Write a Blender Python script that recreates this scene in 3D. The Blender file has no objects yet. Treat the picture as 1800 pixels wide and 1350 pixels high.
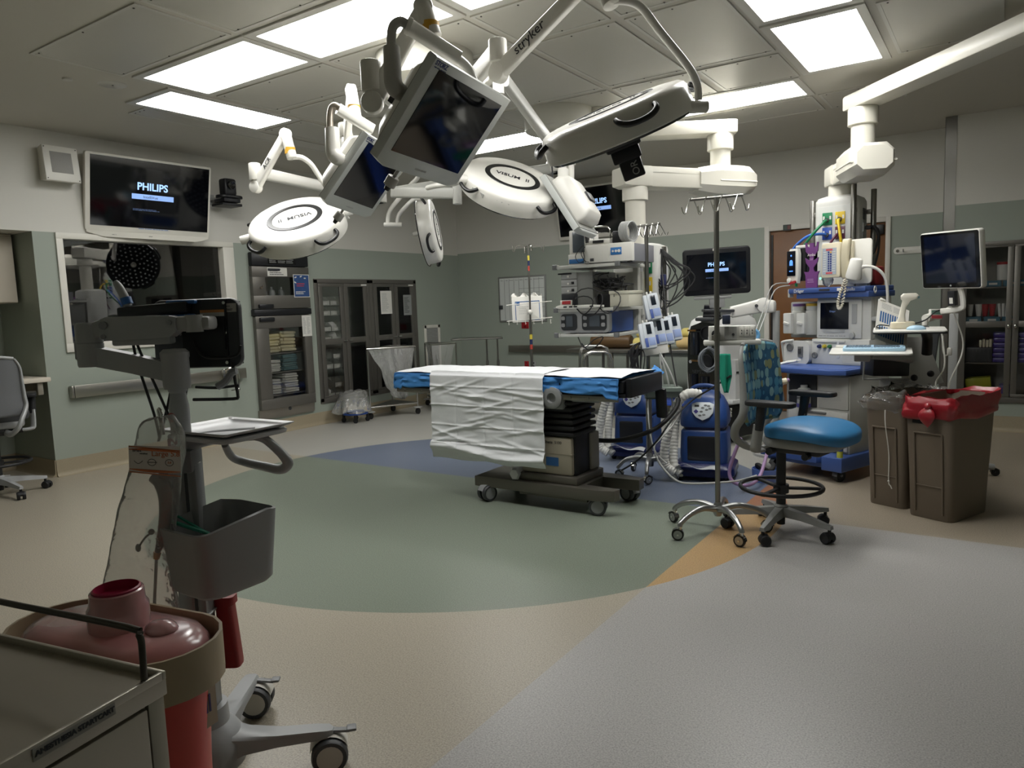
import bpy, bmesh, math, random
from mathutils import Vector as V, Matrix, Euler, noise
random.seed(7)
scn = bpy.context.scene
COL = scn.collection
R = math.radians
PI = math.pi

# ------------------------------------------------------------------ materials
MATS = {}
def lin(h):
    h = h.lstrip('#')
    c = [int(h[i:i+2], 16)/255 for i in (0, 2, 4)]
    return tuple(x/12.92 if x <= .04045 else ((x+.055)/1.055)**2.4 for x in c) + (1,)
def mat(name, hexc, rough=.5, metal=0, bump=0, bscale=40, var=0, spec=None, emit=0, trans=0, coat=0, alpha=None):
    """one procedural surface: base colour with slight noise variation, optional bump"""
    if name in MATS: return MATS[name]
    m = bpy.data.materials.new(name); m.use_nodes = True
    nt = m.node_tree; n = nt.nodes; b = n['Principled BSDF']
    c = lin(hexc)
    b.inputs['Base Color'].default_value = c
    b.inputs['Roughness'].default_value = rough
    b.inputs['Metallic'].default_value = metal
    if spec is not None: b.inputs['Specular IOR Level'].default_value = spec
    if trans: b.inputs['Transmission Weight'].default_value = trans
    if coat: b.inputs['Coat Weight'].default_value = coat
    if alpha is not None: b.inputs['Alpha'].default_value = alpha
    if emit:
        b.inputs['Emission Color'].default_value = c; b.inputs['Emission Strength'].default_value = emit
    tc = n.new('ShaderNodeTexCoord')
    nz = n.new('ShaderNodeTexNoise'); nz.inputs['Scale'].default_value = bscale; nz.inputs['Detail'].default_value = 4
    nt.links.new(tc.outputs['Object'], nz.inputs['Vector'])
    if var:
        mx = n.new('ShaderNodeMix'); mx.data_type = 'RGBA'; mx.blend_type = 'MULTIPLY'; mx.inputs[0].default_value = 1
        mr = n.new('ShaderNodeMapRange'); mr.inputs['To Min'].default_value = 1-var; mr.inputs['To Max'].default_value = 1+var*.5
        nt.links.new(nz.outputs['Fac'], mr.inputs['Value'])
        mx.inputs[6].default_value = c
        nt.links.new(mr.outputs['Result'], mx.inputs[7])
        nt.links.new(mx.outputs[2], b.inputs['Base Color'])
    if bump:
        bp = n.new('ShaderNodeBump'); bp.inputs['Strength'].default_value = bump; bp.inputs['Distance'].default_value = .004
        nt.links.new(nz.outputs['Fac'], bp.inputs['Height']); nt.links.new(bp.outputs['Normal'], b.inputs['Normal'])
    MATS[name] = m
    return m
def film(name, hexc, clear=.75, rough=.12, bump=.0, bscale=30, ior=1.45):
    """thin clear plastic or glass sheet: see-through mixed with a little body colour and gloss"""
    if name in MATS: return MATS[name]
    m = bpy.data.materials.new(name); m.use_nodes = True
    nt = m.node_tree; n = nt.nodes; b = n['Principled BSDF']
    b.inputs['Base Color'].default_value = lin(hexc); b.inputs['Roughness'].default_value = rough
    b.inputs['Specular IOR Level'].default_value = .6
    t = n.new('ShaderNodeBsdfTransparent'); mx = n.new('ShaderNodeMixShader'); fr = n.new('ShaderNodeFresnel'); fr.inputs['IOR'].default_value = ior
    mx.inputs[0].default_value = 1-clear; gl = n.new('ShaderNodeBsdfGlossy'); gl.inputs['Roughness'].default_value = rough; m2 = n.new('ShaderNodeMixShader')
    nt.links.new(t.outputs[0], mx.inputs[1]); nt.links.new(b.outputs[0], mx.inputs[2])
    nt.links.new(fr.outputs[0], m2.inputs[0]); nt.links.new(mx.outputs[0], m2.inputs[1]); nt.links.new(gl.outputs[0], m2.inputs[2])
    nt.links.new(m2.outputs[0], n['Material Output'].inputs['Surface'])
    if bump:
        tc = n.new('ShaderNodeTexCoord'); nz = n.new('ShaderNodeTexNoise'); nz.inputs['Scale'].default_value = bscale; nz.inputs['Detail'].default_value = 3
        nt.links.new(tc.outputs['Object'], nz.inputs['Vector'])
        bp = n.new('ShaderNodeBump'); bp.inputs['Strength'].default_value = bump; bp.inputs['Distance'].default_value = .03
        nt.links.new(nz.outputs['Fac'], bp.inputs['Height']); nt.links.new(bp.outputs['Normal'], b.inputs['Normal']); nt.links.new(bp.outputs['Normal'], fr.inputs['Normal']); nt.links.new(bp.outputs['Normal'], gl.inputs['Normal'])
    MATS[name] = m
    return m

# ------------------------------------------------------------------ mesh builder
def frame(o, x, y=None, z=None):
    """matrix with origin o, local x along x, local z near z (or local y near y)"""
    x = V(x).normalized()
    if z is not None:
        z = V(z); z = (z - x*z.dot(x)).normalized(); y = z.cross(x)
    else:
        y = V(y); y = (y - x*y.dot(x)).normalized(); z = x.cross(y)
    return Matrix(((x[0], y[0], z[0], o[0]), (x[1], y[1], z[1], o[1]), (x[2], y[2], z[2], o[2]), (0, 0, 0, 1)))
def axisM(p0, p1):
    """matrix at p0 with local z towards p1"""
    d = (V(p1)-V(p0)).normalized()
    a = V((0, 0, 1)) if abs(d.z) < .95 else V((1, 0, 0))
    return frame(p0, a.cross(d), z=d)
def TR(x, y, z, rz=0, rx=0, ry=0):
    return Matrix.Translation((x, y, z)) @ Euler((R(rx), R(ry), R(rz))).to_matrix().to_4x4()
def rrect(w, h, r, k=4, cx=0, cy=0):
    r = min(r, w/2-1e-4, h/2-1e-4); p = []
    for sx, sy, a0 in ((1, 1, 0), (-1, 1, 90), (-1, -1, 180), (1, -1, 270)):
        for i in range(k+1):
            a = R(a0+90*i/k); p.append((cx+sx*(w/2-r)+r*math.cos(a), cy+sy*(h/2-r)+r*math.sin(a)))
    return p
def spline(pts, n=6, closed=False):
    pts = [V(p) for p in pts]; out = []; L = len(pts)
    rng = range(L if closed else L-1)
    for i in rng:
        if closed: a, b, c, d = pts[i-1], pts[i], pts[(i+1) % L], pts[(i+2) % L]
        else: a, b, c, d = pts[max(i-1, 0)], pts[i], pts[i+1], pts[min(i+2, L-1)]
        for k in range(n):
            t = k/n
            out.append(.5*((2*b)+(c-a)*t+(2*a-5*b+4*c-d)*t*t+(3*b-3*c+d-a)*t**3))
    if not closed: out.append(pts[-1])
    return out
class B:
    def __init__(s, M=None):
        s.bm = bmesh.new(); s.M = M or Matrix(); s.mi = 0
    def _add(s, verts, faces, M=None):
        T = s.M @ M if M else s.M
        vs = [s.bm.verts.new(T @ V(v)) for v in verts]
        for f in faces:
            try:
                fc = s.bm.faces.new([vs[i] for i in f]); fc.material_index = s.mi; fc.smooth = True
            except ValueError: pass
        return s
    def box(s, c, d, bev=0, rot=None, M=None, seg=2):
        T = Matrix.Translation(c)
        if rot: T = T @ Euler([R(a) for a in rot]).to_matrix().to_4x4()
        if M: T = M @ T
        if bev and min(d) > 2.05*bev:
            t = bmesh.new(); bmesh.ops.create_cube(t, size=1)
            for v in t.verts: v.co = V((v.co.x*d[0], v.co.y*d[1], v.co.z*d[2]))
            bmesh.ops.bevel(t, geom=t.edges[:], offset=bev, segments=seg, affect='EDGES', profile=.5)
            t.verts.index_update()
            s._add([v.co.copy() for v in t.verts], [[v.index for v in f.verts] for f in t.faces], T); t.free()
        else:
            x, y, z = d[0]/2, d[1]/2, d[2]/2
            vs = [(-x, -y, -z), (x, -y, -z), (x, y, -z), (-x, y, -z), (-x, -y, z), (x, -y, z), (x, y, z), (-x, y, z)]
            s._add(vs, [(3, 2, 1, 0), (4, 5, 6, 7), (0, 1, 5, 4), (1, 2, 6, 5), (2, 3, 7, 6), (3, 0, 4, 7)], T)
        return s
    def b2(s, lo, hi, bev=0, M=None):
        """box from two corners"""
        return s.box([(a+b)/2 for a, b in zip(lo, hi)], [abs(b-a) for a, b in zip(lo, hi)], bev, M=M)
    def lathe(s, prof, M=None, seg=24, caps=True, sx=1, sy=1):
        vs = []; fs = []; n = len(prof)
        for i in range(seg):
            a = 2*PI*i/seg
            for r, z in prof: vs.append((r*math.cos(a)*sx, r*math.sin(a)*sy, z))
        for i in range(seg):
            j = (i+1) % seg
            for k in range(n-1): fs.append((i*n+k, j*n+k, j*n+k+1, i*n+k+1))
        if caps:
            if prof[0][0] > 1e-5: fs.append([i*n for i in range(seg)][::-1])
            if prof[-1][0] > 1e-5: fs.append([i*n+n-1 for i in range(seg)])
        return s._add(vs, fs, M)
    def cyl(s, p0, p1, r, r1=None, seg=20, bev=0):
        r1 = r if r1 is None else r1; h = (V(p1)-V(p0)).length
        pr = [(r, 0), (r1, h)] if not bev else [(r-bev, 0), (r-bev*.3, bev*.3), (r, bev), (r1, h-bev), (r1-bev*.3, h-bev*.3), (r1-bev, h)]
        return s.lathe(pr, axisM(p0, p1), seg)
    def ball(s, c, r, seg=16, sc=(1, 1, 1), M=None):
        n = max(6, seg//2); pr = [(max(r*math.sin(PI*k/n), 1e-6), -r*math.cos(PI*k/n)) for k in range(n+1)]
        T = Matrix.Translation(c) @ Matrix.Diagonal((*sc, 1))
        return s.lathe(pr, M @ T if M else T, seg, caps=False)
    def tube(s, pts, r, seg=10, sm=0, closed=False, caps=True, flat=1):
        """round bar along pts; r number or per-point list; sm>0 smooths the path"""
        rs = r if isinstance(r, (list, tuple)) else None
        P = spline(pts, sm, closed) if sm else [V(p) for p in pts]
        n = len(P)
        def rad(i):
            if rs is None: return r
            t = i/(n-1)*(len(rs)-1); k = min(int(t), len(rs)-2); return rs[k]*(1-(t-k))+rs[k+1]*(t-k)
        tang = []
        for i in range(n):
            a = P[i-1] if (i or closed) else P[i]; b = P[(i+1) % n] if (i < n-1 or closed) else P[i]
            tang.append((b-a).normalized() if (b-a).length > 1e-9 else V((0, 0, 1)))
        ref = V((0, 0, 1)) if abs(tang[0].z) < .9 else V((1, 0, 0))
        u = (ref-tang[0]*ref.dot(tang[0])).normalized(); vs = []; fs = []
        for i in range(n):
            u = (u-tang[i]*u.dot(tang[i])); u = u.normalized() if u.length > 1e-6 else V((1, 0, 0)).cross(tang[i]).normalized()
            w = tang[i].cross(u)
            for k in range(seg):
                a = 2*PI*k/seg; vs.append(P[i]+(u*math.cos(a)*flat+w*math.sin(a))*rad(i))
        m = n if closed else n-1
        for i in range(m):
            j = (i+1) % n
            for k in range(seg):
                l = (k+1) % seg; fs.append((i*seg+k, i*seg+l, j*seg+l, j*seg+k))
        if caps and not closed: fs += [list(range(seg))[::-1], [(n-1)*seg+k for k in range(seg)]]
        return s._add(vs, fs)
    def prism(s, poly, z0, z1, M=None, bev=0, top=1):
        """polygon in local xy drawn out from z0 to z1; top scales the far end; bev rounds the far rim"""
        n = len(poly); cx = sum(p[0] for p in poly)/n; cy = sum(p[1] for p in poly)/n
        lay = [(1, z0), (top, z1)]
        w = max(max(p[0] for p in poly)-cx, max(p[1] for p in poly)-cy)
        if bev: lay = [(1-bev/w, z0), (1-bev*.3/w, z0+bev*.3), (1, z0+bev), (top, z1-bev), (top*(1-bev*.3/w), z1-bev*.3), (top*(1-bev/w), z1)]
        vs = [(cx+(x-cx)*k, cy+(y-cy)*k, z) for k, z in lay for x, y in poly]; fs = []
        for a in range(len(lay)-1):
            for i in range(n):
                j = (i+1) % n; fs.append((a*n+i, a*n+j, (a+1)*n+j, (a+1)*n+i))
        fs += [list(range(n))[::-1], [(len(lay)-1)*n+i for i in range(n)]]
        return s._add(vs, fs, M)
    def grid(s, fn, nu, nv, M=None, closeu=False):
        vs = [fn(i/nu, j/nv) for i in range(nu+(0 if closeu else 1)) for j in range(nv+1)]; fs = []
        N = nu if closeu else nu+1
        for i in range(nu):
            k = (i+1) % N
            for j in range(nv): fs.append((i*(nv+1)+j, k*(nv+1)+j, k*(nv+1)+j+1, i*(nv+1)+j+1))
        return s._add(vs, fs, M)
    def loft(s, rings, caps=True, M=None):
        """closed rings of equal length joined in order"""
        n = len(rings[0]); vs = [p for r_ in rings for p in r_]; fs = []
        for a in range(len(rings)-1):
            for i in range(n):
                j = (i+1) % n; fs.append((a*n+i, a*n+j, (a+1)*n+j, (a+1)*n+i))
        if caps: fs += [list(range(n))[::-1], [(len(rings)-1)*n+i for i in range(n)]]
        return s._add(vs, fs, M)
    def m(s, i): s.mi = i; return s

def origin(o):
    while o.parent: o = o.parent
    return o.location
def link(name, b, mats, parent=None, loc=None, sharp=40, thick=0):
    if not isinstance(mats, (list, tuple)): mats = [mats]
    bmesh.ops.recalc_face_normals(b.bm, faces=b.bm.faces[:])
    o_ = origin(parent) if parent else V(loc or (0, 0, 0))
    for v in b.bm.verts: v.co -= o_
    me = bpy.data.meshes.new(name); b.bm.to_mesh(me); b.bm.free()
    for m_ in mats: me.materials.append(m_)
    me.set_sharp_from_angle(angle=R(sharp))
    o = bpy.data.objects.new(name, me); COL.objects.link(o)
    if parent: o.parent = parent
    else: o.location = o_
    if thick:
        md = o.modifiers.new('thickness', 'SOLIDIFY'); md.thickness = thick; md.offset = 0
    return o
def tag(o, label, cat, group=None, kind=None):
    o['label'] = label; o['category'] = cat
    if group: o['group'] = group
    if kind: o['kind'] = kind
    return o
def thing(name, label, cat, loc, group=None):
    o = bpy.data.objects.new(name, None); o.empty_display_size = .1; COL.objects.link(o); o.location = loc
    return tag(o, label, cat, group)
def part(parent, name, b, mats, label=None, sharp=40, thick=0, kind=None):
    o = link(name, b, mats, parent, sharp=sharp, thick=thick)
    if label: o['label'] = label
    if kind: o['kind'] = kind
    return o
def solo(name, label, cat, b, mats, loc, group=None, sharp=40, thick=0, kind=None):
    return tag(link(name, b, mats, None, loc, sharp, thick), label, cat, group, kind)
def struct(name, b, mats, parent=None, sharp=40):
    o = link(name, b, mats, parent, sharp=sharp)
    if not parent: o['kind'] = 'structure'
    return o
def dup(root, off, label=None, rz=0, cat=None):
    """a copy of a thing with copies of its parts and sub-parts, moved by off"""
    def cp(o, par):
        c = o.copy(); COL.objects.link(c); c.parent = par
        for ch in o.children: cp(ch, c)
        return c
    r_ = cp(root, None); r_.location = V(root.location)+V(off); r_.rotation_euler.z += R(rz)
    if label: r_['label'] = label
    return r_
def text(parent, name, s, M, size, m, align='CENTER', ext=.0006, bold=0, sx=1):
    """lettering as a thin mesh; M: local x along the line, y up, z out of the surface"""
    cu = bpy.data.curves.new(name, 'FONT'); cu.body = s; cu.size = size; cu.align_x = align; cu.align_y = 'CENTER'
    cu.extrude = ext; cu.offset = bold; cu.resolution_u = 3
    t = bpy.data.objects.new(name, cu); COL.objects.link(t)
    dg = bpy.context.evaluated_depsgraph_get(); me = bpy.data.meshes.new_from_object(t.evaluated_get(dg))
    bpy.data.objects.remove(t); bpy.data.curves.remove(cu)
    me.name = name
    me.transform(Matrix.Translation(-origin(parent)) @ M @ Matrix.Diagonal((sx, 1, 1, 1)))
    me.materials.clear(); me.materials.append(m)
    o = bpy.data.objects.new(name, me); COL.objects.link(o); o.parent = parent
    return o
def scribble(b, M, w, h, rows, hgt=.5, ragged=.35, cols=1, gap=.1):
    """rows of short bars standing for print too small to read"""
    for c in range(cols):
        for r_ in range(rows):
            cw = w/cols*(1-gap); y = h/2-h*(r_+.5)/rows; x0 = -w/2+c*w/cols; x = 0; L = cw*(1-ragged*random.random())
            while x < L-1e-4:
                d = min(cw*random.uniform(.06, .2), L-x)
                b.box((x0+x+d*.45, y, 0), (d*.85, h/rows*hgt, .0006), M=M); x += d
    return b

# ------------------------------------------------------------------ the setting
XL, YB, YR, ZC = -7.16, 9.19, 8.63, 3.12
WHITE, GREEN = '#cfcdc5', '#9aa297'
def two_tone(name, zb):
    m = mat(name, WHITE, .55, bump=.06, bscale=180)
    nt = m.node_tree; n = nt.nodes; b = n['Principled BSDF']
    g = n.new('ShaderNodeNewGeometry'); s = n.new('ShaderNodeSeparateXYZ'); c = n.new('ShaderNodeMath'); c.operation = 'GREATER_THAN'; c.inputs[1].default_value = zb
    mx = n.new('ShaderNodeMix'); mx.data_type = 'RGBA'; mx.inputs[6].default_value = lin(GREEN); mx.inputs[7].default_value = lin(WHITE)
    nt.links.new(g.outputs['Position'], s.inputs[0]); nt.links.new(s.outputs['Z'], c.inputs[0]); nt.links.new(c.outputs[0], mx.inputs[0]); nt.links.new(mx.outputs[2], b.inputs['Base Color'])
    return m
paintL, paintB = two_tone('wall_paint_left', 2.222), two_tone('wall_paint_back', 2.248)
green = mat('green_paint', GREEN, .55, bump=.06, bscale=180)
ceil_m = mat('ceiling_paint', '#c4c0b6', .6, bump=.04, bscale=120)

def floor_material():
    m = bpy.data.materials.new('speckled_vinyl'); m.use_nodes = True
    nt = m.node_tree; n = nt.nodes; b = n['Principled BSDF']; L = nt.links.new
    g = n.new('ShaderNodeNewGeometry'); s = n.new('ShaderNodeSeparateXYZ'); L(g.outputs['Position'], s.inputs[0])
    def math_(op, a, v):
        k = n.new('ShaderNodeMath'); k.operation = op
        (L(a, k.inputs[0]) if not isinstance(a, (int, float)) else setattr(k.inputs[0], 'default_value', a))
        (L(v, k.inputs[1]) if not isinstance(v, (int, float)) else setattr(k.inputs[1], 'default_value', v))
        return k.outputs[0]
    right = math_('GREATER_THAN', s.outputs['X'], -1.435); back = math_('GREATER_THAN', s.outputs['Y'], 4.74)
    dx = math_('SUBTRACT', s.outputs['X'], -3.41); dy = math_('SUBTRACT', s.outputs['Y'], 4.444)
    d2 = math_('ADD', math_('MULTIPLY', dx, dx), math_('MULTIPLY', dy, dy)); inside = math_('LESS_THAN', d2, 2.31**2)
    def mix(f, a, c):
        k = n.new('ShaderNodeMix'); k.data_type = 'RGBA'; L(f, k.inputs[0])
        for i, q in ((6, a), (7, c)):
            if isinstance(q, str): k.inputs[i].default_value = lin(q)
            else: L(q, k.inputs[i])
        return k.outputs[2]
    outc = mix(back, mix(right, '#a59d8d', '#a5a3a0'), mix(right, '#acaaa3', '#9c9180'))
    inc = mix(back, mix(right, '#7b8376', '#b39469'), mix(right, '#6b7486', '#9a6a4c'))
    base = mix(inside, outc, inc)
    # flecks: fine light and dark chips
    nz = n.new('ShaderNodeTexNoise'); nz.inputs['Scale'].default_value = 170; nz.inputs['Detail'].default_value = 2; L(g.outputs['Position'], nz.inputs['Vector'])
    mr = n.new('ShaderNodeMapRange'); mr.inputs['From Min'].default_value = .3; mr.inputs['From Max'].default_value = .7; mr.inputs['To Min'].default_value = .72; mr.inputs['To Max'].default_value = 1.22
    L(nz.outputs['Fac'], mr.inputs['Value'])
    k = n.new('ShaderNodeMix'); k.data_type = 'RGBA'; k.blend_type = 'MULTIPLY'; k.inputs[0].default_value = 1; L(base, k.inputs[6]); L(mr.outputs[0], k.inputs[7])
    vo = n.new('ShaderNodeTexVoronoi'); vo.inputs['Scale'].default_value = 60; L(g.outputs['Position'], vo.inputs['Vector'])
    fl_ = math_('LESS_THAN', vo.outputs['Distance'], .16)
    k2 = n.new('ShaderNodeMix'); k2.data_type = 'RGBA'; L(math_('MULTIPLY', fl_, .30), k2.inputs[0]); L(k.outputs[2], k2.inputs[6]); k2.inputs[7].default_value = lin('#5a5650')
    L(k2.outputs[2], b.inputs['Base Color'])
    b.inputs['Roughness'].default_value = .34; b.inputs['Specular IOR Level'].default_value = .45
    return m
vinyl = floor_material()
cove_m = mat('cove_vinyl', '#a3977f', .45, var=.3, bscale=220)
b = B(); b.b2((-9.2, -1.6, -.1), (2.8, 9.6, 0)); struct('floor', b, vinyl)
b = B(); b.b2((-7.4, -1.6, ZC), (2.8, 9.6, ZC+.1)); struct('ceiling', b, ceil_m)
# left wall, pierced by the alcove, the window, the warming cabinet and the supply cabinet
b = B(); x0, x1 = XL-.14, XL
for y0, y1, z0, z1 in ((-1.6, .9, 0, ZC), (.9, 3.09, 2.222, ZC), (3.09, 3.30, 0, ZC), (3.30, 5.03, 0, 1.18), (3.30, 5.03, 2.19, ZC), (5.03, 5.40, 0, ZC),
                       (5.40, 6.14, 0, .21), (5.40, 6.14, 2.1, ZC), (6.14, 6.29, 0, ZC), (6.29, 8.12, 0, .29), (6.29, 8.12, 1.8, ZC), (8.12, 9.33, 0, ZC)):
    b.b2((x0, y0, z0), (x1, y1, z1))
struct('wall_left', b, paintL)
b = B(); b.b2((-8.1, 3.09, 0), (-7.3, 3.23, 2.3)); struct('wall_alcove_side', b, green)
b = B(); b.b2((-8.1, .76, 0), (-7.3, .9, 2.3)); struct('wall_alcove_near', b, green)
b = B(); b.b2((-8.1, .9, 0), (-7.96, 3.09, 2.3)); struct('wall_alcove_back', b, green)
b = B(); b.b2((-7.96, .9, 2.222), (-7.3, 3.09, 2.3)); struct('ceiling_alcove', b, ceil_m)
# back wall with the door opening
b = B()
for xa, xb, z0, z1 in ((XL-.14, -2.385, 0, ZC), (-2.385, -1.1, 2.205, ZC), (-1.1, .2, 0, ZC)): b.b2((xa, YB, z0), (xb, YB+.14, z1))
struct('wall_back', b, paintB)
# the right part of the back wall stands nearer, pierced by the glazed cabinet
b = B()
for xa, xb, z0, z1 in ((-.525, -.49, 0, ZC), (-.49, .64, 0, .31), (-.49, .64, 1.85, ZC), (.64, 2.8, 0, ZC)): b.b2((xa, YR, z0), (xb, YR+.12, z1))
b.b2((-.525, YR+.12, 0), (-.505, YB, ZC)); struct('wall_back_right', b, paintB)
b = B(); b.b2((2.6, -1.6, 0), (2.75, 9.3, ZC)); struct('wall_right', b, paintB)
b = B(); b.b2((-7.3, -1.6, 0), (2.75, -1.46, ZC)); struct('wall_front', b, paintB)
def cove(name, p0, p1, inward, z=.155):
    d = V(inward); b = B(); L = (V(p1)-V(p0)).length
    prof = [(0, 0), (.05, 0), (.03, .005), (.016, .02), (.011, .045), (.008, z), (0, z)]
    M = frame(p0, inward, y=(0, 0, 1)); zdir = M.to_3x3() @ V((0, 0, 1)); s = 1 if zdir.dot(V(p1)-V(p0)) > 0 else -1
    b.prism(prof, 0, s*L, M); struct(name, b, cove_m)
cove('baseboard_left', (XL, 3.09, 0), (XL, YB, 0), (1, 0, 0))
cove('baseboard_alcove', (-7.96, 3.09, 0), (XL, 3.09, 0), (0, -1, 0))
cove('baseboard_alcove_back', (-7.96, .9, 0), (-7.96, 3.09, 0), (1, 0, 0))
cove('baseboard_back', (XL, YB, 0), (-2.43, YB, 0), (0, -1, 0))
cove('baseboard_back_right', (-1.06, YB, 0), (-.53, YB, 0), (0, -1, 0))
cove('baseboard_right', (-.525, YR, 0), (2.6, YR, 0), (0, -1, 0))
# steel guard on the corner of the nearer wall
steel = mat('brushed_steel', '#8f8d88', .34, 1, bump=.05, bscale=300)
b = B(); b.b2((-.53, YR-.004, .16), (-.428, YR, 3.119)); b.b2((-.53, YR-.004, .16), (-.526, YR+.1, 3.119)); struct('trim_1', b, steel)

# window to a dark room on the left wall
frame_m = mat('white_frame', '#dad7cd', .45)
w = bpy.data.objects.new('window_1', None); COL.objects.link(w); w.location = (XL, 4.16, 1.68); w['kind'] = 'structure'
b = B()
yo0, yo1, zo0, zo1, yi0, yi1, zi0, zi1 = 3.276, 5.12, 1.13, 2.222, 3.335, 4.985, 1.212, 2.168
for q in (((yo0, zo0), (yo1, zi0)), ((yo0, zi1), (yo1, zo1)), ((yo0, zi0), (yi0, zi1)), ((yi1, zi0), (yo1, zi1))):
    b.b2((XL, q[0][0], q[0][1]), (XL+.022, q[1][0], q[1][1]), .003)
for q in (((yi0-.03, zi0-.03), (yi1+.03, zi0)), ((yi0-.03, zi1), (yi1+.03, zi1+.03)), ((yi0-.03, zi0), (yi0, zi1)), ((yi1, zi0), (yi1+.03, zi1))):
    b.b2((XL-.14, q[0][0], q[0][1]), (XL, q[1][0], q[1][1]))
part(w, 'window_frame', b, frame_m)
pane_m = film('window_pane', '#101214', .95, .01, ior=1.9)
b = B(); b.b2((XL-.075, yi0, zi0), (XL-.069, yi1, zi1)); part(w, 'glass', b, pane_m)
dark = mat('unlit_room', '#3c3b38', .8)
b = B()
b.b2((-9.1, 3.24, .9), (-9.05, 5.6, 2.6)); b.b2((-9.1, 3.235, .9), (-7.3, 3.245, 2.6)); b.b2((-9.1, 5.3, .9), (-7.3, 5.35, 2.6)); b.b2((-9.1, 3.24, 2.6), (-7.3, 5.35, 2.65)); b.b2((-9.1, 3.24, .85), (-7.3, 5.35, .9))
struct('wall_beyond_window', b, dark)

# brown door in the back wall
wood = mat('door_veneer', '#7a4f27', .4, var=.25, bscale=6)
d = bpy.data.objects.new('door_1', None); COL.objects.link(d); d.location = (-1.74, YB, 0); d['kind'] = 'structure'
b = B()
for xa, xb, z0, z1 in ((-2.43, -2.372, 0, 2.25), (-1.112, -1.062, 0, 2.25), (-2.372, -1.112, 2.195, 2.25)): b.b2((xa, YB-.025, z0), (xb, YB+.1, z1), .004)
part(d, 'door_frame', b, mat('door_frame_paint', '#cfccc4', .4))
b = B(); b.b2((-2.368, YB+.02, .01), (-1.116, YB+.065, 2.192), .003); part(d, 'door_leaf', b, wood)
b = B(); b.b2((-2.36, YB+.012, .05), (-2.335, YB+.02, 2.15)); b.b2((-1.22, YB-.03, 2.06), (-1.13, YB+.02, 2.17), .008); part(d, 'door_closer', b, mat('dark_metal', '#3a3a3a', .4, .8))
b = B(); b.b2((-2.21, YB-.03, 2.185), (-2.12, YB-.024, 2.255)); b.m(1).b2((-2.2, YB-.031, 2.2), (-2.165, YB-.03, 2.245)); b.m(2).b2((-2.16, YB-.031, 2.2), (-2.125, YB-.03, 2.245))
part(d, 'sign_plate', b, [mat('black_plastic', '#15161a', .4), mat('sign_green', '#35453c', .5), mat('sign_red', '#6a3a36', .5)])

# ------------------------------------------------------------------ ceiling: lit panels and air diffusers
def lens_material(name, axis):
    m = bpy.data.materials.new(name); m.use_nodes = True; nt = m.node_tree; n = nt.nodes; L = nt.links.new; b = n['Principled BSDF']
    g = n.new('ShaderNodeNewGeometry'); s = n.new('ShaderNodeSeparateXYZ'); L(g.outputs['Position'], s.inputs[0])
    k = n.new('ShaderNodeMath'); k.operation = 'MULTIPLY'; k.inputs[1].default_value = 2*PI/.085; L(s.outputs[axis], k.inputs[0])
    c = n.new('ShaderNodeMath'); c.operation = 'SINE'; L(k.outputs[0], c.inputs[0])
    mr = n.new('ShaderNodeMapRange'); mr.inputs['From Min'].default_value = -1; mr.inputs['To Min'].default_value = .62; mr.inputs['To Max'].default_value = 1.3
    L(c.outputs[0], mr.inputs['Value']); e = n.new('ShaderNodeMath'); e.operation = 'MULTIPLY'; e.inputs[1].default_value = LAMP; L(mr.outputs[0], e.inputs[0])
    b.inputs['Base Color'].default_value = (.8, .8, .78, 1); b.inputs['Emission Color'].default_value = (1, .995, .965, 1); L(e.outputs[0], b.inputs['Emission Strength'])
    return m
LAMP = 9.0
lensX, lensY = lens_material('lit_lens_across', 'Y'), lens_material('lit_lens_along', 'X')
tray = mat('white_enamel', '#c9c7c0', .35)
def ceiling_light(xa, xb, ya, yb, lens, label):
    t = thing('ceiling_light', label, 'ceiling light', ((xa+xb)/2, (ya+yb)/2, ZC), 'lit ceiling panels')
    b = B(); w_ = .055; z0, z1 = ZC-.012, ZC-.0005
    b.b2((xa-w_, ya-w_, z0), (xb+w_, ya, z1)); b.b2((xa-w_, yb, z0), (xb+w_, yb+w_, z1)); b.b2((xa-w_, ya, z0), (xa, yb, z1)); b.b2((xb, ya, z0), (xb+w_, yb, z1))
    part(t, 'frame', b, tray)
    b = B(); b.b2((xa, ya, ZC-.008), (xb, yb, ZC-.002)); part(t, 'lens', b, lens)
for k, (xa, wd) in enumerate(((-5.10, 'leftmost'), (-3.845, 'middle'), (-2.585, 'rightmost'))):
    ceiling_light(xa, xa+1.13, 3.03, 3.54, lensX, 'lit ceiling panel, %s of the nearer row above the big tilted monitor' % wd)
for k, (xa, wd) in enumerate(((-5.08, 'leftmost, seen just above the round light head'), (-3.83, 'middle'), (-2.57, 'rightmost, behind the pole of the hanging lamp'))):
    ceiling_light(xa, xa+1.13, 6.26, 6.76, lensX, 'lit ceiling panel of the far row, %s' % wd)
ceiling_light(-5.745, -5.26, 3.33, 4.46, lensY, 'narrow lit ceiling panel nearest the wall television')
ceiling_light(-1.285, -.785, 3.69, 4.83, lensY, 'lit ceiling panel cut by the top of the frame, beside the boom beam')
ceiling_light(-1.285, -.785, 4.98, 6.11, lensY, 'lit ceiling panel directly above the pale boom beam on the right')
perf = mat('perforated_white_metal', '#c4c1b8', .3, .1, bump=.25, bscale=420)
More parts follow.
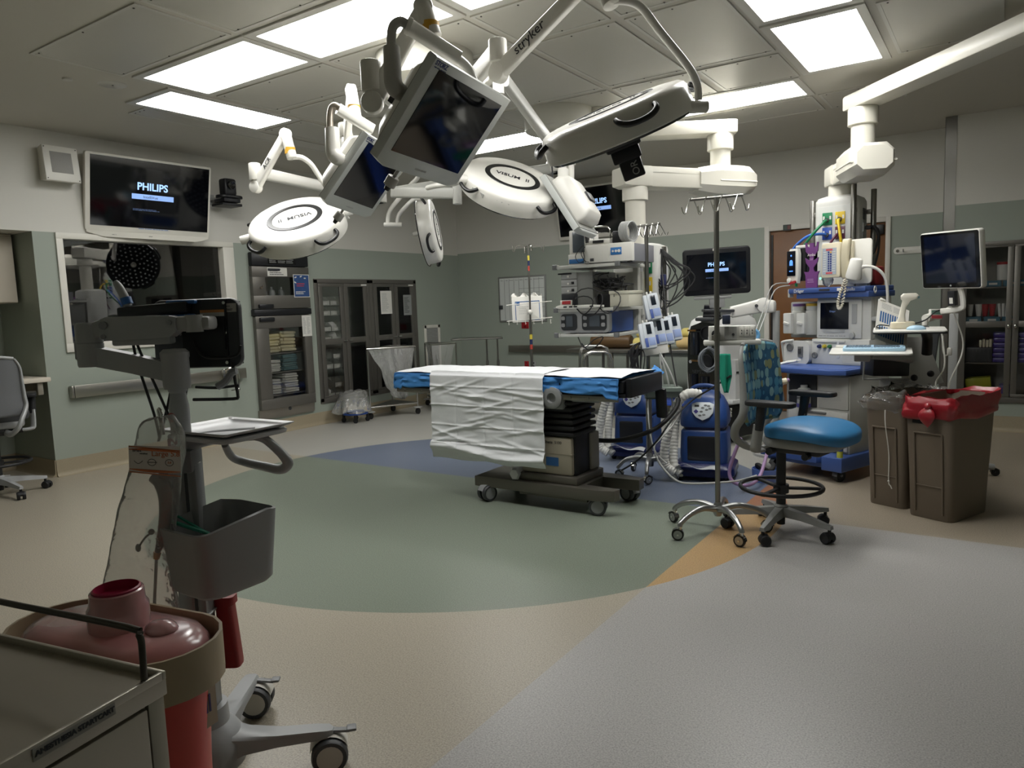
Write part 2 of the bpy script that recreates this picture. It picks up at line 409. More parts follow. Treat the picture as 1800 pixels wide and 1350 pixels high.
def diffuser(xa, xb, ya, yb):
    b = B(); b.b2((xa, ya, ZC-.006), (xb, yb, ZC-.0005)); w_ = .022
    for q in (((xa, ya), (xb, ya+w_)), ((xa, yb-w_), (xb, yb)), ((xa, ya+w_), (xa+w_, yb-w_)), ((xb-w_, ya+w_), (xb, yb-w_))): b.m(1).b2((*q[0], ZC-.0085), (*q[1], ZC-.006))
    for sx in (xa+.06, (xa+xb)/2, xb-.06):
        for sy in (ya+.03, yb-.03): b.m(2).cyl((sx, sy, ZC-.011), (sx, sy, ZC-.008), .006, seg=8)
    struct('ceiling_panel', b, [perf, tray, mat('screw', '#55534e', .4, .8)])
for xa, xb in ((-5.13, -3.93), (-3.86, -2.71), (-2.66, -2.02), (-1.96, -1.37)):
    for ya, yb in ((3.63, 4.19), (4.25, 5.45), (5.52, 6.18)): diffuser(xa, xb, ya, yb)
for xa, xb in ((-5.18, -3.95), (-3.9, -2.67), (-2.62, -1.39), (-1.34, -.1)): diffuser(xa, xb, 2.33, 2.93)
for xa, xb in ((-5.1, -3.95), (-3.9, -2.67), (-2.62, -1.42), (-1.37, -.75)): diffuser(xa, xb, 6.86, 7.42)
diffuser(-6.08, -5.83, 3.45, 5.6); diffuser(-5.74, -5.22, 4.55, 5.7); diffuser(-.68, .0, 3.7, 4.83); diffuser(-.68, -.05, 4.98, 6.1)
b = B(); b.lathe([(0, -.004), (.09, -.004), (.098, 0)], TR(-5.44, 2.99, ZC-.0005), 32); b.m(1).lathe([(.0, -.007), (.006, -.007), (.006, -.004)], TR(-5.44, 2.99, ZC-.0005), 8)
solo('ceiling_speaker', 'flat round speaker cover flush in the ceiling above the wall speaker', 'speaker', b, [tray, mat('screw', '#55534e')], (-5.44, 2.99, ZC))
b = B(); b.lathe([(.0, -.012), (.03, -.012), (.034, -.004), (.034, 0)], TR(-5.53, 2.72, ZC-.0005), 20)
solo('sprinkler_cap', 'small round white sprinkler cap in the ceiling by the round speaker cover', 'sprinkler', b, tray, (-5.53, 2.72, ZC))

# ------------------------------------------------------------------ shared finishes
white_p = mat('white_plastic', '#dcdad2', .38)
white_arm = mat('white_painted_metal', '#dedcd5', .32)
cream = mat('cream_plastic', '#d8cfb6', .42)
grey_p = mat('grey_plastic', '#6d6e6e', .42)
lgrey_p = mat('light_grey_plastic', '#a3a4a2', .4)
dgrey = mat('dark_grey_plastic', '#3c3e40', .4)
black = mat('black_plastic', '#15161a', .4)
rubber = mat('black_rubber', '#1b1b1c', .6)
chrome = mat('polished_steel', '#c9c8c4', .16, 1)
paper = mat('white_paper', '#dcdad3', .7)
ink = mat('dark_ink', '#2a2b30', .6)
blue_ink = mat('blue_ink', '#2e5f95', .6)
screen_off = mat('black_glass_screen', '#05060b', .06, spec=.7)
screen_dark = mat('dark_lit_screen', '#070a14', .08, spec=.6)
glow = mat('screen_blue_letters', '#8fb2ec', .5, emit=.9)
glow_bar = mat('screen_blue_bar', '#7f9fd6', .5, emit=.6)
glow_dim = mat('screen_dim_print', '#5a6f9a', .5, emit=.25)
red_p = mat('red_plastic', '#a01d24', .4)
blue_p = mat('blue_plastic', '#35538f', .38)
def start_screen(t, M, k, wd):
    """the lit start-up picture: maker's name over a bar with print below; wd = width of the name"""
    text(t, 'screen_name', 'PHILIPS', M @ TR(0, .09*k, .0012), wd*.262, glow, bold=wd*.006, sx=.95)
    b = B(M); b.box((.005, -.005*k, .001), (wd*1.08, .05*k, .0012), .0004); part(t, 'screen_bar', b, glow_bar)
    text(t, 'screen_line', 'IntelliVue', M @ TR(-wd*.05, -.006*k, .0018), wd*.1, ink)
    b = scribble(B(), M @ TR(-wd*.1, -.13*k, .0006), wd*.8, .022*k, 2, .35, .5); part(t, 'screen_print', b, glow_dim)

# ------------------------------------------------------------------ television on the left wall
tvM = frame((-6.983, 4.123, 2.599), (.133, .991, -.017), z=(.97, -.134, -.203))
t = thing('wall_television', 'white-framed wall television with a lit name on black, over the dark window', 'television', (-6.983, 4.123, 2.2))
b = B(tvM); b.prism(rrect(1.19, .714, .02), -.055, .0, bev=.006)
# deeper chin with swept corners
b.prism([(-.585, -.35), (-.585, -.372), (-.5, -.395), (-.42, -.41), (.45, -.41), (.53, -.395), (.59, -.37), (.59, -.35)], -.05, -.001, bev=.003); part(t, 'casing', b, frame_m)
b = B(tvM); b.box((.01, .015, .0012), (1.125, .64, .003)); part(t, 'screen', b, screen_off)
start_screen(t, tvM @ TR(.01, 0, .003), 1, .37)
b = scribble(B(), tvM @ TR(.05, -.312, .0031), .34, .012, 1, .5, .1); part(t, 'screen_footer', b, glow_dim)
text(t, 'maker_name', 'SONY', tvM @ TR(.0, -.385, .0005), .014, ink); text(t, 'model_print', 'SMART TV', tvM @ TR(-.34, -.385, .0005), .009, ink)
b = B(tvM); b.box((0, .02, -.09), (.5, .4, .08)); part(t, 'wall_mount', b, dgrey)
# wall loudspeaker
t = thing('wall_speaker', 'square white loudspeaker in a sloping wall box left of the television', 'speaker', (-7.05, 3.33, 2.65))
z0, z1 = 2.655, 2.965
b = B(); b.loft([[(XL, 3.205, z0+.02), (XL, 3.475, z0+.02), (XL, 3.475, z1-.01), (XL, 3.205, z1-.01)], [(-6.985, 3.175, z0), (-6.985, 3.47, z0), (-7.02, 3.47, z1), (-7.02, 3.175, z1)]])
part(t, 'box', b, frame_m)
sM = frame((-7.0, 3.3225, (z0+z1)/2), (0, 1, 0), z=(.31, 0, .035))
b = B(sM); b.box((0, 0, .002), (.292, .306, .006), .002); part(t, 'front_plate', b, white_p)
b = B(sM); b.box((.0, .01, .006), (.18, .185, .003), .001); part(t, 'grille', b, mat('perforated_grille', '#9d9c98', .6, bump=.8, bscale=260))
for sx in (-1, 1):
    for sy in (-1, 1):
        b = B(sM); b.cyl((sx*.132, sy*.138, .004), (sx*.132, sy*.138, .008), .005, seg=8); part(t, 'screw', b, mat('screw', '#55534e', .4, .8))
# conference camera
t = thing('ptz_camera', 'black conference camera on a small wall shelf right of the television', 'camera', (-6.98, 4.98, 2.63))
b = B(); b.b2((XL, 4.86, 2.655), (-6.93, 4.885, 2.675)); b.b2((XL, 4.86, 2.61), (-7.145, 4.93, 2.72)); part(t, 'wall_bracket', b, lgrey_p)
b = B(); b.box((-6.97, 4.96, 2.595), (.2, .24, .028), .006); b.box((-6.96, 4.96, 2.64), (.18, .2, .04), .004); part(t, 'receiver_box', b, black)
b = B(); b.prism(rrect(.17, .29, .08, 6), 2.665, 2.695, TR(-6.95, 4.98, 0), bev=.008); part(t, 'camera_base', b, black)
b = B(); b.prism(rrect(.12, .15, .03, 5), 2.695, 2.87, TR(-6.95, 4.97, 0), bev=.02); part(t, 'camera_head', b, black)
b = B(frame((-6.89, 4.965, 2.8), (0, 1, 0), z=(1, -.25, -.1))); b.lathe([(.045, 0), (.045, .03), (.04, .035), (.03, .03), (.0, .022)], seg=24); part(t, 'camera_lens', b, mat('lens_glass', '#0a0a10', .05, coat=1))

# ------------------------------------------------------------------ stainless rail with a clamp on the left wall
rail_m = mat('satin_rail', '#a9a69e', .33, 1, bump=.03, bscale=200)
b = B(); b.b2((-7.112, 3.29, .708), (-7.1, 5.14, .822), .002)
ring = [(-7.106+.03*math.cos(a)-.03, 3.29+.03*math.sin(a)) for a in [0, -.5, -1, -1.5, -2.1]]
b.tube([(-7.1-.006, 3.29, .765), (-7.108, 3.265, .765), (-7.13, 3.252, .765), (-7.16, 3.25, .765)], .057, 4, flat=.1) if False else b.b2((XL, 3.262, .708), (-7.1, 3.29, .822), .01)
for y in (3.4, 4.2, 5.05): b.b2((XL, y-.02, .735), (-7.112, y+.02, .795))
solo('wall_rail', 'satin steel bumper rail on the green wall below the window', 'wall rail', b, rail_m, (-7.11, 4.2, .708))
t = thing('rail_clamp', 'chrome table clamp hooked over the right end of the wall rail', 'clamp', (-7.07, 4.92, .7))
b = B(); b.box((-7.085, 4.85, .77), (.035, .05, .13), .004); b.tube([(-7.08, 4.85, .815), (-7.04, 4.9, .84), (-7.02, 4.97, .8), (-7.02, 4.98, .7), (-7.02, 4.96, .62)], .013, 8, 4); part(t, 'clamp_body', b, chrome)
b = B(); b.ball((-7.02, 4.955, .60), .026, 12); b.tube([(-7.02, 4.955, .6), (-7.0, 4.86, .6)], .006, 6); part(t, 'clamp_knob', b, chrome)
b = B(); b.cyl((-7.07, 4.85, .70), (-7.07, 4.85, .64), .012, seg=10); b.ball((-7.06, 4.83, .64), .018, 10); part(t, 'clamp_screw', b, chrome)
# air return grille low on the left wall
t = thing('wall_vent', 'white louvred air return grille low on the wall beside the back corner', 'vent', (-7.15, 8.48, .86))
b = B(); y0, y1, z0, z1 = 8.3, 8.66, .38, 1.165
for q in (((y0, z0), (y1, z0+.045)), ((y0, z1-.045), (y1, z1)), ((y0, z0), (y0+.045, z1)), ((y1-.045, z0), (y1, z1))): b.b2((XL, q[0][0], q[0][1]), (XL+.016, q[1][0], q[1][1]), .002)
part(t, 'frame', b, frame_m)
b = B()
for k in range(34): b.box((XL+.006, (y0+y1)/2, z0+.055+k*.0202), (.012, .27, .003), rot=(0, 40, 0))
b.b2((XL, y0+.04, z0+.04), (XL+.001, y1-.04, z1-.04)); part(t, 'louvres', b, lgrey_p)

# ------------------------------------------------------------------ blanket warming cabinet
steelg = mat('cabinet_steel', '#6f6c66', .42, .55, bump=.03, bscale=150)
steeld = mat('cabinet_inside', '#7d7a72', .5, .3)
glass_m = film('cabinet_glass', '#15171a', .97, .03)
t = thing('warming_cabinet', 'tall grey warming cabinet with a small upper and a long lower glass door', 'cabinet', (-7.1, 5.72, .2))
b = B(); Xi = -7.72
for q in (((Xi, 5.4, .2), (XL, 5.42, 2.1)), ((Xi, 6.12, .2), (XL, 6.14, 2.1)), ((Xi, 5.4, .2), (XL, 6.14, .3)), ((Xi, 5.4, 2.0), (XL, 6.14, 2.1)), ((Xi, 5.4, 1.38), (XL, 6.14, 1.5)), ((Xi, 5.4, .2), (Xi+.02, 6.14, 2.1))): b.b2(*q)
part(t, 'casing', b, steeld)
b = B(); b.b2((XL, 5.31, 1.972), (-7.09, 6.125, 2.125), .012); b.m(1).b2((-7.09, 5.53, 1.995), (-7.088, 5.93, 2.085)); part(t, 'control_panel', b, [black, mat('panel_black_gloss', '#0b0c10', .15)])
b = scribble(B(), frame((-7.0875, 5.73, 2.04), (0, 1, 0), z=(1, 0, 0)), .36, .07, 4, .35, .2, 3); part(t, 'control_print', b, lgrey_p)
b = B(); b.b2((XL, 5.3, 1.4), (-7.095, 6.135, 1.47), .006); part(t, 'divider_bar', b, black)
b = B(); b.b2((XL, 5.3, .19), (-7.13, 6.11, .3)); b.m(1).cyl((-7.131, 5.735, .275), (-7.126, 5.735, .275), .022, seg=16); part(t, 'kick_plate', b, [mat('plain_steel', '#a49e95', .35, .9), dgrey])
def cab_door(y0, y1, z0, z1, gy0, gy1, gz0, gz1, name='door', X0=XL+.002, X1=-7.1, m=None):
    b = B()
    for q in (((y0, z0), (y1, gz0)), ((y0, gz1), (y1, z1)), ((y0, gz0), (gy0, gz1)), ((gy1, gz0), (y1, gz1))): b.b2((X0, q[0][0], q[0][1]), (X1, q[1][0], q[1][1]), .003)
    dr = part(t, name, b, m or steelg)
    b = B(); b.b2(((X0+X1)/2-.003, gy0-.003, gz0-.003), ((X0+X1)/2, gy1+.003, gz1+.003)); part(dr, 'glass', b, glass_m)
    return dr
dr = cab_door(5.31, 6.13, 1.478, 1.965, 5.485, 5.99, 1.632, 1.845)
b = B(); b.b2((-7.1, 5.36, 1.485), (-7.07, 5.56, 1.53), .008); part(dr, 'handle', b, black)
b = B(); b.cyl((-7.1, 5.41, 1.72), (-7.08, 5.41, 1.72), .014, seg=12); b.cyl((-7.1, 5.44, 1.74), (-7.085, 5.44, 1.74), .01, seg=10); part(dr, 'lock', b, chrome)
dr = cab_door(5.315, 6.12, .3, 1.392, 5.485, 6.01, .42, 1.25)
b = B(); b.b2((-7.1, 5.36, 1.33), (-7.07, 5.56, 1.378), .008); part(dr, 'handle', b, black)
for z in (.95, .72, .45):
    b = B(); b.b2((Xi, 5.42, z-.012), (-7.2, 6.12, z)); part(t, 'shelf', b, steeld)
b = B(); b.b2((Xi, 5.42, 1.56), (-7.2, 6.12, 1.572)); part(t, 'shelf', b, steeld)
def sheet_on_wall(name, label, cat, y0, y1, z0, z1, X, m, rows=10, m2=None, cols=1):
    t_ = thing(name, label, cat, (X, (y0+y1)/2, (z0+z1)/2))
    b = B(); b.b2((X, y0, z0), (X+.002, y1, z1)); part(t_, 'sheet', b, m)
    b = scribble(B(), frame((X+.0024, (y0+y1)/2, (z0+z1)/2), (0, 1, 0), z=(1, 0, 0)), (y1-y0)*.8, (z1-z0)*.8, rows, .4, .5, cols); part(t_, 'print', b, m2 or ink)
    return t_
s = sheet_on_wall('notice_label', 'white label with a black heading on the upper warming cabinet door', 'label', 5.52, 5.80, 1.855, 1.955, -7.099, paper, 4)
b = B(); b.b2((-7.097, 5.525, 1.915), (-7.0965, 5.70, 1.945)); part(s, 'heading_band', b, ink)
pos = thing('notice_poster', 'small blue poster with red lines taped to the upper warming cabinet door', 'poster', (-7.098, 6.0, 1.745))
b = B(); b.b2((-7.0985, 5.885, 1.605), (-7.096, 6.125, 1.88)); part(pos, 'sheet', b, paper)
b = B(); b.b2((-7.096, 5.893, 1.613), (-7.0955, 6.117, 1.872)); part(pos, 'blue_field', b, mat('poster_blue', '#2d4f86', .6, var=.3, bscale=20))
b = scribble(B(), frame((-7.095, 6.01, 1.755), (0, 1, 0), z=(1, 0, 0)), .16, .05, 2, .5, .3); part(pos, 'red_lines', b, mat('poster_red', '#b4374a', .6))
b = scribble(B(), frame((-7.095, 6.0, 1.66), (0, 1, 0), z=(1, 0, 0)), .18, .04, 3, .5, .3)
for dy, dz in ((-.08, .1), (0, .11), (.06, .09), (-.09, .04)): b.box((-7.095, 6.0+dy, 1.745+dz), (.0008, .03, .014), rot=(random.uniform(-40, 40), 0, 0))
part(pos, 'white_print', b, paper)
sheet_on_wall('checklist_sheet', 'narrow white log sheet hanging on the lower warming cabinet door', 'paper', 5.975, 6.12, 1.13, 1.385, -7.098, paper, 16, lgrey_p, 2)
# folded blankets and gowns inside, each one a thing
def fold_mesh(b, c, d, seed):
    rnd = random.Random(seed)
    for k in range(2):
        z = c[2]+(k-.5)*d[2]*.5
        pr = [(x+rnd.uniform(-.012, .012), y+rnd.uniform(-.012, .012)) for x, y in rrect(d[0], d[1]*(1-.03*k), d[2]*.45, 4)]
        b.prism(pr, -d[2]*.25, d[2]*.25, TR(c[0], c[1], z, rnd.uniform(-2, 2), rnd.uniform(-1.5, 1.5), rnd.uniform(-1, 1)), bev=d[2]*.24)
linen = {'cream': mat('cream_linen', '#cfc7a4', .9, bump=.3), 'teal': mat('teal_linen', '#4d6f73', .9, bump=.3), 'white': mat('white_linen', '#c9c8c0', .9, bump=.3)}
stacks = (('cream', 5.62, .955, 3, .075, 'on the top shelf, left stack'), ('cream', 5.84, .955, 3, .085, 'on the top shelf, right stack'),
          ('teal', 5.84, .725, 4, .05, 'on the second shelf'), ('white', 5.60, .725, 4, .035, 'beside the teal stack'),
          ('white', 5.60, .455, 3, .06, 'on the third shelf, left stack'), ('white', 5.84, .455, 4, .06, 'on the third shelf, right stack'),
          ('white', 5.60, .305, 2, .045, 'on the cabinet floor, left stack'), ('white', 5.84, .305, 3, .035, 'on the cabinet floor, right stack'))
for s, (cn, y, z, n_, h, wh) in enumerate(stacks):
    for k in range(n_):
        b = B(); fold_mesh(b, (-7.33, y, z+h*(k+.5)), (.26, .19 if y < 5.7 else .23, h*.93), s*10+k)
        o = ('lowest', 'second from the bottom', 'third from the bottom', 'fourth from the bottom', 'fifth and top')[k] if n_ > 2 else ('lower', 'upper')[k]
        if k == n_-1 and n_ > 2: o = 'topmost'
        solo('folded_blanket', 'folded %s blanket in the warmer %s, %s' % (cn, wh, o), 'blanket', b, linen[cn], (-7.36, y, z+h*k), 'blankets in the warming cabinet')
for k, y in enumerate((5.6, 5.72, 5.86)):
    b = B(); b.lathe([(.035, 0), (.038, .01), (.038, .1), (.03, .125), (.014, .135), (.014, .165), (0, .165)], TR(-7.3, y, 1.573), 16)
    solo('fluid_bottle', ('leftmost', 'middle', 'rightmost')[k]+' clear bottle behind the upper warming cabinet door', 'bottle', b, mat('bottle_plastic', '#8f9290', .3), (-7.3, y, 1.573), 'bottles in the warming cabinet')

# ------------------------------------------------------------------ two built-in supply cabinets
bin_m = mat('grey_supply_bin', '#c6c5bc', .5)
pack_m = mat('supply_package', '#e0dfda', .5, var=.2, bscale=25)
def supply_cab(y0, y1, label):
    global t
    t = thing('supply_cabinet', label, 'cabinet', (-7.16, (y0+y1)/2, .275), 'steel supply cabinets')
    X0, X1 = -7.62, XL-.01; z0, z1 = .275, 1.825
    b = B()
    for q in (((X0, y0, z0), (X0+.02, y1, z1)), ((X0, y0, z0), (X1, y0+.02, z1)), ((X0, y1-.02, z0), (X1, y1, z1)), ((X0, y0, z0), (X1, y1, z0+.03)), ((X0, y0, z1-.03), (X1, y1, z1))): b.b2(*q)
    part(t, 'case', b, steeld)
    b = B(); f = .045
    for q in (((y0-.01, z0-.02), (y1+.01, z0+f)), ((y0-.01, z1-f), (y1+.01, z1+.01)), ((y0-.01, z0), (y0+f, z1)), ((y1-f, z0), (y1+.01, z1))): b.b2((XL, q[0][0], q[0][1]), (XL+.012, q[1][0], q[1][1]), .002)
    part(t, 'face_frame', b, steelg)
    for z in (1.37, 1.035, .68):
        b = B(); b.b2((X0+.02, y0+.02, z-.012), (XL-.05, y1-.02, z)); part(t, 'shelf', b, steelg)
    ym = (y0+y1)/2
    for a, c, s in ((y0+f+.004, ym-.003, 1), (ym+.003, y1-f-.004, -1)):
        g0, g1 = a+.068, c-.068
        b = B()
        for q in (((a, z0+f+.004), (c, .345)), ((g0, 1.0), (g1, 1.072)), ((a, 1.735), (c, z1-f-.004)), ((a, .345), (g0, 1.735)), ((g1, .345), (c, 1.735))): b.b2((XL-.002, q[0][0], q[0][1]), (XL+.016, q[1][0], q[1][1]), .002)
        dr = part(t, 'door', b, steelg)
        for za, zb in ((.343, 1.002), (1.07, 1.737)):
            b = B(); b.b2((XL+.004, g0-.002, za), (XL+.008, g1+.002, zb)); part(dr, 'glass', b, glass_m)
        hy = c-.03 if s > 0 else a+.03
        b = B(); b.cyl((XL+.016, hy, 1.036), (XL+.05, hy, 1.036), .007, seg=10); b.box((XL+.05, hy-s*.015, 1.036), (.012, .07, .016), .004); part(dr, 'handle', b, chrome)
        for z in (.5, 1.05, 1.62):
            b = B(); b.cyl((XL+.018, a-.002 if s > 0 else c+.002, z-.03), (XL+.018, a-.002 if s > 0 else c+.002, z+.03), .007, seg=8); part(dr, 'hinge', b, steelg)
    b = B(); b.b2((XL+.016, y1-.16, 1.748), (XL+.018, y1-.06, 1.768)); part(t, 'name_label', b, paper)
supply_cab(6.253, 7.205, 'steel wall cabinet with glass doors full of grey bins, beside the warming cabinet')
supply_cab(7.225, 8.145, 'steel wall cabinet with papers taped to its glass doors, nearer the back corner')
def bin_at(y, z, w=.145, h=.115, fill=None, where=''):
    b = B(); X0, X1 = -7.45, -7.22; th = .004; y0, y1 = y-w/2, y+w/2
    b.b2((X0, y0, z), (X1, y1, z+th)); b.b2((X0, y0, z), (X0+th, y1, z+h))
    for ya in (y0, y1-th):
        b._add([(X0, ya, z), (X1, ya, z), (X1, ya, z+h*.5), (X1-.05, ya, z+h*.62), (X0+.1, ya, z+h), (X0, ya, z+h)]+[(X0, ya+th, z), (X1, ya+th, z), (X1, ya+th, z+h*.5), (X1-.05, ya+th, z+h*.62), (X0+.1, ya+th, z+h), (X0, ya+th, z+h)],
               [(0, 1, 2, 3, 4, 5), (11, 10, 9, 8, 7, 6)]+[(i, (i+1) % 6, (i+1) % 6+6, i+6) for i in range(6)])
    b.b2((X1-th, y0, z), (X1, y1, z+h*.5)); b.m(1).b2((X1, y-.03, z+.015), (X1+.001, y+.03, z+.04))
    t_ = thing('storage_bin', 'open grey bin '+where.replace('in the ', 'in ').replace(' supply', ''), 'bin', (-7.335, y, z), 'open bins in the supply cabinets')
    part(t_, 'tub', b, [bin_m, paper])
    if fill:
        rnd = random.Random(int(y*1000+z*77))
        b = B(); b.box((0, 0, 0), (.1, .1, .07), .02, M=TR(-7.3, y, z+h*.62, rnd.uniform(0, 60), rnd.uniform(-25, 25), rnd.uniform(-35, 35)))
        solo('supply_package', 'white package, '+where.replace('in the ', 'in ').replace(' supply', ''), 'package', b, pack_m, (-7.3, y, z+.06), 'packages in the bins')
ROW = (('on the top shelf', 1.371), ('on the upper middle shelf', 1.036), ('on the lower middle shelf', .681), ('on the cabinet floor', .306))
NTH = ('leftmost', 'second from left', 'middle', 'second from right', 'rightmost')
for si, (sn, z) in enumerate(ROW):
    for row in (0, 1):
        for ci, y in enumerate((6.47, 6.63, 6.79, 6.95, 7.10)):
            if (si, row, ci) in ((0, 1, 4), (2, 1, 0), (3, 1, 0), (3, 0, 3), (3, 1, 3), (3, 1, 4), (3, 0, 4), (2, 1, 4)): continue
            f = (si, row, ci) in ((0, 0, 4), (1, 1, 1), (1, 0, 1), (1, 1, 4), (3, 0, 0), (1, 0, 3))
            bin_at(y, z+row*.13, fill=f, where='in the left supply cabinet %s, %s row, %s' % (sn, ('lower', 'upper')[row], NTH[ci]))
    for ci, y in enumerate((7.42, 7.58, 7.74, 7.90, 8.05)):
        if si == 1: bin_at(y, z, where='in the right supply cabinet, '+NTH[ci], fill=ci in (0, 2))
def bag(y, z, d, lab, m=pack_m, seed=1, x=-7.33):
    b = B(); rnd = random.Random(seed); n = 14
    def fn(u, v):
        a = 2*PI*u; p = PI*v; r = 1+.25*noise.noise(V((math.cos(a)*2+seed, math.sin(a)*2, v*4)))
        return V((x+d[0]/2*r*math.cos(a)*math.sin(p)**.6, y+d[1]/2*r*math.sin(a)*math.sin(p)**.6, z+d[2]/2*(1-math.cos(p))))
    b.grid(fn, 18, 10, closeu=True); solo('supply_bag', lab, 'bag', b, m, (x, y, z), 'bags in the supply cabinets')
bag(7.97, 1.155, (.2, .28, .12), 'clear bag of white supplies on the bins behind the rightmost cabinet door', seed=3)
bag(7.07, .309, (.2, .15, .28), 'upright bag of white packs on the floor of the left supply cabinet', seed=5)
bag(6.89, .309, (.2, .12, .24), 'leaning bag of white packs on the floor of the left supply cabinet', seed=9)
bag(7.1, .80, (.16, .12, .1), 'white bag on the bins of the lower middle shelf', seed=12)
for k in range(5):
    b = B(); b.b2((-7.42, 7.40+k*.065, 1.372), (-7.24, 7.455+k*.065, 1.5+.02*(k % 2)), .004)
    solo('supply_box', 'small pale box on the top shelf of the right cabinet, '+NTH[k], 'box', b, pack_m, (-7.33, 7.43+k*.065, 1.372), 'small boxes in the right supply cabinet')
sheet_on_wall('taped_sheet', 'white sheet of paper taped to the third glass cabinet door', 'paper', 7.40, 7.62, 1.36, 1.68, XL+.017, paper, 14, lgrey_p)
sheet_on_wall('taped_sheet', 'greyish form taped to the rightmost glass cabinet door', 'paper', 7.86, 8.03, 1.33, 1.62, XL+.017, mat('grey_paper', '#8f9290', .7), 12, ink)

# ------------------------------------------------------------------ charting alcove at the far left
b = B(); b.b2((-7.95, .95, .885), (-7.07, 3.085, .925), .006); b.m(1).b2((-7.9, 2.98, .80), (-7.12, 3.03, .885)); b.b2((-7.14, 2.98, .77), (-7.1, 3.03, .885), .01)
solo('wall_desk', 'cream counter built into the alcove behind the grey task chair', 'desk', b, [mat('cream_laminate', '#d2c9ba', .4), mat('alcove_bracket', '#8d887c', .5)], (-7.5, 2, .885))
t = thing('upper_cabinet', 'cream wall cabinet hanging in the alcove over the counter', 'cabinet', (-7.75, 2.6, 1.6))
b = B(); b.b2((-7.955, 1.9, 1.6), (-7.5, 3.06, 2.218), .003); part(t, 'body', b, mat('cream_laminate', '#d2c9ba', .4))
b = B(); b.b2((-7.5, 2.49, 1.605), (-7.48, 3.055, 2.195), .004); part(t, 'door', b, mat('cream_laminate', '#d2c9ba', .4))
b = B(); b.b2((-7.5, 1.905, 1.605), (-7.48, 2.484, 2.195), .004); part(t, 'door', b, mat('cream_laminate', '#d2c9ba', .4))
t = thing('wipes_tub', 'white wipes tub with a dark lid on the alcove counter', 'tub', (-7.38, 2.62, .926))
b = B(); b.lathe([(.075, 0), (.08, .01), (.08, .17), (.0, .17)], TR(-7.38, 2.62, .926), 24); part(t, 'tub', b, paper)
b = B(); b.lathe([(.084, .17), (.084, .195), (.075, .215), (.0, .215)], TR(-7.38, 2.62, .926), 24); part(t, 'lid', b, mat('dark_blue_lid', '#2f3a47', .4))

# ------------------------------------------------------------------ things on and before the back wall
yw = YB-.001
t = thing('whiteboard', 'whiteboard ruled into columns with a thin grey frame on the back wall', 'whiteboard', (-5.96, yw, 1.5))
b = B(); b.b2((-6.385, yw-.02, 1.165), (-5.545, yw, 1.845), .004); part(t, 'frame', b, mat('aluminium', '#9a9b99', .4, .7))
b = B(); b.b2((-6.36, yw-.022, 1.19), (-5.57, yw-.019, 1.822)); part(t, 'board', b, mat('board_white', '#cfd3d0', .25))
b = B(); xs = [-6.36+.79*k/9 for k in range(10)]
for k in range(1, 9): b.b2((xs[k]-.0015, yw-.0235, 1.2), (xs[k]+.0015, yw-.022, 1.81))
for x0_, x1_, z in ((4, 9, 1.66), (4, 8, 1.6), (4, 8, 1.49), (8, 9, 1.52), (8, 9, 1.38), (8, 9, 1.25)): b.b2((xs[x0_], yw-.0235, z-.0015), (xs[x1_], yw-.022, z+.0015))
part(t, 'ruled_lines', b, ink)
for k, w_ in enumerate(('Room', 'Staff', 'Procedure', 'Sutures', 'Needles', 'Raytec', 'Laps', 'Instruments', 'Misc Items')):
    text(t, 'column_heading', w_, frame(((xs[k]+xs[k+1])/2, yw-.0225, 1.79), (1, 0, 0), z=(0, -1, 0)), .017, ink)
b = B(); b.b2((-6.37, yw-.05, 1.36), (-6.31, yw-.02, 1.42), .006); part(t, 'magnetic_clip', b, dgrey)
def plate(x0_, x1_, z0, z1, m, label, name='outlet_plate'):
    t_ = thing(name, label, 'outlet', ((x0_+x1_)/2, yw, (z0+z1)/2), 'wall outlets')
    b = B(); b.b2((x0_, yw-.01, z0), (x1_, yw, z1), .003); part(t_, 'cover', b, m)
    b = B(); xm = (x0_+x1_)/2; zm = (z0+z1)/2
    for dz in (-.25, .25): b.box((xm, yw-.012, zm+dz*(z1-z0)), ((x1_-x0_)*.3, .004, (z1-z0)*.25))
    part(t_, 'sockets', b, dgrey if m != red_p else mat('dark_red', '#6f1218', .4))
plate(-5.995, -5.87, 1.065, 1.19, red_p, 'red wall outlet directly below the whiteboard')
plate(-5.965, -5.89, .47, .575, red_p, 'red wall outlet low on the wall behind the operating table')
plate(-5.84, -5.76, .47, .575, lgrey_p, 'grey wall outlet low on the wall right of the low red one')
plate(-2.79, -2.7, 1.1, 1.2, red_p, 'red wall outlet right of the big black monitor, left of the door')
plate(-2.66, -2.57, 1.1, 1.2, lgrey_p, 'grey wall outlet between the red outlet and the door frame')
t = thing('hook_strip', 'white hook strip on the green wall right of the door', 'hook rail', (-.8, yw, 1.865))
b = B(); b.prism(rrect(.5, .075, .035, 5), 0, .012, frame((-.78, yw, 1.865), (1, 0, 0), z=(0, -1, 0)), bev=.004); part(t, 'strip', b, white_p)
b = B()
b.tube([(-.93, yw-.01, 1.86), (-.93, yw-.05, 1.85), (-.93, yw-.06, 1.88)], .007, 8, 4); part(t, 'hook', b, chrome)
b = B(); b.cyl((-.99, yw-.012, 1.865), (-.99, yw-.018, 1.865), .016, seg=14); part(t, 'screw', b, chrome)
b = B(); b.b2((-6.215, YB-.06, .715), (-2.5, YB-.048, .815), .002)
for x in (-6.0, -5.0, -4.0, -3.0, -2.6): b.b2((x-.02, YB-.048, .74), (x+.02, YB, .79))
solo('wall_rail', 'satin steel bumper rail along the back wall under the whiteboard', 'wall rail', b, rail_m, (-4.3, YB-.05, .715))
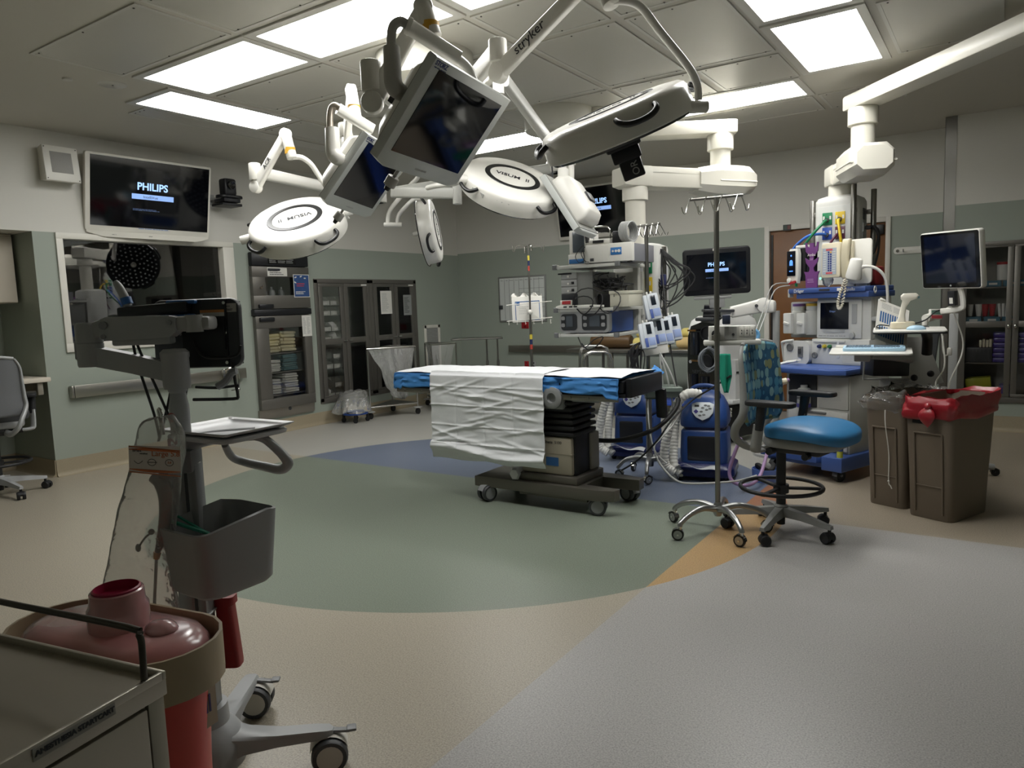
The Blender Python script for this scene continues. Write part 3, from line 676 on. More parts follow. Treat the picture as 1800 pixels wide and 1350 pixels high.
# second wall television
tM = frame((-4.69, 9.06, 2.65), (1, 0, 0), z=(0, -.98, -.17))
t = thing('wall_television', 'wall television on the back wall, half hidden behind the hanging monitor', 'television', (-4.69, 9.06, 2.3))
b = B(tM); b.prism(rrect(1.14, .7, .02), -.05, 0, bev=.006); part(t, 'casing', b, frame_m)
b = B(tM); b.box((0, .012, .0012), (1.09, .63, .003)); part(t, 'screen', b, screen_off)
b = B(tM); b.box((0, 0, -.09), (.4, .3, .08)); part(t, 'wall_mount', b, dgrey)
start_screen(t, tM @ TR(.08, .04, .003), 1, .36)

# ------------------------------------------------------------------ mayo stand, drip pole and steel stands by the back wall
t = thing('mayo_stand', 'tall steel instrument stand with a flat tray in the back corner', 'stand', (-5.45, 7.6, 0))
b = B(frame((-5.63, 7.56, 1.0), (.81, .58, 0), z=(0, 0, 1))); b.prism(rrect(.66, .42, .03, 4), 0, .018, bev=.005)
b.prism(rrect(.62, .38, .02, 4), .0181, .0182); part(t, 'tray', b, steel)
for dx in (0, .14):
    b = B(); b.cyl((-5.53+dx*.81, 7.63+dx*.58, .05), (-5.53+dx*.81, 7.63+dx*.58, 1.0), .011, seg=10); b.cyl((-5.53+dx*.81, 7.63+dx*.58, .05), (-5.53+dx*.81, 7.63+dx*.58, .72), .018, seg=12); part(t, 'post', b, steel)
b = B(); b.tube([(-5.8, 7.3, .03), (-5.53, 7.63, .05), (-5.42, 7.71, .05), (-5.2, 7.95, .03)], .018, 8); b.tube([(-5.75, 7.85, .03), (-5.47, 7.67, .05), (-5.2, 7.4, .03)], .018, 8); part(t, 'base', b, steel)
t = thing('iv_pole', 'thin drip pole with coloured tape bands in front of the whiteboard', 'drip pole', (-4.6, 7.24, 0))
px_, py_ = -4.6, 7.24
b = B(); b.cyl((px_, py_, .1), (px_, py_, 1.24), .016, seg=12); b.cyl((px_, py_, 1.24), (px_, py_, 2.11), .011, seg=10); part(t, 'pole', b, steel)
for k in range(4):
    a = R(45+90*k); dx, dy = math.cos(a), math.sin(a)
    b = B(); b.tube([(px_, py_, 2.10), (px_+dx*.10, py_+dy*.10, 2.105), (px_+dx*.15, py_+dy*.15, 2.085), (px_+dx*.165, py_+dy*.165, 2.04), (px_+dx*.18, py_+dy*.18, 2.035), (px_+dx*.19, py_+dy*.19, 2.1)], .006, 6, 3); part(t, 'hook', b, chrome)
for z, rr in ((1.985, .0125), (1.07, .0175)):
    for k, cm in enumerate((mat('yellow_tape', '#d9c64a', .5), mat('navy_tape', '#1f2a56', .5), mat('red_tape', '#b5443a', .5))):
        b = B(); b.cyl((px_, py_, z-k*.06), (px_, py_, z-.055-k*.06), rr, seg=12); part(t, 'tape_band', b, cm)
b = B()
for z in (1.24, 1.43): b.tube([(px_-.24, py_-.14, z-.01), (px_+.22, py_+.13, z+.02), (px_+.16, py_+.22, z+.02), (px_-.3, py_-.04, z-.01)], .005, 6, closed=True)
for k in range(6):
    u = -.22+.085*k; b.tube([(px_+u, py_+u*.58, 1.24), (px_+u+.01, py_+u*.58-.02, 1.19), (px_+u+.02, py_+u*.58-.01, 1.2)], .003, 5)
part(t, 'wire_basket', b, white_p)
b = B(); b.ball((px_+.03, py_-.05, 1.33), .03, 14); b.cyl((px_, py_-.03, 1.3), (px_, py_-.03, 1.36), .026, seg=12); part(t, 'clamp_knob', b, white_p)
b = B(); b.lathe([(.03, .06), (.028, .11), (.0, .11)], TR(px_, py_, 0), 12)
for k in range(5):
    a = R(72*k+20); b.tube([(px_, py_, .1), (px_+.15*math.cos(a), py_+.15*math.sin(a), .1), (px_+.28*math.cos(a), py_+.28*math.sin(a), .075)], [.02, .016, .012], 8)
    b.cyl((px_+.28*math.cos(a)-.01, py_+.28*math.sin(a), .03), (px_+.28*math.cos(a)+.01, py_+.28*math.sin(a), .03), .03, seg=12)
part(t, 'base', b, steel)
bagM = frame((-4.66, 7.27, 1.365), (.85, .5, .02), z=(.5, -.85, .1))
t = thing('drape_pack', 'clear plastic pack with a blue-edged white sheet hung on the drip pole basket', 'pack', (-4.66, 7.27, 1.25))
b = B(bagM); b.prism(rrect(.36, .3, .01), -.012, .012, bev=.005)
b.grid(lambda u, v: V((-.18+.36*u, .14+.05*v*(.7+.5*math.sin(u*19)), .012*math.sin(u*23+v*3))), 18, 3); part(t, 'pack_body', b, paper)
b = B(bagM)
for q in (((-.14, -.13), (.15, -.122)), ((-.14, .085), (.15, .095)), ((-.14, -.13), (-.132, .095)), ((.142, -.13), (.15, .095)), ((-.125, .05), (-.085, .085))): b.b2((q[0][0], q[0][1], .0125), (q[1][0], q[1][1], .0135))
part(t, 'blue_border', b, blue_ink)
b = scribble(B(), bagM @ TR(.0, -.01, .013), .2, .1, 5, .2, .5); part(t, 'print', b, lgrey_p)
for k, (p, lab) in enumerate((((-3.98, 7.3), 'taller polished inverted-U steel stand behind the operating table'), ((-3.87, 7.18), 'lower polished inverted-U steel stand, in front of the taller one'))):
    t = thing('steel_stand', lab, 'stand', (p[0], p[1], 0), 'inverted-U steel stands')
    h = .925 if k == 0 else .865; w_ = .33 if k == 0 else .32; u = V((.81, .58, 0))
    for s in (0, .17):
        q = V((p[0], p[1], 0))+V((-.1, .14, 0))*s*5*.6
        b = B(); b.tube([q, q+V((0, 0, h-.1)), q+V((0, 0, h-.03))+u*.02, q+V((0, 0, h))+u*.09, q+V((0, 0, h))+u*(w_-.09), q+V((0, 0, h-.03))+u*(w_-.02), q+V((0, 0, h-.1))+u*w_, q+u*w_], .0125, 10); part(t, 'hoop', b, chrome)
    b = B(); q = V((p[0], p[1], 0))+u*w_*.5
    b.tube([q+V((0, 0, h)), q+V((-.05, .07, h))], .012, 8); part(t, 'crossbar', b, chrome)
# stretcher with blue casters carrying positioning rolls
t = thing('stretcher', 'low stretcher with blue casters along the back wall, carrying padded rolls', 'stretcher', (-3.6, 8.35, 0))
b = B(); b.b2((-4.6, 8.05, .8), (-2.55, 8.7, .84), .01); part(t, 'deck', b, steel)
b = B(); b.b2((-4.5, 8.1, .17), (-2.7, 8.65, .2), .01); part(t, 'lower_frame', b, mat('blue_caster', '#2347a8', .4))
for x in (-4.35, -4.0, -2.9):
    for y in (8.15, 8.6):
        b = B(); b.cyl((x, y, .12), (x, y, .8), .018, seg=10); part(t, 'leg', b, steel)
        b = B(); b.cyl((x-.02, y, .06), (x+.02, y, .06), .06, seg=18); b.box((x, y, .12), (.05, .06, .06), .01); part(t, 'caster', b, mat('blue_caster', '#2347a8', .4))
def roll(p0, p1, r, m, label, sq=1):
    b = B(); M_ = axisM(p0, p1); L = (V(p1)-V(p0)).length
    b.lathe([(0, 0), (r*.8, .004), (r*.96, .02), (r, .05), (r, L-.05), (r*.96, L-.02), (r*.8, L-.004), (0, L)], M_, 20, sy=sq)
    solo('positioning_roll', label, 'roll', b, m, p0, 'padded rolls on the stretcher')
brown_m = mat('brown_vinyl', '#5b4428', .45); yel_m = mat('yellow_foam', '#d8c877', .8, bump=.3, bscale=30)
roll((-4.35, 8.3, .925), (-3.8, 8.3, .925), .085, brown_m, 'brown vinyl roll at the left of the stretcher')
roll((-3.76, 8.28, .905), (-3.3, 8.28, .905), .065, yel_m, 'lower yellow foam roll beside the brown roll')
roll((-3.76, 8.38, 1.015), (-3.25, 8.38, 1.015), .055, yel_m, 'upper yellow foam roll behind and above the lower one')
roll((-3.22, 8.32, .905), (-2.66, 8.32, .905), .065, mat('tan_foam', '#cdb27a', .8, bump=.3, bscale=30), 'tan foam roll at the right end of the stretcher')
roll((-3.2, 8.44, 1.015), (-2.62, 8.44, 1.015), .06, yel_m, 'yellow foam roll behind the infusion pumps')

# ------------------------------------------------------------------ linen hampers and kick bucket by the left wall
bag_m = film('clear_bag', '#e4e5e2', .74, .1, bump=.5, bscale=14)
def sag(b, ring, zt, depth, seed, tip=(0, 0), wr=.05, nz=16, pinch=.35):
    """clear bag hanging inside a rim: ring of xy points; narrows to the tip"""
    n = len(ring); cx = sum(p[0] for p in ring)/n+tip[0]; cy = sum(p[1] for p in ring)/n+tip[1]
    def fn(u, v):
        i = u*n; k = int(i) % n; f_ = i-int(i); x = ring[k][0]*(1-f_)+ring[(k+1) % n][0]*f_; y = ring[k][1]*(1-f_)+ring[(k+1) % n][1]*f_
        s = 1-(1-pinch)*v**.8; w_ = wr*v*(noise.noise(V((x*9+seed, y*9, v*3)))+.5*noise.noise(V((x*25, y*25+seed, v*6))))
        if v > .93: s *= 1-(v-.93)/.07*.9
        return V((cx+(x-cx)*(s+w_*3), cy+(y-cy)*(s+w_*3), zt-depth*v+.015*noise.noise(V((x*14, y*14, seed)))))
    return b.grid(fn, n*4, nz, closeu=True)
def hamper(A, B_, C_, zt, label, seed, tip):
    P = [V((*q, 0)) for q in (A, B_, C_)]
    t = thing('linen_hamper', label, 'hamper', ((A[0]+B_[0]+C_[0])/3, (A[1]+B_[1]+C_[1])/3, 0), 'three-legged linen hampers')
    for q in P:
        b = B(); b.cyl(q+V((0, 0, .09)), q+V((0, 0, zt)), .0125, seg=10); part(t, 'post', b, chrome)
        b = B(); b.lathe([(.06, .088), (.06, .096), (.03, .105), (0, .105)], TR(*q), 16); part(t, 'bumper', b, lgrey_p)
        b = B(); b.cyl(q+V((-.012, 0, .04)), q+V((.012, 0, .04)), .04, seg=16); b.box(q+V((0, 0, .075)), (.035, .03, .03), .006); part(t, 'caster', b, rubber)
    b = B(); b.tube([q+V((0, 0, .15)) for q in P], .009, 8, closed=True); part(t, 'lower_rail', b, chrome)
    b = B(); b.tube([q+V((0, 0, zt)) for q in P], .0125, 8, closed=True); part(t, 'top_hoop', b, chrome)
    b = B(); b._add([P[0]+V((0, 0, .16)), P[1]+V((0, 0, .16)), P[2]+V((0, 0, .16)), P[0]+V((0, 0, .165)), P[1]+V((0, 0, .165)), P[2]+V((0, 0, .165))], [(0, 1, 2), (3, 4, 5), (0, 1, 4, 3), (1, 2, 5, 4), (2, 0, 3, 5)]); part(t, 'base_plate', b, steel)
    ring = []
    for k in range(3):
        for f_ in (0, .2, .4, .6, .8): ring.append(tuple((P[k]+(P[(k+1) % 3]-P[k])*f_)[:2]))
    b = B(); sag(b, ring, zt+.005, .72, seed, tip, .06); part(t, 'clear_bag', b, bag_m)
hamper((-6.83, 6.78), (-6.54, 7.38), (-7.07, 7.46), .915, 'steel linen hamper with a sagging clear bag, left of the operating table', 2, (.05, .15))
hamper((-6.55, 7.72), (-6.45, 8.15), (-6.98, 8.1), .915, 'second steel linen hamper, behind the first in front of the wall vent', 6, (0, 0))
t = thing('kick_bucket', 'low wheeled bucket covered by a clear bag, beside the hamper', 'bucket', (-6.87, 6.55, 0))
kx, ky = -6.87, 6.55
b = B(); b.lathe([(.105, .115), (.11, .12), (.14, .3), (.15, .305), (.15, .312), (.135, .312), (.105, .13), (0, .125)], TR(kx, ky, 0), 28); part(t, 'bucket', b, chrome)
b = B(); b.lathe([(.155, .1), (.16, .105), (.16, .118), (.12, .118)], TR(kx, ky, 0), 28, caps=False); part(t, 'wheeled_ring', b, mat('blue_bumper', '#2a4ea0', .4))
for k in range(4):
    a = R(45+90*k); x, y = kx+.15*math.cos(a), ky+.15*math.sin(a)
    b = B(); b.cyl((x-.01, y, .032), (x+.01, y, .032), .032, seg=14); b.box((x, y, .075), (.03, .03, .06), .006); part(t, 'caster', b, rubber)
b = B()
def kb(u, v):
    a = 2*PI*u; f_ = 1+.16*noise.noise(V((math.cos(a)*2, math.sin(a)*2, v*3)))
    if v < .35: k = v/.35; r_ = .17*k**.5*f_; z = .40-.02*k+.05*noise.noise(V((math.cos(a)*k*2, math.sin(a)*k*2, 3)))
    else: k = (v-.35)/.65; r_ = .17*f_+.07*k**1.5+.03*math.sin(a*9)*k; z = .38-.24*k+.02*math.sin(a*5)
    return V((kx-.03*v+r_*math.cos(a), ky-.03*v+r_*math.sin(a), z))
b.grid(kb, 48, 16, closeu=True); part(t, 'clear_cover', b, bag_m)

# ------------------------------------------------------------------ glazed cabinet in the nearer wall on the right
t = thing('glass_cabinet', 'grey steel cabinet with glass doors at the right edge, behind the trash bins', 'cabinet', (.08, YR, .31))
x0_, x1_, z0, z1 = -.488, .638, .312, 1.848; yb_ = YR+.4
b = B()
for q in (((x0_, yb_-.02, z0), (x1_, yb_, z1)), ((x0_, YR-.01, z0), (x0_+.02, yb_, z1)), ((x1_-.02, YR-.01, z0), (x1_, yb_, z1)), ((x0_, YR-.01, z0), (x1_, yb_, z0+.02)), ((x0_, YR-.01, z1-.02), (x1_, yb_, z1))): b.b2(*q)
part(t, 'case', b, steeld)
b = B()
for q in (((-.515, .29), (.66, .345)), ((-.515, 1.83), (.66, 1.872)), ((-.515, .345), (-.455, 1.83)), ((.605, .345), (.66, 1.83))): b.b2((q[0][0], YR-.022, q[0][1]), (q[1][0], YR-.005, q[1][1]), .002)
part(t, 'face_frame', b, steelg)
for z in (1.43, 1.075, .68):
    b = B(); b.b2((x0_+.02, YR+.04, z-.012), (x1_-.02, yb_-.02, z)); part(t, 'shelf', b, steelg)
for a, c, s in ((-.452, .073, 1), (.079, .602, -1)):
    g0, g1 = (a+.145, c-.05) if s > 0 else (a+.05, c-.145); b = B()
    for q in (((a, .348), (c, .378)), ((g0, 1.035), (g1, 1.095)), ((a, 1.812), (c, 1.828)), ((a, .378), (g0, 1.812)), ((g1, .378), (c, 1.812))): b.b2((q[0][0], YR-.03, q[0][1]), (q[1][0], YR-.01, q[1][1]), .002)
    dr = part(t, 'door', b, steelg)
    for za, zb in ((.376, 1.037), (1.093, 1.814)):
        b = B(); b.b2((g0-.002, YR-.024, za), (g1+.002, YR-.02, zb)); part(dr, 'glass', b, glass_m)
    hx = c-.025 if s > 0 else a+.025
    b = B(); b.cyl((hx, YR-.03, 1.06), (hx, YR-.06, 1.06), .008, seg=10); b.ball((hx, YR-.062, 1.045), .016, 12, (1, 1, 1.6)); part(dr, 'handle', b, chrome)
yc = YR+.16
teal_p = mat('teal_tray', '#3f6f84', .5); purple = mat('purple_wrap', '#4a3c8c', .35, var=.4, bscale=30)
def tray_(x, z, label):
    b = B(); w_, h = .14, .06
    b.b2((x-w_/2, yc-.12, z), (x+w_/2, yc+.1, z+.006)); b.b2((x-w_/2, yc-.12, z), (x+w_/2, yc-.114, z+h)); b.b2((x-w_/2, yc+.094, z), (x+w_/2, yc+.1, z+h)); b.b2((x-w_/2, yc-.12, z), (x-w_/2+.005, yc+.1, z+h)); b.b2((x+w_/2-.005, yc-.12, z), (x+w_/2, yc+.1, z+h))
    b.m(1).b2((x-.035, yc-.1215, z+.02), (x+.035, yc-.12, z+.04)); solo('supply_tray', label, 'tray', b, [teal_p, paper], (x, yc, z), 'teal trays in the glass cabinet')
for k, x in enumerate((-.245, -.09, .06)):
    o = ('left', 'middle', 'right')[k]
    tray_(x, 1.431, 'teal tray on the upper shelf of the right cabinet, '+o); tray_(x, 1.076, 'teal tray on the middle shelf of the right cabinet, '+o)
for k, x in enumerate((.17, .33, .48)):
    tray_(x, 1.431, 'teal tray behind the right glass door, upper shelf, '+('left', 'middle', 'right')[k])
t = thing('supply_tub', 'white round tub with a red lid on the upper cabinet shelf', 'tub', (-.01, yc, 1.5))
b = B(); b.lathe([(.05, 0), (.055, .15), (.0, .15)], TR(-.01, yc-.02, 1.497), 20); part(t, 'tub', b, paper)
b = B(); b.lathe([(.058, .15), (.058, .175), (.0, .175)], TR(-.01, yc-.02, 1.497), 20); part(t, 'lid', b, red_p)
for k, (x, c_) in enumerate(((-.28, 'white'), (-.205, 'white'), (-.15, 'red'), (-.09, 'red'))):
    b = B(); b.lathe([(.02, 0), (.032, .12), (.028, .12), (.018, .006)], TR(x, yc-.02, 1.142), 16, caps=False); solo('plastic_cup', ('first white', 'second white', 'first red', 'second red')[k]+' cup in the teal trays on the middle cabinet shelf', 'cup', b, paper if c_ == 'white' else red_p, (x, yc, 1.142), 'cups in the glass cabinet')
for k in range(4):
    b = B(); b.box((-.03+.03*k, yc-.02, 1.19), (.024, .1, .15), .004, rot=(0, 4*k-5, 0)); solo('wrapped_pack', 'upright white pack on the middle cabinet shelf, '+('first', 'second', 'third', 'fourth')[k]+' from the left', 'pack', b, pack_m, (-.03+.03*k, yc, 1.142), 'white packs in the glass cabinet')
b = B(); b.b2((-.31, yc-.1, .681), (-.075, yc+.1, .83), .01)
for k in range(7): b.b2((-.30+.032*k, yc-.104, .69), (-.285+.032*k, yc-.1, .815))
solo('grey_tote', 'dark grey ribbed tote on the lower cabinet shelf', 'tote', b, dgrey, (-.19, yc, .681))
for k in range(4):
    b = B(); b.b2((-.19+.028*k, yc-.07, .831), (-.168+.028*k, yc+.05, .90+.01*(k % 2)), .003); solo('paper_pack', 'cream paper pack standing on the grey tote, '+('first', 'second', 'third', 'fourth')[k]+' from the left', 'pack', b, cream, (-.18+.028*k, yc, .831), 'paper packs on the tote')
for k in range(6):
    for s, x in enumerate((.0, .2, .4)):
        b = B(); b.box((x, yc-.02, .681+.05*(k+.5)), (.15, .2, .049), .016, rot=(0, 0, random.uniform(-3, 3))); solo('purple_pack', 'shiny purple pack, %s in the %s stack of the right cabinet' % (('lowest', 'second', 'third', 'fourth', 'fifth', 'topmost')[k], ('left', 'middle', 'right')[s]), 'pack', b, purple, (x, yc, .681+.05*k), 'purple packs in the glass cabinet')
b = B(); b.box((-.15, yc, .368), (.24, .2, .066), .004); solo('teal_box', 'flat teal box on the floor of the right cabinet', 'box', b, mat('teal_box', '#3f9a94', .4), (-.13, yc, .335))
b = B(); b.box((-.19, yc, .47), (.22, .18, .10), .004, rot=(0, -7, 0)); solo('yellow_box', 'yellow-green box tilted on the teal box in the right cabinet', 'box', b, mat('yellow_green', '#a9ab2e', .4), (-.19, yc, .406))
b = B(); b.box((.035, yc+.05, .392), (.1, .2, .12), .02); solo('purple_pack', 'dark purple pack on the cabinet floor beside the teal box', 'pack', b, purple, (.0, yc, .335), 'purple packs in the glass cabinet')

# ------------------------------------------------------------------ operating table
def swivel(t, x, y, r=.05, w=.03, ang=0, m_h=None, m_w=None, twin=False, ztop=None, name='caster', hub=None):
    """swivel caster: horn over one or two wheels standing on the floor"""
    m_h = m_h or chrome; m_w = m_w or rubber; ztop = ztop or r*2.25
    M_ = TR(x, y, 0, ang)
    b = B(M_); b.cyl((0, 0, ztop-.03), (0, 0, ztop), r*.3, seg=12)
    b.grid(lambda u, v: V((r*.35+(r*1.08)*math.cos(R(20+160*u)), (v-.5)*w*1.25, r+(r*1.08)*math.sin(R(20+160*u)))), 10, 4)
    b.cyl((r*.35, -w*.72, r), (r*.35, w*.72, r), r*.18, seg=10)
    c = part(t, name, b, m_h)
    for s in ((-1, 1) if twin else (0,)):
        b = B(M_); y0 = s*w*.62; h = w*(.38 if twin else .5)
        M2 = M_ @ Matrix.Translation((r*.35, y0, r)) @ Euler((R(90), 0, 0)).to_matrix().to_4x4()
        b2_ = B(M2); b2_.lathe([(r*.70, -h*.7), (r*.72, -h), (r*.92, -h), (r, -h*.5), (r, h*.5), (r*.92, h), (r*.72, h), (r*.70, h*.7)], seg=22, caps=False); b2_.m(1).lathe([(r*.71, -h*.9), (r*.71, h*.9)], seg=22)
        part(c, 'wheel', b2_, [m_w, hub or m_w])
    return c
tbl_m = mat('table_steel', '#6d6961', .36, .6, bump=.03, bscale=120)
grey_w = mat('caster_grey', '#8b8d8d', .4)
t = thing('operating_table', 'draped operating table in the centre of the floor circle', 'operating table', (-2.62, 4.44, 0))
b = B()
b.prism([(-3.2, 4.2), (-2.2, 4.2), (-2.085, 4.235), (-2.07, 4.29), (-2.33, 4.31), (-2.33, 4.56), (-2.06, 4.58), (-2.06, 4.66), (-2.2, 4.69), (-3.2, 4.69)], .105, .182, bev=.006)
b.b2((-2.85, 4.26, .07), (-2.3, 4.62, .106), .006); part(t, 'base', b, tbl_m)
b = B(); b.b2((-2.9, 4.24, .18), (-2.36, 4.64, .235), .012); part(t, 'base_cover', b, tbl_m)
for x, y, a in ((-2.2, 4.275, 200), (-2.16, 4.68, 160), (-3.1, 4.24, 250), (-3.1, 4.66, 120)): swivel(t, x, y, .06, .05, a, grey_w, dgrey, True, .12, hub=grey_w)
b = B(); b.b2((-2.83, 4.27, .235), (-2.415, 4.45, .505), .018); b.b2((-2.832, 4.268, .385), (-2.413, 4.45, .388)); part(t, 'column_front', b, mat('table_column', '#a59d8c', .4))
b = B(); b.b2((-2.8, 4.3, .235), (-2.40, 4.56, .52), .01); part(t, 'column_core', b, black)
b = B(); b.b2((-2.82, 4.5, .235), (-2.385, 4.63, .505), .014); part(t, 'column_rear', b, mat('column_rear_grey', '#8f8b83', .4))
text(t, 'maker_print', 'Steris  5100', frame((-2.56, 4.2685, .465), (1, 0, 0), z=(0, -1, 0)), .028, ink)
b = B(); b.b2((-2.62, 4.267, .30), (-2.52, 4.269, .36)); part(t, 'warning_label', b, blue_ink)
b = B()
for k in range(6):
    z = .51+.044*k; e = .012*(k % 2)
    b.b2((-2.84+e*.3-.008*k, 4.262-.002*k, z), (-2.40+e*.3+.01*(5-k)*.2, 4.6, z+.03), .012); b.b2((-2.82, 4.29, z+.025), (-2.43, 4.58, z+.046))
part(t, 'bellows', b, rubber)
b = B(); b.b2((-3.0, 4.27, .755), (-2.2, 4.75, .80), .01); b.b2((-2.62, 4.235, .70), (-2.45, 4.33, .80), .02); part(t, 'top_mount', b, grey_w)
b = B(frame((-2.52, 4.205, .785), (1, 0, 0), z=(0, -1, 0))); b.lathe([(.03, -.02), (.075, -.02), (.075, .005), (.06, .012), (.035, .012), (.03, -.01)], seg=26); part(t, 'pivot_hub', b, grey_w)
for x0_, x1_, y in ((-2.46, -2.03, 4.215), (-3.93, -3.6, 4.205), (-2.46, -2.03, 4.8), (-3.93, -3.0, 4.8)):
    b = B(); b.b2((x0_, y-.006, .775), (x1_, y+.006, .812), .004)
    for k in range(3): b.cyl((x0_+.08+k*(x1_-x0_-.16)/2, y-.012, .794), (x0_+.08+k*(x1_-x0_-.16)/2, y+.012, .794), .009, seg=10)
    part(t, 'side_rail', b, steel)
b = B(); b.b2((-3.94, 4.235, .80), (-1.99, 4.775, .825), .004); b.b2((-3.88, 4.3, .765), (-3.2, 4.7, .80), .01); part(t, 'frame_top', b, black)
def mattress(x0_, x1_): 
    b = B(); b.b2((x0_, 4.235, .826), (x1_, 4.78, .912), .02); part(t, 'mattress', b, black)
mattress(-3.94, -2.6); mattress(-2.595, -2.0)
b = B(); b.b2((-1.998, 4.25, .80), (-1.955, 4.765, .925), .008); part(t, 'end_flap', b, black)
b = B(); b.tube([(-2.43, 4.62, .43), (-2.25, 4.7, .43), (-2.05, 4.85, .5), (-1.96, 5.0, .62), (-1.95, 5.05, .70)], .017, 10, 5); part(t, 'power_hose', b, rubber)
b = B(); b.box((-2.0, 4.85, .69), (.08, .05, .22), .02, rot=(6, 0, 0)); part(t, 'hand_control', b, black)
# bed sheet: white over blue
blue_sheet = mat('blue_nonwoven', '#3f82c4', .75, bump=.3, bscale=35); white_sheet = mat('white_nonwoven', '#e4e6e8', .8, bump=.25, bscale=30)
def wob(x, y, s, a): return a*(noise.noise(V((x*s, y*s, 1.7)))+.5*noise.noise(V((x*s*2.7, y*s*2.7, 5.1))))
b = B()
def skirt(u, v, y, sg):
    x = -3.955+u*1.93; h = .105+.02*noise.noise(V((x*4, sg, 2)))+(.03 if (x > -2.12 or x < -3.88) else 0)
    # the two mattress sections leave a pinch between them
    pin = math.exp(-((x+2.47)/.025)**2)
    return V((x, y+sg*(.012+.012*v+.016*noise.noise(V((x*7, v*5, sg)))+.006*noise.noise(V((x*26, v*16, 2)))-.03*pin), .926-h*v+.006*math.sin(x*17)*v))
b.grid(lambda u, v: skirt(u, v, 4.222, -1), 90, 10); b.grid(lambda u, v: skirt(u, v, 4.79, 1), 90, 6)
b.grid(lambda u, v: V((-3.945-.02*math.sin(PI*v*.5)-.012*noise.noise(V((u*6, v*4, 3))), 4.2+.6*u, .926-.12*v)), 20, 6)
b.grid(lambda u, v: V((-3.945+1.92*u, 4.21+.59*v, .922)), 10, 4)
b.grid(lambda u, v: V((-2.03+.07*v+.02*noise.noise(V((u*5, v*5, 3))), 4.74+.07*u, .935-.05*v+.03*u)), 6, 6)
solo('bed_sheet', 'blue non-woven sheet wrapped round the operating table mattress', 'sheet', b, blue_sheet, (-2.95, 4.5, .9), thick=.0015)
b = B(); b.grid(lambda u, v: V((-3.935+1.93*u, 4.212+.585*v, 4.9395-4+wob(-3.9+1.93*u, 4.2+.58*v, 5, .0075)+.010*math.sin(PI*v)*(.4+.6*u)-.006*(abs(v-.5)*2)**8)), 120, 36)
solo('top_sheet', 'white absorbent sheet lying along the top of the operating table', 'sheet', b, white_sheet, (-2.95, 4.5, .93), thick=.001)
# hanging drape with fold lines and creases
random.seed(11)
cre = [(random.uniform(-3.5, -2.6), random.uniform(.32, .85), random.uniform(-.32, .32), random.uniform(.10, .34), random.uniform(.003, .009)) for _ in range(40)]
def drape(u, v):
    x = -3.575+1.0*u; L = v*(.36+.655+.02*noise.noise(V((u*5, 1, 1))))
    if L < .36: y = 4.565-L*1.0; z = .949+.008*math.sin(PI*L/.36)+wob(x, y, 6, .005)
    else:
        d = L-.36; k = min(d/.03, 1); y = 4.205-.022*k; z = .949-.012*(1-k)-d
        off = .012*noise.noise(V((x*3.1, z*4, 4)))+.006*noise.noise(V((x*9, z*12, 8)))
        for cx, cz, sl, ln, am in cre:
            t_ = (x-cx)+(z-cz)*sl; s_ = (z-cz)-sl*(x-cx)
            if abs(t_) < ln: off += am*math.exp(-(s_/.011)**2)*(1-(t_/ln)**2)
        for zf in (.84, .70, .55, .42): off += .005*math.exp(-((z-zf)/.006)**2)
        for xf in (-3.33, -3.08, -2.83): off -= .004*math.exp(-((x-xf)/.007)**2)
        if z < .42: off += .03*math.exp(-((z-.36-.03*math.sin(x*5))/.03)**2)
        y -= off*min(1, d*8)
        x += .012*noise.noise(V((u*2, z*6, 3)))*min(1, d*3) + (.03*(.9-z)*.5 if u < .1 else 0)*0
    return V((x, y, z))
b = B(); b.grid(drape, 130, 170); solo('drape', 'creased white drape hanging down the front of the operating table', 'drape', b, white_sheet, (-3.08, 4.19, .95), thick=.0012)
b = B(); M_ = frame((-2.86, 4.25, .225), (1, .25, 0), z=(0, 0, 1)); b.lathe([(.0, -.055), (.03, -.055), (.04, -.04), (.04, .04), (.03, .055), (0, .055)], M_ @ TR(0, 0, 0, 0, 90, 0), 6, sy=1.2)
solo('foot_pedal', 'small pale control pedal hanging below the drape on the table base', 'pedal', b, mat('pale_grey', '#c9cacb', .5), (-2.86, 4.25, .183))

# ------------------------------------------------------------------ drip pole in the right foreground
t = thing('iv_pole', 'tall steel drip pole with a five-legged base, standing before the blue chair', 'drip pole', (-1.406, 4.27, 0))
ix, iy = -1.406, 4.27
b = B(); b.cyl((ix, iy, .13), (ix, iy, 1.985), .0155, seg=18); part(t, 'pole', b, steel)
b = B(); b.lathe([(.02, .1), (.03, .12), (.03, .155), (.018, .185), (.016, .185)], TR(ix, iy, 0), 18)
silver = mat('cast_silver', '#a5a6a6', .3, .9)
part(t, 'hub', b, silver)
for k, a in enumerate((242, 314, 26, 98, 170)):
    c, s = math.cos(R(a)), math.sin(R(a)); b = B()
    b.tube([(ix+c*.02, iy+s*.02, .145), (ix+c*.12, iy+s*.12, .165), (ix+c*.22, iy+s*.22, .145), (ix+c*.29, iy+s*.29, .105), (ix+c*.3, iy+s*.3, .085)], [.022, .019, .017, .015, .016], 10, 4); part(t, 'leg', b, silver)
    swivel(t, ix+c*.3, iy+s*.3, .036, .024, (200, 170, 230, 10, 150)[k], chrome, rubber, False, .088, hub=silver)
barM = frame((ix, iy, 2.0), (.87, .42, .04), z=(0, 0, 1))
b = B(barM); b.cyl((-.155, 0, .0), (.15, 0, .0), .009, seg=12); b.cyl((0, 0, -.045), (0, 0, 0), .016, seg=14); part(t, 'crossbar', b, steel)
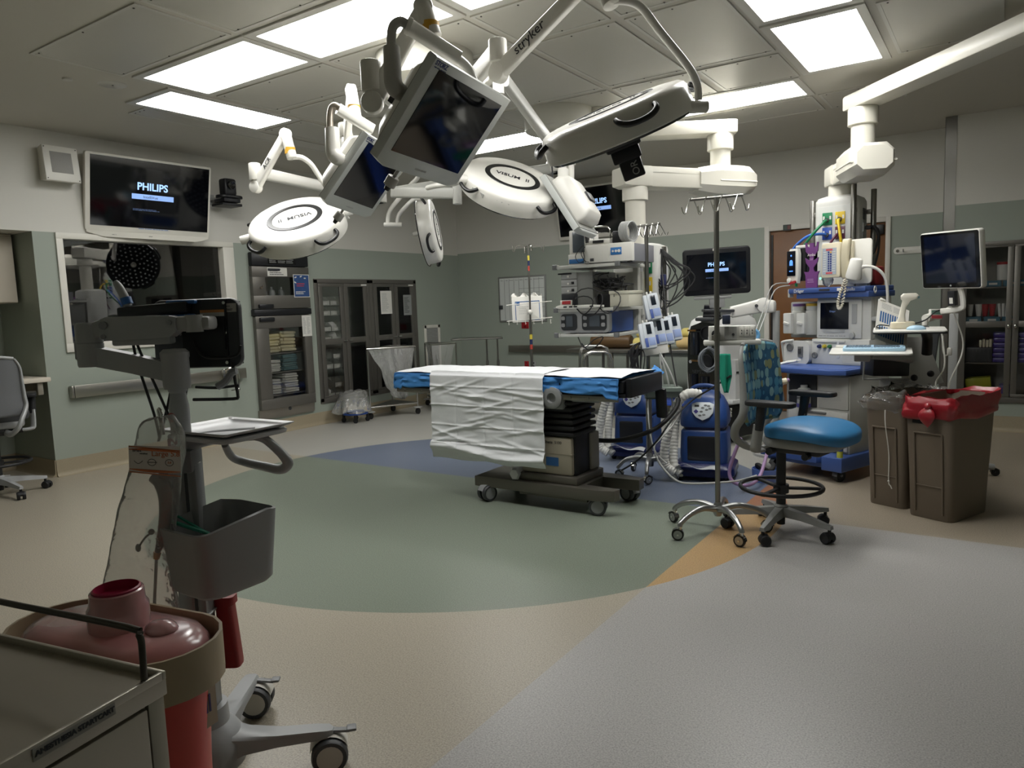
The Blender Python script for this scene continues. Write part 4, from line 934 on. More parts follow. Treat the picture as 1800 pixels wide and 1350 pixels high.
for k in range(4):
    x = -.14+.09*k
    for s in (-1, 1):
        b = B(barM); b.tube([(x, 0, .008), (x+s*.012, s*.01, .0), (x+s*.035, s*.04, -.055), (x+s*.042, s*.05, -.078), (x+s*.052, s*.058, -.082), (x+s*.06, s*.064, -.07), (x+s*.066, s*.07, -.045)], .0035, 6, 3); part(t, 'hook', b, chrome)
b = B(); b.cyl((ix, iy, 1.165), (ix, iy, 1.205), .02, seg=16); b.b2((ix-.03, iy-.012, 1.17), (ix, iy+.012, 1.2), .003); part(t, 'height_collar', b, steel)

# ------------------------------------------------------------------ high blue task chair
CH = TR(-1.08, 4.457, 0, -12)
fab = bpy.data.materials.new('patterned_fabric'); fab.use_nodes = True
nt = fab.node_tree; n = nt.nodes; tc = n.new('ShaderNodeTexCoord'); mp = n.new('ShaderNodeMapping'); mp.inputs['Scale'].default_value = (26, 26, 17)
vo = n.new('ShaderNodeTexVoronoi'); vo.inputs['Scale'].default_value = 1; vo.inputs['Randomness'].default_value = .25
cr = n.new('ShaderNodeValToRGB'); cr.color_ramp.interpolation = 'CONSTANT'
for k, (p, c) in enumerate(((0, '#33607c'), (.22, '#5b8fa3'), (.42, '#7fa8ab'), (.58, '#8a9068'), (.7, '#4b87a0'), (.86, '#95b5b0'))):
    e = cr.color_ramp.elements[k] if k < 2 else cr.color_ramp.elements.new(p); e.position = p; e.color = lin(c)
sx = n.new('ShaderNodeSeparateColor')
nt.links.new(tc.outputs['Object'], mp.inputs['Vector']); nt.links.new(mp.outputs[0], vo.inputs['Vector']); nt.links.new(vo.outputs['Color'], sx.inputs[0]); nt.links.new(sx.outputs[0], cr.inputs[0])
de = n.new('ShaderNodeMath'); de.operation = 'LESS_THAN'; de.inputs[1].default_value = .56; nt.links.new(vo.outputs['Distance'], de.inputs[0])
mx = n.new('ShaderNodeMix'); mx.data_type = 'RGBA'; mx.inputs[6].default_value = lin('#2c5a78'); nt.links.new(de.outputs[0], mx.inputs[0]); nt.links.new(cr.outputs[0], mx.inputs[7]); nt.links.new(mx.outputs[2], n['Principled BSDF'].inputs['Base Color'])
n['Principled BSDF'].inputs['Roughness'].default_value = .85
seat_blue = mat('blue_seat_vinyl', '#2a6f9f', .42, bump=.05); chair_g = mat('chair_grey', '#8b8c8a', .42); chair_dk = mat('chair_black', '#1c1d1f', .5)
def make_chair(CH, loc, label, fab, seat_blue, chair_grey, foot_z=.275, maker=None):
    t = thing('task_chair', label, 'chair', loc)
    b = B(CH)
    def seat_s(u, v):
        a = 2*PI*u; ex = .24 if math.cos(a) > 0 else .22
        cx, sy = math.cos(a), math.sin(a); k = (abs(cx)**3.2+abs(sy)**3.2)**(-1/3.2); prof = ((1, .0), (1.02, .02), (1.02, .04), (1.0, .056), (.95, .066), (.82, .078), (.45, .094), (0, .098))
        i = v*(len(prof)-1); j = min(int(i), len(prof)-2); f_ = i-j; r_ = prof[j][0]*(1-f_)+prof[j+1][0]*f_; h = prof[j][1]*(1-f_)+prof[j+1][1]*f_
        x = .18+r_*k*cx*ex; y = r_*k*sy*.25
        return V((x, y, .605+h-.35*max(0, x-.22)**1.6+.02*(abs(y)/.25)**2*(.5)))
    b.grid(seat_s, 48, 14, closeu=True); part(t, 'seat', b, seat_blue)
    b = B(CH); b.prism([(x*.94, y*.92) for x, y in rrect(.46, .47, .12, 5, .18)], .55, .61, bev=.02); part(t, 'seat_shell', b, chair_grey)
    b = B(CH); b.box((.12, 0, .525), (.3, .16, .06), .02); b.cyl((.02, -.2, .525), (.02, -.15, .525), .022, seg=14); b.cyl((.2, -.13, .5), (.2, -.08, .5), .02, seg=14); part(t, 'tilt_mechanism', b, chair_dk)
    def back_s(u, v):
        y = (u-.5)*2; z = v
        w_ = (.235-.02*v+.0*v)*(1-.14*(max(0, v-.85)/.15)**2-.22*(max(0, .15-v)/.15)**2)
        zz = .66+.49*z; x = -.135-.05*math.sin(PI*min(1, z*1.0))*.2-.07*max(0, z-.35)**1.3*1.1-.03*(1-z)**2+.055*y*y*(1-.3*z)
        return V((x, y*w_, zz-.02*y*y*z))
    b = B(CH); b.grid(back_s, 16, 22); part(t, 'backrest', b, fab, thick=.022)
    b = B(CH)
    for s in (-1, 1): b.tube([back_s(.5+s*.5, v)+V((-.012, s*.004, 0)) for v in (1, .85, .6, .35, .15)]+[V((-.19, s*.2, .64)), V((-.2, s*.17, .57)), V((-.14, s*.12, .52)), V((0, s*.08, .52))], [.012, .014, .018, .022, .026, .026, .028, .028, .025], 10, 4, flat=.7)
    b.tube([back_s(u, 1.0)+V((-.012, 0, .004)) for u in (0, .2, .5, .8, 1)], .012, 8, 4); part(t, 'back_frame', b, chair_grey)
    for s in (-1, 1):
        b = B(CH); b.tube([(-.02, s*.2, .53), (-.03, s*.26, .535), (-.02, s*.275, .56), (.0, s*.28, .69)], [.028, .03, .032, .03], 10, 3, flat=.5); arm = part(t, 'armrest', b, chair_grey)
        b = B(CH); b.cyl((.0, s*.28, .66), (.02, s*.28, .80), .024, .03, seg=14); part(arm, 'arm_post', b, chair_dk)
        b = B(CH @ TR(.065, s*.275, .8)); b.prism(rrect(.29, .09, .035, 5), 0, .03, bev=.01); part(arm, 'arm_pad', b, chair_dk)
    b = B(CH); b.cyl((0, 0, .14), (0, 0, .52), .028, seg=18); b.cyl((0, 0, .24), (0, 0, .29), .045, seg=18); b.cyl((0, 0, .045), (0, 0, .14), .024, seg=16); part(t, 'gas_column', b, chair_dk)
    b = B(CH); b.tube([(.235*math.cos(R(a)), .235*math.sin(R(a)), .275) for a in range(0, 360, 12)], .0125, 10, closed=True)
    for a in (30, 150, 270): b.box((.12*math.cos(R(a)), .12*math.sin(R(a)), .268), (.23, .03, .016), .004, rot=(0, 0, a))
    part(t, 'foot_ring', b, chair_dk)
    b = B(CH); b.lathe([(.03, .1), (.042, .11), (.042, .16), (.03, .17)], None, 20); part(t, 'hub', b, chair_grey)
    for k in range(5):
        a = 266+72*k; c, s = math.cos(R(a-(-12))), math.sin(R(a-(-12))); b = B(CH)
        Ml = frame((0, 0, 0), (c, s, 0), z=(0, 0, 1))
        b.loft([[(x, -w_, z), (x, w_, z), (x, w_*.7, z+h), (x, -w_*.7, z+h)] for x, w_, z, h in ((.02, .034, .1, .055), (.15, .028, .1, .04), (.31, .018, .085, .026), (.335, .016, .085, .022))], M=Ml); part(t, 'leg', b, chair_grey)
        p = CH @ V((c*.32, s*.32, 0)); swivel(t, p.x, p.y, .032, .032, (30, 150, 200, 250, 340)[k], chair_dk, chair_dk, True, .088)
    if maker: text(t, 'maker_print', maker, CH @ frame((-.197, -.235, .74), (0, .05, 1), z=(-.3, -1, 0)), .018, white_p)


make_chair(CH, (-1.08, 4.457, 0), 'high wheeled task chair with a blue seat and a patterned back, near the trash bins', fab, seat_blue, chair_g, maker='SIMPLE')
# ------------------------------------------------------------------ two trash bins
bin_c = mat('taupe_bin', '#6a5f51', .5, bump=.08, bscale=90)
def slim_bin(cx, cy, ang, L, W, h, label, name='trash_bin'):
    M_ = TR(cx, cy, 0, ang); t_ = thing(name, label, 'trash bin', (cx, cy, 0), 'taupe trash bins')
    b = B(M_); rings = []
    for k, z in ((.80, 0), (.815, .012), (.86, .25), (.93, .5), (.985, h-.03), (1.0, h-.03), (1.0, h), (.97, h), (.95, h-.04), (.80, .02)):
        rings.append([V((x, y, z)) for x, y in rrect(L*k, W*(k*.55+.45), .04, 4)])
    b.loft(rings); 
    b.loft([[V((x, y, z)) for x, y in rrect(L*.55, .006, .003, 2, 0, s*(W/2*(k*.55+.45)+.0))] for z, k, s in ((.1, .83, 1), (.55, .94, 1))]) if False else None
    part(t_, 'body', b, bin_c)
    for s in (-1, 1):
        b = B(M_); 
        for y in (-W*.28, W*.28): b.tube([(s*(L/2*.82+.003), y, .04), (s*(L/2*.95+.004), y, h*.72)], .006, 6)
        b.tube([(s*(L/2*.95+.004), -W*.28, h*.72), (s*(L/2*.95+.004), W*.28, h*.72)], .006, 6); b.tube([(s*(L/2*.855+.003), -W*.28, h*.28), (s*(L/2*.855+.003), W*.28, h*.28)], .004, 6); part(t_, 'end_ribs', b, bin_c)
    return t_, M_
t, RB = slim_bin(-.255, 5.305, 66, .54, .30, .76, 'right-hand taupe trash bin lined with a tied red bag')
red_bag = mat('red_bag_film', '#8e1a24', .3, bump=.35, bscale=18, spec=.6)
def liner(b, M_, L, W, h, drop, seed, amp, bump_at=None):
    per = rrect(L+.012, W+.012, .045, 6); n_ = len(per)
    def fn(u, v):
        i = u*n_; k = int(i) % n_; f_ = i-int(i); x = per[k][0]*(1-f_)+per[(k+1) % n_][0]*f_; y = per[k][1]*(1-f_)+per[(k+1) % n_][1]*f_
        nn = noise.noise(V((x*9+seed, y*9, v*4)))+.6*noise.noise(V((x*28, y*28+seed, v*9)))
        if v < .4: s = .82+.14*(v/.25 if v < .25 else 1); z = h-.16+.17*(v/.4)**.7
        elif v < .55: s = 1.0+.03*(v-.4)/.15; z = h+.012+.012*nn
        else: k2 = (v-.55)/.45; s = 1.03+.035*math.sin(k2*PI); z = h+.01-drop*k2*(1+.25*noise.noise(V((x*5+seed, y*5, 2))))
        o = amp*nn*(0 if v < .3 else 1)
        return V((x*s+o*x*1.4, y*s+o*y*2.2, z+amp*.4*nn*(v > .4)))
    return b.grid(fn, 120, 26, M=M_, closeu=True)
b = B(); liner(b, RB, .54, .30, .76, .13, 3, .045)
solo('red_bag', 'red biohazard bag folded over the rim of the right trash bin', 'bag', b, red_bag, (-.255, 5.305, .76), thick=.001)
b = B(RB @ TR(-.29, -.02, .70)); 
b.grid(lambda u, v: V((-.012*math.sin(PI*v)-.018*math.cos(2*PI*u)*math.sin(PI*v**.7)-.01, .045*math.sin(2*PI*u)*math.sin(PI*v**.8)*(1+.2*math.sin(9*u)), .02-.13*v)), 20, 12, closeu=True)
b.ball((-.012, 0, .02), .022, 12)
solo('bag_knot', 'knotted tail of the red bag hanging over the near end of the right bin', 'knot', b, red_bag, (-.37, 5.04, .65))
b = B(RB @ TR(-.262, .065, .62)); b.box((0, 0, 0), (.004, .06, .03)); part(t, 'maker_label', b, black)
t, GB = slim_bin(-.52, 5.5, 66, .54, .28, .745, 'left-hand taupe trash bin lined with a clear bag, beside the chair')
clear2 = film('clear_liner', '#c9c7c2', .72, .1, bump=.8, bscale=18)
b = B(); liner(b, GB, .54, .28, .745, .10, 8, .11); solo('clear_liner', 'crumpled clear liner folded over the rim of the left trash bin', 'bag', b, clear2, (-.52, 5.5, .745))
b = B(); p = GB @ V((-.3, -.03, .66)); q = GB @ V((-.245, -.03, .18)); b.tube([p, p+V((.004, -.004, -.1)), q+V((.0, -.006, .18)), q, q+V((.012, 0, -.03)), q+V((.02, .0, -.05))], .0035, 6, 4); b.ball(q, .007, 8)
solo('liner_string', 'white drawstring hanging down the left trash bin', 'string', b, paper, p)

# ------------------------------------------------------------------ steel anaesthesia cart at the near left corner
CM = frame((-1.115, .606, .85), (-.983, -.184, 0), z=(0, 0, 1))
cart_m = mat('worn_steel', '#aaa498', .38, .75, bump=.06, bscale=60)
t = thing('steel_cart', 'steel drawer cart cut off by the bottom left corner of the picture', 'cart', (-1.3, .3, 0))
b = B(CM); b.b2((.008, .008, -.74), (.55, .74, -.012)); 
for y in (.0, .715): b.b2((0, y, -.74), (.03, y+.03, -.02), .002)
for y in (.0, .715): b.b2((.53, y, -.74), (.56, y+.03, -.02), .002)
part(t, 'body', b, cart_m)
b = B(CM); b.b2((-.004, -.004, -.04), (.564, .749, -.012), .002)
for q in (((-.004, -.004), (.564, .003)), ((-.004, .742), (.564, .749)), ((-.004, .003), (.003, .742)), ((.557, .003), (.564, .742))): b.b2((*q[0], -.014), (*q[1], .0), .001)
part(t, 'top', b, cart_m)
b = B(CM); b.tube([(.005, .03, -.012), (.002, .03, .05), (.006, .03, .074), (.03, .03, .083), (.3, .03, .083), (.54, .03, .083), (.56, .03, .07), (.56, .03, -.012)], .0055, 10, 3); part(t, 'guard_rail', b, mat('dark_rail', '#4b4741', .35, .8))
for k in range(4):
    z1 = -.046-.17*k; b = B(CM); b.b2((-.003, .034, z1-.16), (.02, .708, z1), .003); dr = part(t, 'drawer', b, cart_m)
    b = B(CM); b.b2((-.022, .2, z1-.03), (-.003, .54, z1-.012), .004); part(dr, 'pull', b, cart_m)
b = B(CM); b.b2((-.0055, .09, -.022), (-.004, .215, -.004)); part(t, 'name_strip', b, mat('grey_label_tape', '#8c8981', .5))
text(t, 'lettering', 'ANESTHESIA STARTCART', CM @ frame((-.006, .152, -.0125), (0, -1, 0), z=(-1, 0, 0)), .0105, ink, bold=.0004)
for x in (.06, .5):
    for y in (.06, .68): p = CM @ V((x, y, 0)); swivel(t, p.x, p.y, .05, .03, 40, chrome, rubber)
# sharps container held on the cart's side
t = thing('sharps_holder', 'beige plastic holder ring fixed to the side of the steel cart', 'holder', (-1.4, .7, .7))
def stadium(cx, cy, L, W, k=10):
    r = W/2; p = []
    for i in range(k+1): a = R(-90+180*i/k); p.append((cx+L/2-r+r*math.cos(a), cy+r*math.sin(a)))
    for i in range(k+1): a = R(90+180*i/k); p.append((cx-L/2+r+r*math.cos(a), cy+r*math.sin(a)))
    return p
beige = mat('beige_plastic', '#a08f74', .45)
def hoop_(b, L, W, th, z0, z1, cx=.29, cy=-.135):
    o = [V((*p, 0)) for p in stadium(cx, cy, L, W)]; i_ = [V((*p, 0)) for p in stadium(cx, cy, L-2*th, W-2*th)]; Z = V((0, 0, 1))
    n_ = len(o)
    for a, c in ((0, 1), ): pass
    vs = [p+Z*z0 for p in o]+[p+Z*z1 for p in o]+[p+Z*z1 for p in i_]+[p+Z*z0 for p in i_]; fs = []
    for l in range(4):
        for k in range(n_):
            j = (k+1) % n_; fs.append((l*n_+k, l*n_+j, ((l+1) % 4)*n_+j, ((l+1) % 4)*n_+k))
    return b._add(vs, fs)
b = B(CM); hoop_(b, .47, .235, .006, -.115, -.03); b.b2((.15, -.03, -.11), (.43, -.004, -.02), .004); part(t, 'ring', b, beige)
b = B(CM); b.b2((.16, -.24, -.72), (.42, -.006, -.70), .01); b.b2((.25, -.014, -.72), (.33, -.004, -.1)); part(t, 'support', b, beige)
t = thing('sharps_container', 'translucent red sharps container with a clear pink lid beside the steel cart', 'sharps container', (-1.4, .7, .15))
red_tr = mat('translucent_red', '#c9463b', .35, spec=.5); pink = film('pink_lid', '#d9a0a0', .38, .2)
b = B(CM); b.loft([[V((*p, z)) for p in stadium(.29, -.135, L, W)] for L, W, z in ((.34, .15, -.69), (.36, .17, -.67), (.38, .185, -.3), (.41, .20, -.075), (.40, .19, -.07))]); part(t, 'body', b, red_tr)
b = B(CM); b.loft([[V((*p, z)) for p in stadium(.29, -.135, L, W)] for L, W, z in ((.42, .205, -.085), (.42, .205, -.06), (.41, .195, -.045), (.385, .175, -.03), (.34, .14, -.022))]); part(t, 'lid', b, pink)
b = B(CM); b.lathe([(.055, -.02), (.055, .02), (.05, .028), (.048, .052), (.044, .054)], TR(.275, -.14, -.004), 30, caps=False); b.ball((.175, -.15, -.02), .034, 16, (1, .8, .5)); part(t, 'neck', b, pink)
b = B(CM); b.lathe([(.04, 0.01), (.043, .04), (.043, .057), (.04, .059), (.038, .042), (0, .038)], TR(.275, -.14, -.004), 30); part(t, 'cap', b, mat('crimson_cap', '#8f1038', .4))
b = B(CM); b.b2((.103, -.20, -.22), (.105, -.10, -.13)); part(t, 'paper_label', b, mat('buff_label', '#b09c86', .6))
b = B(CM)
for k in range(6): b.b2((.1015, -.185+.008*k, -.19), (.103, -.181+.008*k, -.155))
part(t, 'label_bars', b, mat('violet_ink', '#4b4270', .6))

# ------------------------------------------------------------------ wheeled video stand
vg = mat('stand_grey', '#a2a4a5', .42); vg2 = mat('stand_dark_grey', '#86888a', .42); vtray = mat('stand_tray_grey', '#b9babc', .35); alum = mat('stand_aluminium', '#8c8d8c', .38, .5)
t = thing('video_stand', 'grey wheeled video stand with a monitor on a folding arm, left foreground', 'stand', (-2.0, 1.21, 0))
hx, hy = -2.0, 1.21
b = B()
for a in (37, 123, 217, 303):
    Ml = frame((hx, hy, 0), (math.cos(R(a)), math.sin(R(a)), 0), z=(0, 0, 1))
    rings = []
    for x, w_, z0, z1 in ((-.02, .08, .05, .17), (.05, .062, .06, .155), (.12, .042, .085, .14), (.22, .033, .098, .132), (.33, .03, .108, .135), (.37, .026, .112, .134), (.385, .012, .116, .13)):
        rings.append([V((x, -w_, z0)), V((x, w_, z0)), V((x, w_, z1-.008)), V((x, w_*.8, z1)), V((x, -w_*.8, z1)), V((x, -w_, z1-.008))])
    b.loft(rings, M=Ml)
b.lathe([(.11, .05), (.115, .12), (.09, .16), (.07, .18), (.066, .235), (.0, .235)], TR(hx, hy, 0), 32); part(t, 'base', b, vg)
for a, ca in ((37, 48), (123, 40), (217, 200), (303, 300)):
    swivel(t, hx+.35*math.cos(R(a)), hy+.35*math.sin(R(a)), .056, .05, ca, mat('caster_white', '#cfccc4', .4), mat('tyre_grey', '#3f4144', .5), True, .118, hub=mat('caster_white', '#cfccc4', .4))
    c = bpy.data.objects
    b = B(TR(hx+.35*math.cos(R(a)), hy+.35*math.sin(R(a)), 0, ca)); b.box((.05, 0, .118), (.07, .022, .01), .004, rot=(0, 8, 0)); b.box((.09, 0, .118), (.03, .034, .01), .004); part(t, 'brake_pedal', b, vg2)
yaw = 34
CX = TR(hx, hy, 0, yaw)       # local x across the picture, y away
b = B(CX)
b.box((-.012, 0, .6), (.05, .07, .78), .008); b.box((.03, .0, .6), (.03, .06, .78), .006); b.m(1).box((.014, -.006, .6), (.012, .05, .77)); part(t, 'column', b, [alum, dgrey])
b = B(CX)
for z in (.53, .40): b.box((.007, 0, z), (.09, .078, .006), .002)
part(t, 'cable_tie', b, lgrey_p)
b = B(CX); b.box((.014, -.034, .465), (.026, .004, .055), .002); b.m(1).box((.012, -.0365, .43), (.012, .002, .014)); b.m(1).box((-.04, -.02, .56), (.004, .03, .06)); part(t, 'bracket_plate', b, [vg2, paper])
b = B(CX); b.box((.0, 0, 1.0), (.085, .085, .07), .012); b.tube([(0, 0, 1.02), (.03, -.01, 1.05), (.10, .02, 1.062), (.2, .05, 1.062)], [.03, .035, .03, .03], 12, 3, flat=.6); part(t, 'tray_bracket', b, vg2)
b = B(); b.lathe([(.028, 1.0), (.028, 1.16), (.024, 1.18), (.022, 1.2), (.026, 1.205), (.026, 1.22), (.0, 1.22)], TR(hx, hy, 0), 24); part(t, 'upper_pole', b, vg)
# tray and handle
b = B(TR(-1.905, 1.30, 1.078, 3)); 
b.grid(lambda u, v: V(((u-.5)*.29, (v-.5)*.25, .016*(max(abs(u-.5), abs(v-.5))*2)**6)), 24, 24); b.prism(rrect(.28, .24, .04, 5), -.012, -.001, bev=.004); part(t, 'tray', b, vtray, thick=.003)
b = B(); b.tube([(-1.914, 1.292, 1.036), (-1.952, 1.339, 0.9875), (-1.938, 1.372, 0.966), (-1.854, 1.381, 0.9579), (-1.781, 1.382, 0.956), (-1.745, 1.382, 0.9767), (-1.757, 1.375, 1.003), (-1.773, 1.352, 1.037), (-1.794, 1.337, 1.058), (-1.839, 1.319, 1.068)], [.010, .012, .013, .014, .015, .016, .014, .013, .013, .014], 12, 5); part(t, 'handle', b, vg)
# bin on the column
b = B()
def bin_ring(k, z, inset=0, wave=0):
    pts = []
    for x, y in rrect(.215*k-inset*2, .25*k-inset*2, .045, 5): pts.append(V((-1.855+x, 1.215+y, z+(wave*(.012*math.cos(y*22)+.02*(y > .0)) if wave else 0))))
    return pts
b.loft([bin_ring(.86, .645), bin_ring(.93, .655), bin_ring(.95, .69), bin_ring(1.06, .845, 0, 1), bin_ring(1.06, .847, .006, 1), bin_ring(.93, .67, .006)]); part(t, 'bin', b, mat('stand_bin_grey', '#8d8e8e', .45))
b = B(); b.tube([(-1.95, 1.12, .845), (-1.88, 1.19, .80), (-1.83, 1.24, .74)], .006, 6); b.tube([(-1.955, 1.15, .85), (-1.87, 1.2, .79)], .004, 6); solo('green_tube', 'thin green tube leaning in the grey stand bin', 'tube', b, mat('green_tube', '#1f7a63', .4), (-1.88, 1.19, .72))
b = B(CX); b.loft([[V((x, y, z)) for x, y in rrect(w_, .05, .012, 3, cx, .05)] for w_, cx, z in ((.06, .075, .335), (.062, .075, .345), (.05, .068, .53), (.065, .068, .535), (.065, .068, .56))]); part(t, 'red_box', b, mat('dark_red_plastic', '#8c1a1c', .45), label='dark red plastic box on the back of the column')
# folding arm
def slab(pts_top, pts_bot, y0, y1, b):
    """plate between two outlines seen from the front: local x across, z up, drawn y0..y1 deep"""
    poly = pts_top+pts_bot[::-1]; b.prism([(p[0], p[1]) for p in poly], y0, y1, M=frame((0, 0, 0), (1, 0, 0), y=(0, 0, 1)), bev=.006); return b
def loc(p): q = CX.inverted() @ V(p); return (q.x, q.z)
b = B(); b.lathe([(.036, 1.212), (.038, 1.222), (.038, 1.30), (.04, 1.305), (.04, 1.318), (.03, 1.328), (.0, 1.33)], TR(hx, hy, 0), 26); part(t, 'arm_socket', b, vg)
b = B(CX); b.loft([[V((x, y, z)) for y, z in ((-.022, z0), (.022, z0), (.022, z1), (-.022, z1))] for x, z0, z1 in ((-.02, 1.235, 1.29), (-.12, 1.262, 1.318), (-.235, 1.288, 1.345), (-.265, 1.30, 1.36), (-.277, 1.31, 1.36))]); part(t, 'lower_arm', b, vg)
b = B(CX); b.lathe([(.034, 1.285), (.036, 1.29), (.036, 1.352), (.034, 1.354), (.036, 1.356), (.036, 1.405), (.03, 1.413), (0, 1.413)], TR(-.243, 0, 0), 24)
b.box((-.215, 0, 1.39), (.07, .05, .05), .012, rot=(0, -18, 0)); part(t, 'elbow', b, vg)
b = B(CX); b.loft([[V((x, y, z)) for y, z in ((-.024, z0), (.024, z0), (.026, (z0+z1)/2), (.02, z1), (-.02, z1), (-.026, (z0+z1)/2))] for x, z0, z1 in ((-.20, 1.367, 1.419), (-.18, 1.359, 1.427), (-.08, 1.36, 1.427), (.0, 1.363, 1.425), (.02, 1.378, 1.42))]); 
b.b2((-.17, -.02, 1.343), (.0, .02, 1.365), .006)
b.m(1)
for x, z, r_ in ((-.185, 1.403, .012), (-.187, 1.371, .007), (.005, 1.405, .007)): b.cyl((x, -.03, z), (x, -.02, z), r_, seg=14)
part(t, 'upper_arm', b, [vg, vg2])
b = B(CX); b.box((.04, .0, 1.40), (.05, .04, .045), .012); b.cyl((.065, 0, 1.375), (.065, 0, 1.425), .024, seg=18); b.box((.085, .03, 1.40), (.05, .07, .04), .012); part(t, 'tilt_head', b, lgrey_p)
MM = CX @ TR(.028, .11, 1.367, -4, -2)
b = B(MM); b.prism(rrect(.275, .21, .03, 6), -.014, .016, M=frame((0, 0, 0), (1, 0, 0), z=(0, -1, 0)), bev=.01); mon = part(t, 'monitor', b, mat('monitor_back_grey', '#34363a', .4))
b = B(MM); b.box((0, .017, 0), (.255, .003, .19)); part(mon, 'screen', b, screen_off)
b = B(MM); b.box((.03, -.018, 0), (.14, .008, .2), .004); b.box((.045, -.025, .0), (.1, .01, .1), .01); 
b.m(1)
for x in (-.025, .115):
    for z in (-.09, .0, .09): b.cyl((x-.02, -.022, z), (x-.02, -.025, z), .005, seg=8)
part(mon, 'mount_plate', b, [black, chrome])
b = B(MM); b.b2((.075, -.0165, .062), (.13, -.0155, .088)); b.b2((.02, -.0235, .045), (.095, -.0225, .07)); b.m(1).b2((.02, -.0237, .062), (.095, -.0227, .07)); part(mon, 'asset_label', b, [mat('label_grey', '#b0aea8', .5), mat('label_orange', '#b87a3c', .5)])
text(mon, 'asset_number', '1109607', MM @ frame((.1025, -.0168, .069), (1, 0, 0), z=(0, -1, 0)), .009, ink); text(mon, 'asset_name', 'Property', MM @ frame((.1, -.0168, .08), (1, 0, 0), z=(0, -1, 0)), .006, ink)
b = B(MM); b.box((-.115, -.035, .075), (.22, .035, .035), .008, rot=(0, -3, 0)); b.m(1).box((-.05, -.03, .045), (.12, .03, .03), .008); b.box((-.03, -.033, .096), (.09, .02, .012), .004); b.m(0).box((-.17, -.03, .05), (.12, .012, .012), .004); part(mon, 'pole_clamp', b, [black, mat('clamp_blue', '#2e63a3', .4)])
b = B(MM); b.tube([(-.2, -.03, .09), (-.21, -.03, .12), (-.225, -.03, .15), (-.235, -.03, .165)], [.012, .013, .012, .008], 10, 3); b.m(1).cyl((-.2, -.03, .095), (-.206, -.03, .115), .016, seg=14); part(mon, 'scope_holder', b, [lgrey_p, mat('clamp_blue', '#2e63a3', .4)])
b = B(MM); b.tube([(.0, -.03, -.02), (.02, -.04, -.06), (.06, -.04, -.075), (.13, -.035, -.07), (.145, -.035, -.04)], .004, 6, 4); b.tube([(.11, -.02, -.09), (.115, -.02, -.15), (.125, -.03, -.19), (.11, -.03, -.2), (-.02, -.02, -.2)], .005, 6, 3); b.tube([(.125, -.02, -.16), (.06, -.03, -.165), (.0, -.04, -.16)], .0045, 6, 3); part(mon, 'cable', b, rubber)
b = B(CX); b.tube([(.105, .03, 1.21), (.13, .03, 1.225), (.15, .03, 1.25), (.165, .03, 1.255)], .011, 8, 3); part(t, 'scope_hook', b, vg2)
for k, ps in enumerate((((-.125, .01, 1.37), (-.11, .0, 1.29), (-.07, -.01, 1.14), (-.055, -.02, 1.07)), ((-.118, .01, 1.37), (-.095, .0, 1.31), (-.03, -.01, 1.14), (-.015, -.02, 1.09)), ((-.018, .02, 1.25), (-.035, .01, 1.17), (-.05, -.01, 1.10), (-.06, -.02, 1.06)), ((.02, .02, 1.22), (.012, .0, 1.15), (.008, -.02, 1.08)))):
    b = B(CX); b.tube(ps, .0042, 8, 5); part(t, 'cable', b, mat('dark_cable', '#333437', .5))
b = B(CX); b.cyl((-.03, -.02, 1.205), (-.03, -.0225, 1.205), .0) if False else b.cyl((-.012, -.0235, 1.13), (-.013, -.0265, 1.13), .014, seg=18); part(t, 'warning_sticker', b, mat('sticker_red', '#a04a44', .5))
b = B(CX); b.box((-.012, -.02, 1.055), (.03, .03, .03), .003); part(t, 'red_clip', b, red_p)

# ------------------------------------------------------------------ scope in a clear pouch hanging on the stand
pouch_m = film('pouch_film', '#dad9d4', .66, .2, bump=.5, bscale=16)
pc = V((-1.956, 1.095, 0.8767)); ux = (CX.to_3x3() @ V((1, 0, 0))); uy = (CX.to_3x3() @ V((0, -1, 0)))
t = thing('scope_pouch', 'long clear plastic pouch with an orange-striped label hanging on the video stand', 'pouch', pc)
L_ = [V(p) for p in ((-1.958, 1.094, 1.144), (-1.979, 1.080, 1.129), (-1.994, 1.069, 1.081), (-2.017, 1.054, 0.9936), (-2.050, 1.031, 0.8808), (-2.083, 1.009, 0.75), (-2.120, 0.9841, 0.5921), (-2.135, 0.974, 0.5248))]
R_ = [V(p) for p in ((-1.902, 1.131, 1.153), (-1.895, 1.136, 1.141), (-1.877, 1.148, 1.084), (-1.893, 1.138, 0.9882), (-1.912, 1.125, 0.8747), (-1.929, 1.113, 0.7431), (-1.927, 1.115, 0.5835), (-1.929, 1.113, 0.5156))]
Ls, Rs = spline(L_, 5), spline(R_, 5); n_ = len(Ls)
def pouch(u, v):
    i = min(int(v*(n_-1)), n_-2); f_ = v*(n_-1)-i; l = Ls[i].lerp(Ls[i+1], f_); r_ = Rs[i].lerp(Rs[i+1], f_)
    a = 2*PI*u; s = .5-.5*math.cos(a) if True else 0; dpt = math.sin(a)*(.004+.03*math.sin(PI*min(1, v*1.05))**.7)
    p = l.lerp(r_, s); nn = .006*noise.noise(p*14)+.004*noise.noise(p*35)
    return p+uy*(dpt+nn)+ux*nn
b = B(); b.grid(pouch, 40, 60, closeu=True); part(t, 'film_body', b, pouch_m)
lw = V((-1.875, 1.111, 1.028))-V((-1.970, 1.047, 1.032))
LM = frame((-1.918, 1.077, 1.034), ux+V((0, 0, -.06)), z=uy)
b = B(LM); b.box((0, 0, 0), (.142, .075, .0008)); part(t, 'paper_label', b, mat('pouch_label', '#c9c6c0', .6))
orange_i = mat('orange_print', '#b96a3f', .6)
b = B(LM)
